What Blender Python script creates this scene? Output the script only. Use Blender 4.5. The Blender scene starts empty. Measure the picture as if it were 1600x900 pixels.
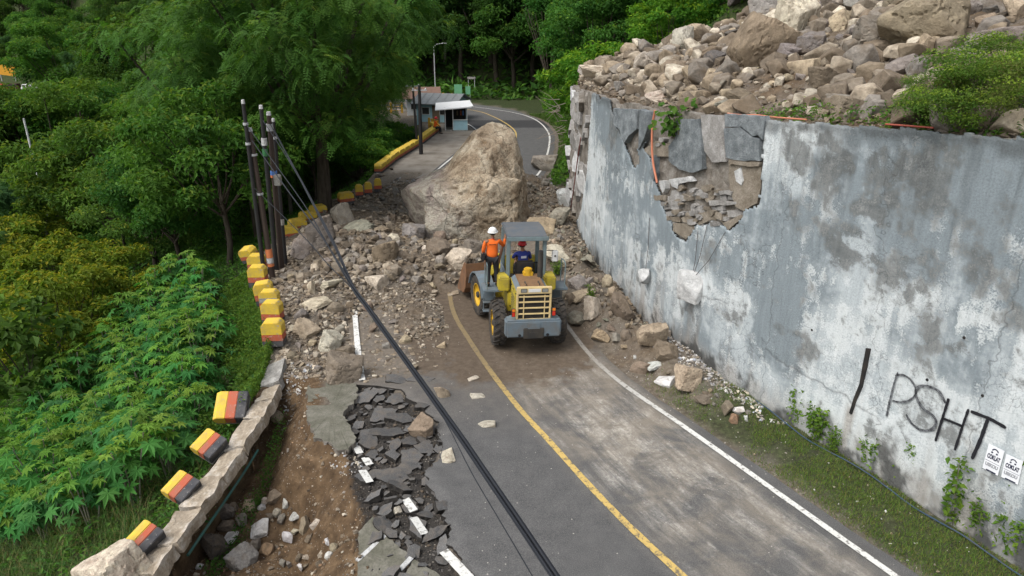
import bpy, bmesh, math, random
import numpy as np
from mathutils import Vector, Matrix, Euler
R = math.radians
random.seed(7)
RNG = np.random.default_rng(11)
S = bpy.context.scene
COL = S.collection

# ------------------------------------------------------------------ camera, light, exposure
CAM_H, PITCH, FPX = 9.5, R(21.0), 1100.0          # drone camera 9.5 m above the road; focal length in 1600 px units
cd = bpy.data.cameras.new('camera'); cam = bpy.data.objects.new('camera', cd); COL.objects.link(cam)
cam.location = (0, 0, CAM_H); cam.rotation_euler = (R(90) - PITCH, 0, 0)
cd.sensor_width = 36; cd.lens = 36 * FPX / 1600; cd.clip_start = 0.1; cd.clip_end = 3000
S.camera = cam
SUN_EL, SUN_AZ = 56.0, -128.0                       # azimuth measured from +Y towards +X (high, from the left and behind)
w = bpy.data.worlds.new('World'); S.world = w; w.use_nodes = True
wn = w.node_tree; bg = wn.nodes['Background']
sky = wn.nodes.new('ShaderNodeTexSky'); sky.sky_type = 'NISHITA'; sky.sun_disc = False
sky.sun_elevation = R(SUN_EL); sky.sun_rotation = R(SUN_AZ); sky.dust_density = 4.0; sky.air_density = 1.2
hs = wn.nodes.new('ShaderNodeHueSaturation'); hs.inputs['Saturation'].default_value = 0.38
wn.links.new(sky.outputs[0], hs.inputs['Color']); wn.links.new(hs.outputs[0], bg.inputs['Color'])
bg.inputs['Strength'].default_value = 0.15
sl = bpy.data.lights.new('sun', 'SUN'); sl.energy = 1.15; sl.angle = R(38); sl.color = (1.0, 0.965, 0.91)
so = bpy.data.objects.new('sun', sl); COL.objects.link(so)
_d = Vector((math.sin(R(SUN_AZ)) * math.cos(R(SUN_EL)), math.cos(R(SUN_AZ)) * math.cos(R(SUN_EL)), math.sin(R(SUN_EL))))
so.rotation_euler = _d.to_track_quat('Z', 'Y').to_euler()
S.view_settings.view_transform = 'Standard'; S.view_settings.look = 'None'
S.view_settings.exposure = 0.64; S.view_settings.gamma = 1.0
S.cycles.max_bounces = 6; S.cycles.diffuse_bounces = 4; S.cycles.glossy_bounces = 2; S.cycles.transmission_bounces = 3
S.cycles.use_denoising = True

# ------------------------------------------------------------------ numeric helpers
_C, _S = math.cos(PITCH), math.sin(PITCH)
def ray(px, py):
    u = (px - 800) / FPX; v = -(py - 450) / FPX
    return (u, _C + v * _S, -_S + v * _C)
def depth_of(p): return p[1] * _C - (p[2] - CAM_H) * _S
def at(px, py, z=0.0):
    r = ray(px, py); t = (z - CAM_H) / r[2]; return (r[0] * t, r[1] * t, z)
def at_depth(px, py, d):
    r = ray(px, py); return (r[0] * d, r[1] * d, CAM_H + r[2] * d)
def atY(px, py, Y):
    r = ray(px, py); t = Y / r[1]; return (r[0] * t, Y, CAM_H + r[2] * t)
_perm = np.random.default_rng(3).permutation(256); _perm = np.concatenate([_perm, _perm, _perm])
_val = np.random.default_rng(4).random(256)
def vnoise(x, y, z=0.0):
    x, y, z = np.broadcast_arrays(np.asarray(x, float), np.asarray(y, float), np.asarray(z, float))
    xi, yi, zi = np.floor(x).astype(int), np.floor(y).astype(int), np.floor(z).astype(int)
    fx, fy, fz = x - xi, y - yi, z - zi
    sx, sy, sz = fx*fx*(3-2*fx), fy*fy*(3-2*fy), fz*fz*(3-2*fz)
    def h(a, b, c): return _val[_perm[_perm[_perm[a & 255] + (b & 255)] + (c & 255)]]
    def L(a, b, t): return a + (b - a) * t
    return L(L(L(h(xi,yi,zi),h(xi+1,yi,zi),sx),L(h(xi,yi+1,zi),h(xi+1,yi+1,zi),sx),sy),
             L(L(h(xi,yi,zi+1),h(xi+1,yi,zi+1),sx),L(h(xi,yi+1,zi+1),h(xi+1,yi+1,zi+1),sx),sy),sz) * 2 - 1
def fbm(x, y, z=0.0, o=4, g=0.5):
    s, a, f, t = 0, 1.0, 1.0, 0
    for k in range(o):
        s = s + a * vnoise(np.asarray(x)*f + 17.3*k, np.asarray(y)*f + 9.1*k, np.asarray(z)*f + 5.7*k); t += a; a *= g; f *= 2.03
    return s / t
def sstep(a, b, x):
    t = np.clip((np.asarray(x, float) - a) / (b - a), 0, 1); return t*t*(3-2*t)
def in_poly(x, y, P):
    x = np.asarray(x, float); y = np.asarray(y, float); r = np.zeros(x.shape, bool); n = len(P)
    for i in range(n):
        x0, y0 = P[i][:2]; x1, y1 = P[(i+1) % n][:2]
        c = ((y0 > y) != (y1 > y)) & (x < (x1-x0)*(y-y0)/((y1-y0) or 1e-9) + x0); r ^= c
    return r
def dist_poly(x, y, P, closed=True):
    x = np.asarray(x, float); y = np.asarray(y, float); d = np.full(x.shape, 1e9); n = len(P)
    for i in range(n if closed else n - 1):
        x0, y0 = P[i][:2]; x1, y1 = P[(i+1) % n][:2]; dx, dy = x1-x0, y1-y0
        t = np.clip(((x-x0)*dx + (y-y0)*dy) / (dx*dx + dy*dy + 1e-12), 0, 1)
        d = np.minimum(d, np.hypot(x-x0-t*dx, y-y0-t*dy))
    return d

# ------------------------------------------------------------------ object helpers
def props(o, label=None, cat=None, group=None, kind=None):
    if label: o['label'] = label
    if cat: o['category'] = cat
    if group: o['group'] = group
    if kind: o['kind'] = kind
    return o
def link(o, parent=None):
    COL.objects.link(o)
    if parent: o.parent = parent
    return o
def thing(name, label, cat, loc=(0,0,0), rz=0, group=None):
    o = bpy.data.objects.new(name, None); o.location = loc; o.rotation_euler = (0, 0, rz); o.empty_display_size = 0.2
    return props(link(o), label, cat, group)
_kids = {}
def copy_tree(o, parent=None):
    c = o.copy(); COL.objects.link(c)
    if parent: c.parent = parent
    for ch in list(o.children): copy_tree(ch, c)
    return c
def np_mesh(name, V, F, mats=(), smooth=False, attr=None, uv=None):
    """V (n,3); F (m,k) array or list of lists; attr (n,3) per-vertex colour named tint; uv (n,2) per-vertex"""
    me = bpy.data.meshes.new(name)
    V = np.ascontiguousarray(V, dtype=np.float32)
    if isinstance(F, np.ndarray):
        m, k = F.shape
        me.vertices.add(len(V)); me.vertices.foreach_set('co', V.ravel())
        me.loops.add(m*k); me.loops.foreach_set('vertex_index', np.ascontiguousarray(F, dtype=np.int32).ravel())
        me.polygons.add(m); me.polygons.foreach_set('loop_start', np.arange(0, m*k, k, dtype=np.int32))
        me.update(calc_edges=True)
    else:
        me.from_pydata(V.tolist(), [], F); me.update()
    if smooth: me.polygons.foreach_set('use_smooth', np.ones(len(me.polygons), bool))
    else: me.polygons.foreach_set('use_smooth', np.zeros(len(me.polygons), bool))
    if attr is not None:
        a = me.attributes.new('tint', 'FLOAT_COLOR', 'POINT')
        c = np.ones((len(V), 4), np.float32); c[:, :attr.shape[1]] = attr; a.data.foreach_set('color', c.ravel())
    if uv is not None:
        l = me.uv_layers.new(name='UVMap'); vi = np.empty(len(me.loops), np.int32); me.loops.foreach_get('vertex_index', vi)
        l.data.foreach_set('uv', np.asarray(uv, np.float32)[vi].ravel())
    for mt in mats: me.materials.append(mt)
    return me
def mesh_obj(name, me, parent=None, loc=(0,0,0), rot=(0,0,0), scale=(1,1,1)):
    o = bpy.data.objects.new(name, me); o.location = loc; o.rotation_euler = rot; o.scale = scale
    return link(o, parent)

class MB:
    """collects simple solids into ONE mesh object"""
    def __init__(s): s.v = []; s.f = []; s.mi = []; s.cur = 0; s.M = Matrix.Identity(4)
    def add(s, vs, fs):
        b = len(s.v); s.v += [tuple(s.M @ Vector(v)) for v in vs]
        s.f += [[b + i for i in f] for f in fs]; s.mi += [s.cur] * len(fs); return s
    def box(s, c, d, rot=None, taper=1.0):
        x, y, z = d[0]/2, d[1]/2, d[2]/2; m = Euler(rot).to_matrix() if rot else Matrix.Identity(3)
        vs = []
        for dz in (-1, 1):
            k = taper if dz > 0 else 1
            for dx, dy in ((-1,-1),(1,-1),(1,1),(-1,1)): vs.append(Vector(c) + m @ Vector((dx*x*k, dy*y*k, dz*z)))
        return s.add(vs, [[3,2,1,0],[4,5,6,7],[0,1,5,4],[1,2,6,5],[2,3,7,6],[3,0,4,7]])
    def tube(s, pts, rad, n=8, caps=True):
        pts = [Vector(p) for p in pts]; rad = rad if isinstance(rad, (list, tuple)) else [rad]*len(pts)
        vs, fs = [], []; up = None
        for i, p in enumerate(pts):
            t = (pts[min(i+1, len(pts)-1)] - pts[max(i-1, 0)]).normalized()
            if up is None:
                up = t.orthogonal().normalized()
            up = (up - t * up.dot(t)).normalized(); sd = t.cross(up)
            for k in range(n):
                a = 2*math.pi*k/n; vs.append(p + (up*math.cos(a) + sd*math.sin(a)) * rad[i])
        for i in range(len(pts)-1):
            for k in range(n): fs.append([i*n+k, i*n+(k+1) % n, (i+1)*n+(k+1) % n, (i+1)*n+k])
        if caps: fs.append(list(range(n))[::-1]); fs.append([(len(pts)-1)*n + k for k in range(n)])
        return s.add(vs, fs)
    def cyl(s, p0, p1, r0, r1=None, n=12): return s.tube([p0, p1], [r0, r0 if r1 is None else r1], n)
    def prism(s, poly, axis, a, b):
        """polygon in the plane of the two axes other than axis ('x','y','z'), from a to b along it"""
        def P(p, h): return {'x': (h, p[0], p[1]), 'y': (p[0], h, p[1]), 'z': (p[0], p[1], h)}[axis]
        n = len(poly); vs = [P(p, a) for p in poly] + [P(p, b) for p in poly]
        fs = [list(range(n))[::-1], list(range(n, 2*n))] + [[i, (i+1) % n, n+(i+1) % n, n+i] for i in range(n)]
        return s.add(vs, fs)
    def lathe(s, prof, c, axis='x', n=24):
        vs, fs = [], []
        for (r, h) in prof:
            for k in range(n):
                a = 2*math.pi*k/n; q = {'x': (h, r*math.cos(a), r*math.sin(a)), 'z': (r*math.cos(a), r*math.sin(a), h), 'y': (r*math.cos(a), h, r*math.sin(a))}[axis]
                vs.append((c[0]+q[0], c[1]+q[1], c[2]+q[2]))
        for i in range(len(prof)-1):
            for k in range(n): fs.append([i*n+k, i*n+(k+1) % n, (i+1)*n+(k+1) % n, (i+1)*n+k])
        return s.add(vs, fs)
    def mesh(s, name, mats, smooth=False, bevel=0):
        me = bpy.data.meshes.new(name); me.from_pydata(s.v, [], s.f)
        for m in (mats if isinstance(mats, (list, tuple)) else [mats]): me.materials.append(m)
        for p, i in zip(me.polygons, s.mi): p.material_index = i
        bm = bmesh.new(); bm.from_mesh(me); bmesh.ops.recalc_face_normals(bm, faces=bm.faces)
        if bevel:
            es = [e for e in bm.edges if len(e.link_faces) == 2 and e.calc_face_angle(0) > 0.5]
            bmesh.ops.bevel(bm, geom=es, offset=bevel, segments=2, affect='EDGES', clamp_overlap=True)
        bm.to_mesh(me); bm.free()
        me.polygons.foreach_set('use_smooth', np.full(len(me.polygons), bool(smooth)))
        if smooth:
            try: me.set_sharp_from_angle(angle=R(38))
            except Exception: pass
        return me
    def build(s, name, mats, parent=None, smooth=False, bevel=0, loc=(0,0,0), rot=(0,0,0)):
        return mesh_obj(name, s.mesh(name, mats, smooth, bevel), parent, loc, rot)

# ------------------------------------------------------------------ material helper
class G:
    def __init__(s, name):
        s.m = bpy.data.materials.new(name); s.m.use_nodes = True; s.t = s.m.node_tree; s.t.nodes.clear()
        s.o = s.t.nodes.new('ShaderNodeOutputMaterial'); s._tc = None
    def n(s, typ, ins=None, **kw):
        nd = s.t.nodes.new('ShaderNode' + typ)
        for k, v in kw.items(): setattr(nd, k, v)
        for k, v in (ins or {}).items(): s.put(nd.inputs[k], v)
        return nd
    def put(s, sock, v):
        if isinstance(v, bpy.types.NodeSocket): s.t.links.new(v, sock)
        elif v is not None:
            if sock.type == 'RGBA' and not hasattr(v, '__len__'): v = (v, v, v, 1)
            if sock.type == 'RGBA' and len(v) == 3: v = (*v, 1)
            sock.default_value = v
    def tc(s, k='Object'):
        if s._tc is None: s._tc = s.n('TexCoord')
        return s._tc.outputs[k]
    def pos(s): return s.n('NewGeometry').outputs['Position']
    def map(s, vec, scale=(1,1,1), loc=(0,0,0), rot=(0,0,0)):
        return s.n('Mapping', {'Vector': vec, 'Scale': scale, 'Location': loc, 'Rotation': rot}).outputs[0]
    def noise(s, vec, scale, detail=4, rough=0.55, dist=0.0): return s.n('TexNoise', {'Vector': vec, 'Scale': scale, 'Detail': detail, 'Roughness': rough, 'Distortion': dist}).outputs[0]
    def voro(s, vec, scale, feature='F1', out='Distance'): return s.n('TexVoronoi', {'Vector': vec, 'Scale': scale}, feature=feature).outputs[out]
    def ramp(s, fac, stops, interp='LINEAR'):
        nd = s.n('ValToRGB', {'Fac': fac}); cr = nd.color_ramp; cr.interpolation = interp
        while len(cr.elements) < len(stops): cr.elements.new(0.5)
        for e, (p, c) in zip(cr.elements, stops):
            e.position = p; e.color = (c, c, c, 1) if not hasattr(c, '__len__') else (*c, 1)[:4]
        return nd.outputs[0]
    def mix(s, fac, a, b, blend='MIX'):
        nd = s.n('Mix', None, data_type='RGBA', blend_type=blend)
        s.put(nd.inputs[0], fac); s.put(nd.inputs[6], a); s.put(nd.inputs[7], b); return nd.outputs[2]
    def math(s, op, a, b=None, clamp=False):
        nd = s.n('Math', None, operation=op, use_clamp=clamp); s.put(nd.inputs[0], a)
        if b is not None: s.put(nd.inputs[1], b)
        return nd.outputs[0]
    def sep(s, vec):
        nd = s.n('SeparateXYZ', {0: vec}); return nd.outputs
    def attr(s, name='tint', out='Color'): return s.n('Attribute', attribute_name=name).outputs[out]
    def info(s, k='Random'): return s.n('ObjectInfo').outputs[k]
    def bump(s, h, strength=0.5, dist=0.05): return s.n('Bump', {'Height': h, 'Strength': strength, 'Distance': dist}).outputs[0]
    def out(s, col, rough=0.8, normal=None, metal=0.0, spec=0.35, emit=None, alpha=None):
        b = s.n('BsdfPrincipled', {'Base Color': col, 'Roughness': rough, 'Metallic': metal, 'Specular IOR Level': spec})
        if normal is not None: s.put(b.inputs['Normal'], normal)
        s.t.links.new(b.outputs[0], s.o.inputs[0]); s.b = b
        return s.m
def paint(name, col, rough=0.5, dirt=0.35, dirtcol=(0.10, 0.075, 0.05), scale=3.0, metal=0, chip=0.0, chipcol=(0.13, 0.07, 0.04)):
    g = G(name); p = g.tc(); n = g.noise(p, scale, 6, 0.65)
    f = g.math('MULTIPLY', g.ramp(n, [(0.40, 0), (0.72, 1)]), dirt)
    c = g.mix(f, col, dirtcol)
    c = g.mix(0.12, c, g.mix(g.noise(p, scale*9, 3), (0.02,0.02,0.02), (0.9,0.9,0.9)), 'OVERLAY')
    if chip:
        k = g.ramp(g.noise(p, scale*3.3, 8, 0.7), [(0.66-chip*0.2, 0), (0.69-chip*0.2, 1)]); c = g.mix(k, c, chipcol)
    return g.out(c, rough, g.bump(g.noise(p, scale*20, 3), 0.12, 0.01), metal)
# ------------------------------------------------------------------ ground plan (metres, road level z = 0)
WALL = np.array([(14.2,3.5),(10.75,8.0),(9.37,10.15),(8.75,11.4),(8.11,12.9),(7.5,14.1),(6.8,15.4),(6.12,16.95),(5.56,18.2),(4.97,19.8),(4.31,21.75),(3.6,24.6),(3.02,28.7),(2.86,33.0),(2.95,37.2)])
WTOP = np.array([(3,7.95),(10.2,7.66),(12.5,7.55),(14.5,7.42),(16.1,7.3),(18.3,7.15),(21.7,7.0),(24.8,6.86),(29,6.72),(37.2,6.5)])
def wall_x(y): return np.interp(y, WALL[:,1], WALL[:,0])
def wall_top(y): return np.interp(y, WTOP[:,0], WTOP[:,1])
PARA = np.array([(3,-7.0),(8,-6.9),(10.7,-6.78),(13.2,-6.66),(16,-6.66),(17.3,-6.7),(19.5,-7.1),(21.7,-8.1),(26.2,-9.9),(29,-10.7),(33,-10.9),(37,-10.2),(42,-9.1),(50,-8.5),(56,-7.6),(64,-6.8),(70,-8.8),(76,-14),(82,-24),(90,-45),(110,-70)])
def para_x(y): return np.interp(y, PARA[:,0], PARA[:,1])
YEL = [(13.4,-6),(9.6,-0.5),(6.0,5.2),(3.05,10.18),(2.0,12.08),(0.92,14.4),(0.0,16.43),(-1.3,19.99),(-2.16,23.16),(-2.55,28),(-2.55,34),(-2.0,42),(-1.15,48),(-0.25,55),(0.33,60.4),(0.0,66),(-1.98,74),(-4.6,79.5),(-12,85.5),(-25,90),(-45,95)]
WHR = [(16.6,-6),(13.0,-0.6),(9.75,5),(6.92,10.18),(5.95,12.0),(5.25,13.3),(4.28,15.1),(2.87,17.7),(2.03,20.3),(1.25,24.5),(0.85,29),(0.75,35),(0.98,40),(1.35,43.5),(2.04,47.5),(2.9,55.6),(3.2,63.5),(2.3,71.6),(0,77.4),(-4.7,82.6),(-12,88.6),(-25,93.5),(-45,98.5)]
WHL = [(9.4,-6),(5.6,-0.5),(2.2,5),(-1.13,10.42),(-1.89,11.6),(-3.3,14.46),(-4.25,17.68),(-5.0,20.6),(-5.77,24.1),(-6.2,28),(-6.1,34),(-5.6,42),(-4.8,48),(-3.8,55),(-3.1,61),(-3.3,65),(-4.8,70),(-7.6,75.5),(-13,80),(-25,85.5),(-45,90.5)]
def dense(P, step=0.4):
    P = np.array(P, float); out = []
    for i in range(len(P)-1):
        p0, p1, p2, p3 = P[max(i-1,0)], P[i], P[i+1], P[min(i+2, len(P)-1)]
        n = max(2, int(np.hypot(*(p2-p1)) / step))
        for k in range(n):
            t = k / n
            out.append(0.5*((2*p1) + (-p0+p2)*t + (2*p0-5*p1+4*p2-p3)*t*t + (-p0+3*p1-3*p2+p3)*t**3))
    out.append(P[-1]); return np.array(out)
YELd, WHRd, WHLd = dense(YEL), dense(WHR), dense(WHL)
def road_right(y): return np.interp(y, WHRd[:,1], WHRd[:,0])
ROAD_L = [(-0.55,8.6),(-0.87,10.1),(-1.3,10.94),(-1.12,11.34),(-1.5,11.95),(-1.6,12.5),(-1.93,13.19),(-1.62,14.46),(-1.9,15.2),(-2.75,16.6),(-3.2,17.0),(-3.56,17.31),(-4.0,17.25),(-4.42,17.45)]
HOLE = [(-6.42,17.6),(-5.66,17.35),(-5.32,15.78),(-4.75,14.6),(-4.11,14.08),(-3.78,13.8),(-3.5,12.73),(-3.05,11.88),(-3.1,11.11),(-2.7,10.42),(-2.4,9.6),(-1.8,8.4),(-1.0,6.4),(-7.2,6.4),(-7.05,10),(-6.98,13),(-6.92,15.5),(-6.75,17.0)]
HOLE_R = HOLE[:13]
BROKE = ROAD_L + [(-4.42,16.6),(-4.35,15.7),(-4.35,14.6),(-3.9,14.0),(-3.5,12.73),(-3.05,11.88),(-3.1,11.11),(-2.7,10.42),(-2.4,9.6),(-1.8,8.6)]
HILL_T = np.array([(-2.0,300),(-1.2,270),(-0.74,238),(-0.66,215),(-0.58,160),(-0.45,128),(-0.3,112),(-0.15,101),(0.0,97),(0.3,95),(2,95)])
def ground_raw(x, y):
    x, y = np.broadcast_arrays(np.asarray(x, float), np.asarray(y, float))
    n1 = fbm(x*0.35, y*0.35, 1.0, 4); n2 = fbm(x*1.6, y*1.6, 3.0, 4); n3 = fbm(x*6, y*6, 7.0, 3)
    px_ = para_x(y); wx = wall_x(np.minimum(y, 37.2)); rr = road_right(np.minimum(y, 72.0))
    h = np.full(x.shape, -0.05)
    # dirt shoulder on the left of the white line, right verge
    left_line = np.interp(y, WHLd[:,1], WHLd[:,0])
    sh = sstep(0.0, 1.2, left_line - x) * (y > 16)
    h = h + sh * (0.07 + 0.05*n2 + 0.02*n3) * (y < 46)
    vg = sstep(0.15, 1.6, x - rr)
    h = h + vg * (0.09 + 0.05*n2)
    # debris heaps
    def mound(cx, cy, rx, ry, a, rot=0.0):
        c, s_ = math.cos(rot), math.sin(rot); u = ((x-cx)*c + (y-cy)*s_)/rx; v = (-(x-cx)*s_ + (y-cy)*c)/ry
        q = u*u + v*v + 0.35*n1 + 0.25*n2
        return a * np.clip(1 - q, 0, 1)**0.7
    rub = mound(-4.6, 27.6, 4.6, 4.0, 0.42) + mound(-1.5, 26.2, 2.6, 2.2, 0.36) + mound(-7.6, 31.5, 3.6, 5.0, 0.55) + mound(-5.2, 25.2, 3.2, 2.6, 0.28)
    rub = rub + mound(-3.3, 22.3, 1.1, 2.3, 0.22, 0.3) + mound(-2.6, 40.5, 5.0, 4.5, 0.55) + mound(1.2, 40.6, 3.2, 3.4, 0.6) + mound(-7.2, 22.5, 2.0, 3.5, 0.22)
    rub = rub + mound(1.9, 30.5, 1.9, 6.5, 1.15) + mound(2.6, 24.2, 1.5, 4.0, 0.75, 0.22) + mound(4.3, 19.2, 0.9, 2.7, 0.42, 0.42) + mound(5.7, 16.3, 0.7, 1.6, 0.22, 0.5)
    rub = rub * (0.85 + 0.5*n2 + 0.22*n3)
    inner = (x > px_ - 0.3) & (x < wx + 0.2) & (y < 48)
    h = np.where(inner, h + np.maximum(rub, 0), h)
    h = h + np.where(inner, sstep(0.02, 0.2, rub) * (0.06*n3 + 0.04), 0)
    # washed-out hole beside the road
    ih = in_poly(x, y, HOLE)
    dr = dist_poly(x, y, HOLE_R, False); dall = dist_poly(x, y, HOLE)
    bottom = 1.40 - 0.55*sstep(12.6, 10.2, y) - 0.35*sstep(-4.6, -3.2, x)*sstep(14.2,12.5,y)
    dep = bottom * sstep(0.0, 1.25 + 0.35*n1, dr) + 0.25*sstep(0, .12, dr)
    h = np.where(ih, h - dep + (0.17*n2 + 0.08*n3 + 0.2*np.abs(n1)) * sstep(0, 0.4, dall), h)
    br = in_poly(x, y, BROKE) & ~ih
    h = np.where(br, h - 0.13 + 0.07*n3 + 0.08*n2, h)
    # valley on the left
    d = px_ - 0.25 - x
    far = np.maximum(y - 60, 0)
    drop = 0.25*sstep(0, 0.5, d) + np.where(d < 9, 0.46*d, 4.14 + 0.30*(d-9))
    drop = np.minimum(drop, 9 + 5*sstep(40, 120, d)) + 0.5*n1*sstep(1, 6, d)
    hv = -0.2 - drop
    tq = x / np.maximum(y, 1.0); D = np.interp(tq, HILL_T[:,0], HILL_T[:,1])
    hill = np.maximum(0, y - D) ; hill = 0.75*hill
    h = np.where(d > 0, hv, h)
    h = h + np.where(y > 60, np.minimum(hill, 90) * (1 + 0.1*n1), 0)
    # hillside on the right beyond the wall
    e = x - rr - 1.4
    hr = np.maximum(0, e) * (0.95 + 0.18*n1) * sstep(38.0, 42.5, y) ; hr = np.minimum(hr, 60)
    h = np.where(e > 0, np.maximum(h, hr - 0.05 + np.where(hr > .3, .3*n2, 0)), h)
    # slide debris behind the wall
    p = x - wx - 0.30; p = np.where(y < 37.6, p, p - (y-37.6)*1.6)
    ta = wall_top(y) - 0.06 + 0.34*np.maximum(p, 0) + 0.5*np.maximum(p-9, 0) + sstep(0.3, 2.5, p)*(0.38*n1 + 0.22*n2 + 0.07*n3) + 0.05*n3 + 0.35*sstep(24, 31, y)*sstep(0,1.0,p)*sstep(9,3,p)
    ta = np.minimum(ta, 60)
    h = np.where((p > 0) & (y < 40), np.maximum(ta, hr*0), h)
    return h
def _axis(parts):
    out = [];
    for a, b, s_ in parts:
        n = max(1, int(round((b-a)/s_))); out += list(a + (b-a)*np.arange(n)/n)
    out.append(parts[-1][1]); return np.array(out)
GX = _axis([(-420,-120,12),(-120,-40,4),(-40,-14,1.0),(-14,-9,.35),(-9,0,.1),(0,13,.2),(13,24,.5),(24,60,3),(60,220,16)])
GY = _axis([(-40,3,3),(3,8,.35),(8,20,.1),(20,45,.2),(45,70,.7),(70,130,2.5),(130,460,12)])
_gx, _gy = np.meshgrid(GX, GY)
GH = ground_raw(_gx, _gy)
def hh(x, y):
    x = np.clip(np.asarray(x, float), GX[0], GX[-1]-1e-6); y = np.clip(np.asarray(y, float), GY[0], GY[-1]-1e-6)
    i = np.clip(np.searchsorted(GX, x, 'right') - 1, 0, len(GX)-2); j = np.clip(np.searchsorted(GY, y, 'right') - 1, 0, len(GY)-2)
    fx = (x - GX[i])/(GX[i+1]-GX[i]); fy = (y - GY[j])/(GY[j+1]-GY[j])
    return (GH[j,i]*(1-fx)+GH[j,i+1]*fx)*(1-fy) + (GH[j+1,i]*(1-fx)+GH[j+1,i+1]*fx)*fy
_tt = np.concatenate([np.arange(4, 60, 0.04), np.arange(60, 420, 0.5)])
def hit(px, py):
    """where the sight line of an image point meets the ground sheet"""
    r = ray(px, py); X, Y, Z = r[0]*_tt, r[1]*_tt, CAM_H + r[2]*_tt
    k = np.nonzero(Z < hh(X, Y))[0]; i = k[0] if len(k) else len(_tt)-1
    return (X[i], Y[i], float(hh(X[i], Y[i])))
def wall_hit(px, py):
    r = ray(px, py)
    for i in range(len(WALL)-1, 0, -1):
        (x0, y0), (x1, y1) = WALL[i-1], WALL[i]
        # r.x*t = x0+(x1-x0)s ; r.y*t = y0+(y1-y0)s
        dx, dy = x1-x0, y1-y0; den = r[0]*dy - r[1]*dx
        if abs(den) < 1e-9: continue
        t = (x0*dy - y0*dx)/den; s_ = (r[1]*x0 - r[0]*y0)/(r[0]*dy - r[1]*dx) * -1
        q = (r[0]*t-x0)/dx if abs(dx) > abs(dy) else (r[1]*t-y0)/dy
        if -0.001 <= q <= 1.001 and t > 0: return (WLEN[i-1] + q*(WLEN[i]-WLEN[i-1]), CAM_H + r[2]*t)
    return None
WLEN = np.concatenate([[0], np.cumsum(np.hypot(*np.diff(WALL, axis=0).T))])
def wall_pt(u, z, off=0.0):
    """point on the wall's face; off > 0 stands proud towards the road"""
    u = np.asarray(u, float); x = np.interp(u, WLEN, WALL[:,0]); y = np.interp(u, WLEN, WALL[:,1])
    e = 0.35; tx = np.interp(u+e, WLEN, WALL[:,0]) - np.interp(u-e, WLEN, WALL[:,0]); ty = np.interp(u+e, WLEN, WALL[:,1]) - np.interp(u-e, WLEN, WALL[:,1])
    l = np.hypot(tx, ty); nx, ny = -ty/l, tx/l      # towards the road
    return np.stack(np.broadcast_arrays(x + nx*off, y + ny*off, z), -1)

# ------------------------------------------------------------------ ground sheet
def ground_material():
    g = G('ground_soil'); p = g.pos(); a = g.n('SeparateColor', {0: g.attr('tint')})
    n1 = g.noise(p, 0.9, 6, 0.6); n2 = g.noise(p, 7, 6, 0.65); n3 = g.noise(p, 38, 4, 0.6)
    soil = g.ramp(n2, [(0.30, (0.085,0.066,0.047)), (0.5, (0.145,0.118,0.088)), (0.68, (0.215,0.185,0.148))])
    soil = g.mix(g.ramp(n1, [(0.38,0),(0.62,0.55)]), soil, (0.135,0.125,0.112))
    clay = g.ramp(g.noise(p, 3.2, 8, 0.65), [(0.30, (0.050,0.032,0.018)), (0.5, (0.105,0.068,0.038)), (0.66, (0.170,0.115,0.066)), (0.8, (0.23,0.17,0.11))])
    veg = g.ramp(n2, [(0.30, (0.018,0.022,0.010)), (0.52, (0.035,0.048,0.016)), (0.72, (0.062,0.088,0.024))])
    dark = g.ramp(n3, [(0.35, (0.018,0.017,0.016)), (0.6, (0.05,0.046,0.042)), (0.75, (0.12,0.11,0.10))])
    c = g.mix(a.outputs[1], soil, clay); c = g.mix(a.outputs[2], c, dark); c = g.mix(a.outputs[0], c, veg)
    peb = g.voro(p, 16, 'F1', 'Color'); pm = g.ramp(g.voro(p, 16), [(0.18, 1), (0.30, 0)])
    pk = g.math('MULTIPLY', g.ramp(g.sep(peb)[0], [(0.62, 0), (0.70, 1)]), pm)
    pk = g.math('MULTIPLY', pk, g.math('SUBTRACT', 1.0, a.outputs[0], True))
    c = g.mix(g.math('MULTIPLY', pk, 0.75), c, g.ramp(g.sep(peb)[1], [(0.2, (0.22,0.19,0.155)), (0.8, (0.46,0.42,0.36))]))
    hgt = g.math('ADD', g.math('MULTIPLY', n2, 0.8), g.math('ADD', g.math('MULTIPLY', n3, 0.35), g.math('MULTIPLY', pk, 0.35)))
    return g.out(c, 0.93, g.bump(hgt, 0.8, 0.10), spec=0.2)
MAT_GROUND = ground_material()
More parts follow.
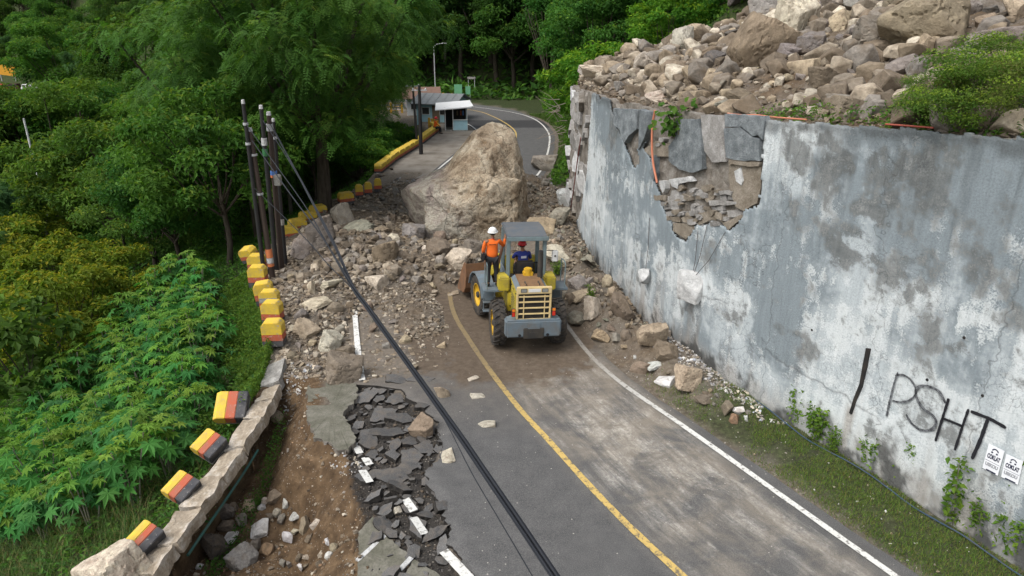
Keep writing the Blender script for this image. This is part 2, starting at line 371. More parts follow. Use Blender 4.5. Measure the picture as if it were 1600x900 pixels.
def build_ground():
    X, Y, Z = _gx.ravel(), _gy.ravel(), GH.ravel()
    nx, ny = len(GX), len(GY)
    idx = np.arange(nx*ny).reshape(ny, nx)
    F = np.stack([idx[:-1,:-1], idx[:-1,1:], idx[1:,1:], idx[1:,:-1]], -1).reshape(-1, 4)
    ih = in_poly(X, Y, HOLE); dall = dist_poly(X, Y, HOLE)
    n = fbm(X*0.8, Y*0.8, 5, 3)
    rr = road_right(np.minimum(Y, 72.0)); wx = wall_x(np.minimum(Y, 37.2)); pxx = para_x(Y)
    veg = np.zeros(len(X))
    veg = np.maximum(veg, sstep(0.0, 0.7, pxx - 0.1 - X))
    vr = sstep(0.55, 1.1, X - rr + 0.5*n) * (X < wx) * sstep(17.5, 15.5, Y + n) * 0.85
    veg = np.maximum(veg, vr)
    veg = np.maximum(veg, sstep(0.8, 2.0, X - rr) * sstep(38.5, 42, Y))
    veg = np.maximum(veg, sstep(86, 92, Y))
    far = Y > 62; dd = np.full(len(X), 0.0); kk = np.nonzero(far & (Y < 130) & (np.abs(X) < 60))[0]; dd[kk] = dist_poly(X[kk], Y[kk], YELd[::3], False); veg = np.maximum(veg, np.where(far & (X > -6), sstep(4.0, 4.8, dd), 0))
    clay = np.where(ih, 1.0, sstep(0.55, 0.25, dall)*(X > pxx - .6))
    talus = (X > wx + .25) & (Y < 40)
    clay = np.maximum(clay, np.where(talus, 0.32 + 0.9*np.clip(n, -0.3, .6), 0))
    clay = np.maximum(clay, 0.35*sstep(0.1, .5, n) * ((X > pxx) & (X < wx) & (Y > 18) & (Y < 46)))
    dark = np.where(in_poly(X, Y, BROKE) & ~ih, 0.92, 0.0)
    me = np_mesh('ground', np.stack([X, Y, Z], -1), F, [MAT_GROUND], True, np.clip(np.stack([veg, clay, dark], -1), 0, 1))
    props(mesh_obj('ground', me), 'bare brown earth, grassy verge and wooded valley slopes on both sides of the road', None, None, 'structure')
build_ground()

# ------------------------------------------------------------------ road
def road_uv(P):
    """lateral offset from the yellow line and distance along it"""
    C = YELd; L = np.concatenate([[0], np.cumsum(np.hypot(*np.diff(C, axis=0).T))])
    i = np.array([np.argmin((C[:,0]-p[0])**2 + (C[:,1]-p[1])**2) for p in P]); i = np.clip(i, 1, len(C)-2)
    t = C[i+1]-C[i-1]; t /= np.hypot(t[:,0], t[:,1])[:,None]; d = P - C[i]
    return np.stack([d[:,0]*t[:,1] - d[:,1]*t[:,0], L[i] + d[:,0]*t[:,0] + d[:,1]*t[:,1]], -1)
def asphalt(name='asphalt', worn=True):
    g = G(name); p = g.pos(); uv = g.tc('UV') if worn else g.map(g.tc(), (1,1,1))
    n = g.noise(p, 2.2, 5, 0.6); fine = g.noise(p, 60, 4, 0.7); grit = g.voro(p, 70)
    c = g.ramp(n, [(0.3, (0.058,0.058,0.059)), (0.7, (0.092,0.091,0.090))])
    c = g.mix(g.ramp(fine, [(0.46, 0), (0.70, 0.75)]), c, (0.20,0.195,0.185))
    c = g.mix(g.ramp(fine, [(0.25, 0.55), (0.42, 0)]), c, (0.03,0.03,0.03))
    rough = 0.85
    if worn:
        U, V, _ = g.sep(uv); X, Y, _z = g.sep(p)
        # pale dust dragged along the right lane: long streaks following the traffic
        st = g.noise(g.map(uv, (1.7, 0.20, 1)), 1.0, 8, 0.68, 0.5); st2 = g.noise(g.map(uv, (6.0, 1.1, 1), (3,7,0)), 1.0, 8, 0.8, 0.5); pat = g.noise(p, 0.8, 7, 0.7, 0.5)
        lane = g.math('MULTIPLY', g.ramp(U, [(0.0, 0), (0.05, 1)]), 1.0)
        lane = g.math('MULTIPLY', g.n('MapRange', {0: U, 1: -0.3, 2: 0.7}, clamp=True).outputs[0], g.n('MapRange', {0: U, 1: 3.6, 2: 3.0}, clamp=True).outputs[0])
        near = g.n('MapRange', {0: Y, 1: 7.0, 2: 15.5}, clamp=True).outputs[0]; fard = g.n('MapRange', {0: Y, 1: 21.5, 2: 18.0}, clamp=True).outputs[0]
        w_ = g.math('MULTIPLY', lane, g.math('MULTIPLY', g.math('ADD', g.math('MULTIPLY', near, 0.62), 0.38), fard))
        film0 = g.math('MULTIPLY', w_, g.ramp(g.math('ADD', g.math('MULTIPLY', pat, 0.7), g.math('MULTIPLY', st, 0.3)), [(0.42, 0.05), (0.55, 0.95)]))
        c = g.mix(g.math('MULTIPLY', film0, g.ramp(g.noise(p, 30, 6, 0.8), [(0.3, 0.45), (0.6, 1)])), c, (0.235,0.205,0.165))
        dust = g.math('MULTIPLY', g.ramp(g.math('ADD', g.math('MULTIPLY', st, 0.70), g.math('MULTIPLY', st2, 0.30)), [(0.44, 0), (0.53, 0.5), (0.62, 1)]), w_, True)
        dust = g.math('MULTIPLY', dust, g.ramp(g.noise(p, 1.1, 8, 0.72, 0.6), [(0.42, 0.05), (0.56, 1)]))
        crumb = g.math('MULTIPLY', dust, g.ramp(g.noise(p, 13, 8, 0.8), [(0.36, 0.12), (0.58, 1)]))
        c = g.mix(g.math('MULTIPLY', crumb, 0.85), c, g.ramp(st2, [(0.35, (0.40,0.355,0.29)), (0.62, (0.68,0.655,0.60))]))
        # mud left by the loader
        dx = g.math('MULTIPLY', g.math('SUBTRACT', X, -0.2), 0.26); dy = g.math('MULTIPLY', g.math('SUBTRACT', Y, 22.0), 0.185)
        r2 = g.math('ADD', g.math('MULTIPLY', dx, dx), g.math('MULTIPLY', dy, dy))
        mud = g.ramp(g.math('ADD', r2, g.math('MULTIPLY', g.math('SUBTRACT', g.noise(p, 1.3, 6, 0.6), 0.5), 1.5)), [(0.75, 1), (1.15, 0)])
        mud = g.math('MULTIPLY', mud, g.n('MapRange', {0: Y, 1: 16.2, 2: 17.6}, clamp=True).outputs[0])
        c = g.mix(g.math('MULTIPLY', mud, 0.93), c, g.ramp(g.noise(p, 5, 6, 0.7), [(0.3, (0.066,0.047,0.031)), (0.7, (0.138,0.105,0.074))]))
        # dirt film near the debris, scattered light grit
        film = g.math('MULTIPLY', g.n('MapRange', {0: Y, 1: 14.5, 2: 19.0}, clamp=True).outputs[0], g.n('MapRange', {0: Y, 1: 46.0, 2: 41.0}, clamp=True).outputs[0])
        film = g.math('MULTIPLY', film, g.ramp(n, [(0.25, 0.25), (0.6, 0.9)]))
        left = g.math('MULTIPLY', g.n('MapRange', {0: U, 1: -1.2, 2: -2.2}, clamp=True).outputs[0], g.math('MULTIPLY', g.n('MapRange', {0: Y, 1: 16.6, 2: 18.0}, clamp=True).outputs[0], g.n('MapRange', {0: Y, 1: 46.0, 2: 41.0}, clamp=True).outputs[0]))
        film = g.math('MAXIMUM', film, g.math('MULTIPLY', left, g.ramp(g.noise(p, 2.6, 7, 0.7), [(0.30, 0.55), (0.5, 1.25)])))
        c = g.mix(g.math('MULTIPLY', film, g.math('SUBTRACT', 0.75, g.math('MULTIPLY', mud, 0.75)), True), c, g.ramp(g.noise(p, 6, 7, 0.75), [(0.3, (0.095,0.075,0.055)), (0.7, (0.21,0.18,0.145))]))
        gr = g.math('MULTIPLY', g.ramp(g.sep(g.voro(p, 9, 'F1', 'Color'))[0], [(0.90, 0), (0.91, 1)]), g.ramp(g.voro(p, 9), [(0.10, 1), (0.17, 0)]))
        c = g.mix(g.math('MULTIPLY', gr, 0.8), c, (0.42,0.39,0.35))
        # darker wet strip of new asphalt across the far road
        pt = g.math('MULTIPLY', g.n('MapRange', {0: Y, 1: 66.0, 2: 66.4}, clamp=True).outputs[0], g.n('MapRange', {0: Y, 1: 71.5, 2: 71.0}, clamp=True).outputs[0])
        c = g.mix(g.math('MULTIPLY', pt, 0.75), c, (0.022,0.022,0.024))
    else:
        c = g.mix(0.8, c, g.ramp(g.info('Random'), [(0, 0.34), (0.5, 0.5), (1, 0.66)]), 'OVERLAY'); c = g.mix(g.math('MULTIPLY', g.ramp(g.noise(p, 4, 7, 0.75), [(0.45, 0), (0.65, 1)]), 0.6), c, (0.15,0.125,0.10))
    return g.out(c, rough, g.bump(g.math('ADD', grit, g.math('MULTIPLY', fine, 0.7)), 0.5, 0.012), spec=0.3)
MAT_ASPHALT = asphalt()
MAT_SLAB = asphalt('broken_asphalt', False)
def edge_mat():
    g = G('asphalt_broken_edge'); p = g.tc(); n = g.noise(p, 14, 5, 0.7)
    return g.out(g.ramp(n, [(0.3, (0.016,0.015,0.014)), (0.7, (0.055,0.05,0.045))]), 0.95, g.bump(n, 0.9, 0.05), spec=0.15)
MAT_EDGE = edge_mat()
def off_line(C, d):
    C = np.asarray(C); t = np.gradient(C, axis=0); t /= np.hypot(t[:,0], t[:,1])[:,None]
    return C + np.stack([t[:,1], -t[:,0]], -1) * d          # d > 0: to the right of travel
def build_road():
    # cross rows: left border polyline to right border polyline sampled at common stations in y
    ys = np.concatenate([np.arange(-6, 8.4, 0.6), np.arange(8.4, 18, 0.07), np.arange(18, 76, 0.4)])
    jag = np.array(ROAD_L)
    Lx = np.interp(ys, WHLd[:,1], WHLd[:,0]) - 0.25
    nz = fbm(ys*2.6, 0.3, 2, 4)*0.32 + fbm(ys*9, 1.3, 2, 2)*0.08
    m = ys < 17.25
    lo = np.argsort(jag[:,1]); jx = np.interp(ys, jag[lo,1], jag[lo,0]) + nz
    Lx = np.where((ys >= 8.4) & m, jx, Lx)
    Lx = np.where(ys < 8.4, np.interp(ys, [-6, 4, 8.4], [7.6, 1.6, jx[np.argmin(abs(ys-8.4))]]), Lx)
    Rx = road_right(ys) + 0.42 + 0.09*fbm(ys*1.2, 3.3, 1, 3)
    K = 22; t = np.linspace(0, 1, K)
    X = Lx[:,None]*(1-t) + Rx[:,None]*t; Y = np.repeat(ys[:,None], K, 1)
    # far bend: stations square to the road
    k0 = np.argmin(abs(YELd[:,1]-76.0)); Cf = YELd[k0:]; lf = off_line(Cf, -3.6); rf = off_line(Cf, 3.9)
    Xf = lf[:,0][:,None]*(1-t) + rf[:,0][:,None]*t; Yf = lf[:,1][:,None]*(1-t) + rf[:,1][:,None]*t
    X = np.vstack([X, Xf[1:]]); Y = np.vstack([Y, Yf[1:]]); n = len(X)
    Z = 0.012*fbm(X*0.5, Y*0.5, 1, 3)
    V = np.stack([X, Y, Z], -1).reshape(-1, 3); uv = road_uv(V[:, :2])
    idx = np.arange(n*K).reshape(n, K)
    F = np.stack([idx[:-1,:-1], idx[:-1,1:], idx[1:,1:], idx[1:,:-1]], -1).reshape(-1, 4)
    # broken left edge: a vertical face 14 cm deep
    b = len(V); Vb = V[idx[:,0]].copy(); Vb[:,2] -= 0.22; Vb[:,0] -= 0.03
    V = np.vstack([V, Vb]); uv = np.vstack([uv, uv[idx[:,0]]])
    Fe = np.stack([idx[:-1,0], idx[1:,0], b+np.arange(n-1)+1, b+np.arange(n-1)], -1)
    me = np_mesh('road', V, np.vstack([F, Fe]), [MAT_ASPHALT, MAT_EDGE], True, None, uv)
    mi = np.zeros(len(me.polygons), np.int32); mi[len(F):] = 1; me.polygons.foreach_set('material_index', mi)
    sm = np.ones(len(me.polygons), bool); sm[len(F):] = False; me.polygons.foreach_set('use_smooth', sm)
    return props(mesh_obj('road', me), 'grey asphalt road streaked with pale dust, its left edge broken away', None, None, 'structure')
ROAD = build_road()
def line_mat(name, col, worn, dirty=None):
    g = G(name); p = g.pos(); n = g.noise(p, 9, 8, 0.75); X, Y, _ = g.sep(p)
    k = g.ramp(n, [(0.62-worn*0.3, 0), (0.70-worn*0.3, 0.85)])
    c = g.mix(0.25, col, g.ramp(g.noise(p, 40, 4), [(0.3, (0.25,0.22,0.18)), (0.7, (0.85,0.85,0.82))]), 'MULTIPLY')
    d = g.n('MapRange', {0: Y, 1: 15.0, 2: 18.8}, clamp=True).outputs[0]; d2 = g.n('MapRange', {0: Y, 1: 46.0, 2: 40.0}, clamp=True).outputs[0]
    c = g.mix(g.math('MULTIPLY', k, 1), c, (0.10,0.092,0.08))
    if dirty: c = g.mix(g.math('MULTIPLY', g.math('MULTIPLY', d, d2), dirty), c, (0.125,0.10,0.072))
    return g.out(c, 0.75, g.bump(n, 0.2, 0.01))
MAT_YL = line_mat('yellow_road_paint', (0.56,0.40,0.13), 0.34, 0.78); MAT_WL = line_mat('white_road_paint', (0.66,0.66,0.63), 0.30, 0.7)
def strip(name, C, wd, m, y0, y1, seed=0, z=0.02):
    C = np.array([c for c in C if y0 <= c[1] <= y1]); w_ = wd/2*(1 + 0.10*fbm(C[:,1]*5, seed, 1, 2))
    a = off_line(C, -1)-C; b = off_line(C, 1)-C
    A, B = C + a*w_[:,None], C + b*w_[:,None]; zz = z + 0.012*fbm(C[:,0]*0.5, C[:,1]*0.5, 1, 3)
    V = np.vstack([np.column_stack([A, zz]), np.column_stack([B, zz])]); n = len(C)
    F = np.stack([np.arange(n-1), n+np.arange(n-1), n+np.arange(1, n), np.arange(1, n)], -1)
    return mesh_obj(name, np_mesh(name, V, F, [m]), ROAD)
DY, DR, DL = dense(YEL, 0.12), dense(WHR, 0.12), dense(WHL, 0.12)
o = strip('yellow_line', DY, 0.15, MAT_YL, -6, 90, 1)
o = strip('white_line', DR, 0.14, MAT_WL, -6, 92, 2)
MAT_WL2 = line_mat('white_edge_paint', (0.72,0.72,0.69), 0.34, None)
o = strip('white_line', DL, 0.17, MAT_WL2, 17.35, 24.6, 3, 0.05)
o = strip('white_line', DL, 0.12, MAT_WL, 44, 86, 4)
# short piece of the left edge line that survives at the foot of the picture
o = strip('white_line', dense([(-1.30,10.72),(-0.72,9.95),(-0.35,9.4)], 0.1), 0.19, MAT_WL, 8.9, 11, 5)
# far lay-by in front of the stall
g = G('layby_concrete'); p = g.pos()
MAT_LAY = g.out(g.ramp(g.noise(p, 0.9, 7, 0.62), [(0.3, (0.115,0.098,0.078)), (0.52, (0.185,0.165,0.14)), (0.75, (0.235,0.22,0.195))]), 0.9, g.bump(g.noise(p, 12, 4), 0.3, 0.02))
_ly = np.arange(44.0, 69.0, 0.7); _lv = []
for yy in _ly:
    a, b = float(para_x(yy))+0.15, float(np.interp(yy, WHLd[:,1], WHLd[:,0])) - 0.24
    for t in np.linspace(0, 1, 7): _lv.append((a+(b-a)*t, yy, 0.004))
_li = np.arange(len(_lv)).reshape(-1, 7); _lf = np.stack([_li[:-1,:-1], _li[:-1,1:], _li[1:,1:], _li[1:,:-1]], -1).reshape(-1, 4)
props(mesh_obj('layby_pavement', np_mesh('layby_pavement', np.array(_lv), _lf, [MAT_LAY])), 'brownish paved lay-by beside the far road', None, None, 'structure')
# ------------------------------------------------------------------ retaining wall
def P6(pts): return [wall_hit(860 + x/2.5725, 100 + y/2.5725) for x, y in pts]
def P7(pts): return [wall_hit(1200 + x/2.25, 500 + y/2.25) for x, y in pts]
def PW(pts): return [wall_hit(*p) for p in pts]
WU = WLEN[-1]
def uz_clean(P, top=9.5): return [q for q in P if q is not None]
GASH_MAIN = uz_clean(P6([(405,150),(405,260),(368,335),(390,375),(420,480),(440,530),(460,600),(490,640),(485,670),(540,710),(590,650),(650,625),(690,650),(715,670),(770,620),(775,590),(830,570),(845,510),(850,395),(870,150)]))
GASH_LEFT = uz_clean(P6([(232,100),(238,185),(262,250),(300,330),(318,395),(340,420),(362,400),(350,345),(385,300),(410,262),(400,100)]))
u_end = uz_clean(P6([(168,110)]))[0][0]
GASH_END = [(u_end-0.1, 9), (u_end+0.15, 5.2), (u_end+0.5, 3.4), (u_end+1.4, 1.8), (u_end+2.8, 0.9), (u_end+4.0,-1), (WU+3,-1), (WU+3,9)]
SLOT = uz_clean(P7([(347,98),(362,101),(350,165),(334,235),(312,285),(297,330),(288,326),(303,278),(324,225)]))
def gash(u, z):
    nz = 0.16*fbm(u*1.7, z*1.7, 2, 4); nw = 0.16*fbm(u*1.7, z*1.7, 9, 4)
    m = in_poly(u+nz, z+nw, GASH_MAIN) | in_poly(u+nz, z+nw, GASH_LEFT) | in_poly(u+nz, z+nw, GASH_END)
    return m
def top_z(u):
    y = np.interp(u, WLEN, WALL[:,1]); z = wall_top(y)
    brk = sstep(WLEN[8], WLEN[11], u)
    return z + 0.05*fbm(u*1.1, 0.5, 3, 4) - brk*0.30*np.maximum(fbm(u*1.6, 4.5, 6, 4) + .1, 0)*1.6 - 0.8*sstep(u_end+2.0, WU, u)*np.abs(fbm(u*1.3, 2, 5, 3))
# wall paint: wear map computed on the facing
def wear_masks(u, z):
    streak = fbm(u*2.6, z*0.22, 3, 5); streak2 = fbm(u*7, z*0.5, 8, 4); big = fbm(u*0.33, z*0.45, 11, 5, 0.6); mid = fbm(u*1.1, z*0.9, 15, 5, 0.6); fine = fbm(u*4.5, z*4.0, 21, 5, 0.62)
    patch = np.zeros_like(u)
    for (px, py, ru, rz, a) in [(1330,400,1.15,0.75,1.0),(1395,270,0.95,0.8,1.0),(1300,255,0.8,0.9,.85),(1240,235,0.6,0.8,.8),(1455,285,0.8,0.9,.95),(1395,430,0.9,0.8,.8),(1375,335,0.9,0.35,.9),(1170,215,0.55,0.55,.9),
                              (1115,230,0.5,0.9,.8),(1440,420,0.7,0.9,.55),(1545,300,0.9,0.9,.5),(1490,250,0.8,0.7,.6),(1235,520,1.0,0.22,.75),(1265,545,0.6,0.5,.7),(1165,375,0.25,0.3,.6),(1450,520,0.6,1.1,.6),(1500,545,0.4,0.3,.9),
                              (1010,190,0.6,1.0,.75),(960,180,0.9,1.2,.8),(1075,470,0.5,1.0,.45),(1110,395,0.5,0.8,.5),(1580,480,0.6,1.2,.4),(1480,680,0.7,0.7,.65),(1160,500,.7,.5,.5),(1350,700,.5,.7,.55),(1530,420,.7,.7,.5),(1250,330,.6,.6,.35)]:
        q = wall_hit(px, py)
        if q is None: continue
        patch = np.maximum(patch, a*(1.15 - np.hypot((u-q[0])/ru, (z-q[1])/rz)))
    dark = patch*0.9 + 0.75*mid + 0.8*fine
    upper = sstep(5.1, 6.3, z + 0.5*mid) * sstep(-0.25, 0.35, big + 0.5*streak)
    greyb = big*1.1 + 0.5*streak + 0.2*streak2 + 0.5*mid + 0.45*fine + 0.35*upper
    white = (-big*0.7 + 0.8*mid + 0.35*streak2 + 0.5*fine + 0.25*np.exp(-((z-4.25-0.25*mid)/0.5)**2) + 0.22*np.exp(-((z-2.4-.3*mid)/0.5)**2))
    dirt = np.clip(sstep(1.0, 0.0, z - 0.55*mid - 0.3*streak2)*0.75 + 0.6*sstep(0.25, 0.6, streak)*sstep(3.2, 0.8, z), 0, 1)
    mould = sstep(0.30, 0.55, fbm(u*2.2, z*1.4, 31, 5, .65)*0.9 + 0.35*sstep(1.3, 0.1, z)) * sstep(1.7, .5, z)
    s0 = wall_hit(1326, 655); stain = np.exp(-((u-s0[0])/.10)**2)*sstep(s0[1]+.5, s0[1]+.1, z)*1.6; dirt = np.maximum(dirt, stain); tz = top_z(u)
    drip = sstep(.12, .42, fbm(u*4.2, z*0.10, 41, 4, .6) + .25*fbm(u*13, z*.3, 43, 3)) * sstep(3.4, 0.2, tz - z + 1.2*fbm(u*2.1, 3.3, 45, 3))
    edge = sstep(.42, .05, tz - z + .25*fbm(u*3, z*3, 47, 3))
    mould = np.maximum(mould, np.maximum(.42*drip, .75*edge))
    return greyb*.5+.5, white*.5+.5, dark*.5+.5, np.clip(dirt, 0, 1), mould
def wall_material():
    g = G('weathered_wall_paint'); uv = g.tc('UV'); a = g.n('SeparateColor', {0: g.attr('tint')}); b = g.n('SeparateColor', {0: g.attr('tint2')})
    n = g.noise(uv, 5, 8, 0.7); f = g.noise(uv, 26, 6, 0.7); st = g.noise(g.map(uv, (7, 0.8, 1)), 1, 7, 0.72, 0.5)
    nz = g.math('ADD', g.math('MULTIPLY', g.math('SUBTRACT', n, 0.5), 0.55), g.math('MULTIPLY', g.math('SUBTRACT', f, 0.5), 0.55))
    def M(k, lo, hi): return g.ramp(g.math('ADD', a.outputs[k], nz), [(lo, 0), (hi, 1)])
    c = g.mix(M(0, .44, .66), (0.395,0.437,0.455), (0.200,0.235,0.254))
    c = g.mix(g.math('MULTIPLY', M(1, .58, .72), 0.8), c, (0.58,0.615,0.62))
    c = g.mix(g.math('MULTIPLY', M(2, .72, .87), 0.82), c, g.ramp(n, [(0.35, (0.090,0.098,0.098)), (0.65, (0.165,0.170,0.165))]))
    c = g.mix(g.math('MULTIPLY', b.outputs[0], 0.72), c, g.ramp(n, [(0.3, (0.20,0.175,0.145)), (0.7, (0.37,0.34,0.31))]))
    c = g.mix(g.math('MULTIPLY', b.outputs[1], 0.85), c, (0.045,0.046,0.044))
    c = g.mix(0.42, c, g.ramp(st, [(0.30, (0.30,0.31,0.32)), (0.5, (0.5,0.5,0.5)), (0.72, (0.66,0.66,0.65))]), 'OVERLAY')
    c = g.mix(0.50, c, g.ramp(f, [(0.28, (0.22,0.22,0.22)), (0.5, (0.5,0.5,0.5)), (0.75, (0.72,0.72,0.72))]), 'OVERLAY')
    # hairline crazing in patches and long settlement cracks
    wv = g.n('VectorMath', {0: uv, 1: g.n('VectorMath', {0: g.n('TexNoise', {'Vector': uv, 'Scale': 3.0, 'Detail': 4}).outputs[1], 'Scale': 0.35}, operation='SCALE').outputs[0]}, operation='ADD').outputs[0]
    cr = g.ramp(g.voro(wv, 7.5, 'DISTANCE_TO_EDGE'), [(0.0, 1), (0.03, 0)])
    cm = g.ramp(g.noise(uv, 0.75, 3, 0.5), [(0.53, 0), (0.60, 1)])
    cl = g.ramp(g.voro(g.map(wv, (0.32, 0.11, 1)), 1.0, 'DISTANCE_TO_EDGE'), [(0.0, 1), (0.006, 0)])
    crk = g.math('MAXIMUM', g.math('MULTIPLY', cr, g.math('MULTIPLY', cm, 0.5)), g.math('MULTIPLY', cl, 0.45))
    c = g.mix(crk, c, (0.05,0.05,0.048))
    h = g.math('SUBTRACT', g.math('ADD', g.math('MULTIPLY', n, 0.6), g.math('MULTIPLY', f, 0.4)), g.math('MULTIPLY', crk, 0.8))
    return g.out(c, 0.85, g.bump(h, 0.5, 0.035), spec=0.25)
MAT_WALL = wall_material()
def concrete_mat(name, lo, mid, hi, scale=4.0, b=0.8):
    g = G(name); p = g.tc(); n = g.noise(p, scale, 8, 0.68); f = g.noise(p, scale*9, 5, 0.7)
    c = g.ramp(n, [(0.30, lo), (0.5, mid), (0.70, hi)])
    c = g.mix(0.5, c, g.ramp(f, [(0.28, 0.2), (0.5, 0.5), (0.75, 0.75)]), 'OVERLAY')
    return g.out(c, 0.9, g.bump(g.math('ADD', n, g.math('MULTIPLY', f, 0.4)), b, 0.08), spec=0.25)
MAT_CORE = concrete_mat('rough_wall_core', (0.085,0.072,0.058), (0.19,0.17,0.145), (0.30,0.285,0.26), 2.4)
MAT_MASON = concrete_mat('old_masonry', (0.17,0.16,0.15), (0.28,0.27,0.255), (0.42,0.41,0.40), 3.0)
MAT_MORTAR = concrete_mat('tan_mortar', (0.14,0.115,0.085), (0.215,0.185,0.145), (0.29,0.255,0.21), 3.0)
MAT_SLATE = concrete_mat('grey_render', (0.095,0.108,0.115), (0.165,0.185,0.195), (0.28,0.305,0.315), 3.2, .8)
MAT_WHITEC = concrete_mat('pale_concrete', (0.34,0.345,0.34), (0.52,0.525,0.52), (0.68,0.68,0.67), 5.0)
MAT_BLACK = paint('matt_black', (0.012,0.012,0.013), 0.7, 0.3)
WALLT = thing('retaining_wall', 'tall weathered grey blue retaining wall with graffiti and a broken upper left part', 'wall', (6.5, 16, 0))
WALLT.location = (0, 0, 0)
def build_wall():
    c = 0.065; us = np.arange(0, WU, c); zs = np.arange(-0.3, 8.0, c)
    U, Z = np.meshgrid(us, zs); U = U + 0.016*np.sin(Z*91 + U*57); Z = Z + 0.016*np.sin(U*83 + Z*41)
    off = 0.02*fbm(U*0.8, Z*0.8, 5, 4) + 0.006*fbm(U*5, Z*5, 5, 3)
    V = wall_pt(U.ravel(), Z.ravel(), off.ravel())
    ny, nx = U.shape; idx = np.arange(nx*ny).reshape(ny, nx)
    F = np.stack([idx[:-1,:-1], idx[1:,:-1], idx[1:,1:], idx[:-1,1:]], -1).reshape(-1, 4)
    uc = U.ravel()[F].mean(1); zc = Z.ravel()[F].mean(1)
    keep = ~gash(uc, zc) & (zc < top_z(uc))
    F = F[keep]; used = np.unique(F); re = np.full(len(V), -1); re[used] = np.arange(len(used)); V = V[used]; F = re[F]
    uu, zz = U.ravel()[used], Z.ravel()[used]
    gb, wh, dk, di, mo = wear_masks(uu, zz)
    me = np_mesh('facing', V, F, [MAT_WALL], True, np.stack([gb, wh, dk], -1), np.stack([uu, zz], -1))
    a = me.attributes.new('tint2', 'FLOAT_COLOR', 'POINT'); q = np.ones((len(V), 4), np.float32); q[:,0] = di; q[:,1] = mo; q[:,2] = 0; a.data.foreach_set('color', q.ravel())
    o = mesh_obj('facing', me, WALLT); md = o.modifiers.new('thick', 'SOLIDIFY'); md.thickness = 0.075; md.offset = -1 
    # core behind it with its top and back
    us = np.arange(0, WU+0.1, 0.12); zs = np.arange(-0.4, 7.9, 0.12); U, Z = np.meshgrid(us, zs); Z = np.minimum(Z, top_z(U)-0.03)
    blk = np.floor(U/0.42 + 3*np.floor(Z/0.3)*0.37); o2 = 0.05*vnoise(blk*7.3, np.floor(Z/0.3)*3.1, 2)
    off = -0.13 + 0.05*fbm(U*2.2, Z*2.2, 3, 4) + o2*0.7
    off = np.where(gash(U, Z), off, -0.14)
    V = wall_pt(U.ravel(), Z.ravel(), off.ravel()); ny, nx = U.shape; idx = np.arange(nx*ny).reshape(ny, nx)
    F = np.stack([idx[:-1,:-1], idx[1:,:-1], idx[1:,1:], idx[:-1,1:]], -1).reshape(-1, 4)
    b = len(V); Vt = wall_pt(us, top_z(us)-0.05, -0.55); Vb = wall_pt(us, np.full(len(us), -0.4), -0.6); V = np.vstack([V, Vt, Vb]); n = nx
    k = np.arange(n-1)
    F = np.vstack([F, np.stack([idx[-1,:-1], b+k, b+k+1, idx[-1,1:]], -1), np.stack([b+k, b+n+k, b+n+k+1, b+k+1], -1)])
    ends = [[int(i) for i in idx[:, -1]] + [b+n-1, b+2*n-1]]
    me = np_mesh('core', V, F, [MAT_CORE], False); mesh_obj('core', me, WALLT)
    # closed far end
    e = MB(); e.add([tuple(V[int(i)]) for i in idx[::6, -1]] + [tuple(V[b+n-1]), tuple(V[b+2*n-1])], [list(range(len(idx[::6, -1])+2))]); e.build('end_face', MAT_CORE, WALLT)
build_wall()
def uz_plate(name, poly, z0, z1, m, tilt=(0,0), parent=None, rough=0.0, seed=0):
    """irregular plate standing on the wall: outline in (u, z), between offsets z0 and z1"""
    n = len(poly); cu = sum(p[0] for p in poly)/n; cz = sum(p[1] for p in poly)/n; rr = random.Random(seed)
    fine = []
    for i in range(n):
        a, b = poly[i], poly[(i+1) % n]; k = max(1, int(math.hypot(b[0]-a[0], b[1]-a[1])/0.16))
        for j in range(k):
            t = j/k; fine.append((a[0]+(b[0]-a[0])*t + rr.uniform(-1,1)*rough, a[1]+(b[1]-a[1])*t + rr.uniform(-1,1)*rough))
    def O(p, base): return base + (p[0]-cu)*tilt[0] + (p[1]-cz)*tilt[1]
    f = [tuple(wall_pt(p[0], p[1], O(p, z1))) for p in fine]; bk = [tuple(wall_pt(p[0], p[1], O(p, z0))) for p in fine]; m_ = len(fine)
    mb = MB(); cf = tuple(wall_pt(cu, cz, O((cu,cz), z1)))
    mb.add(f + bk + [cf], [[i, (i+1) % m_, 2*m_] for i in range(m_)] + [[i, m_+i, m_+(i+1) % m_, (i+1) % m_] for i in range(m_)])
    return mb.build(name, m, parent)
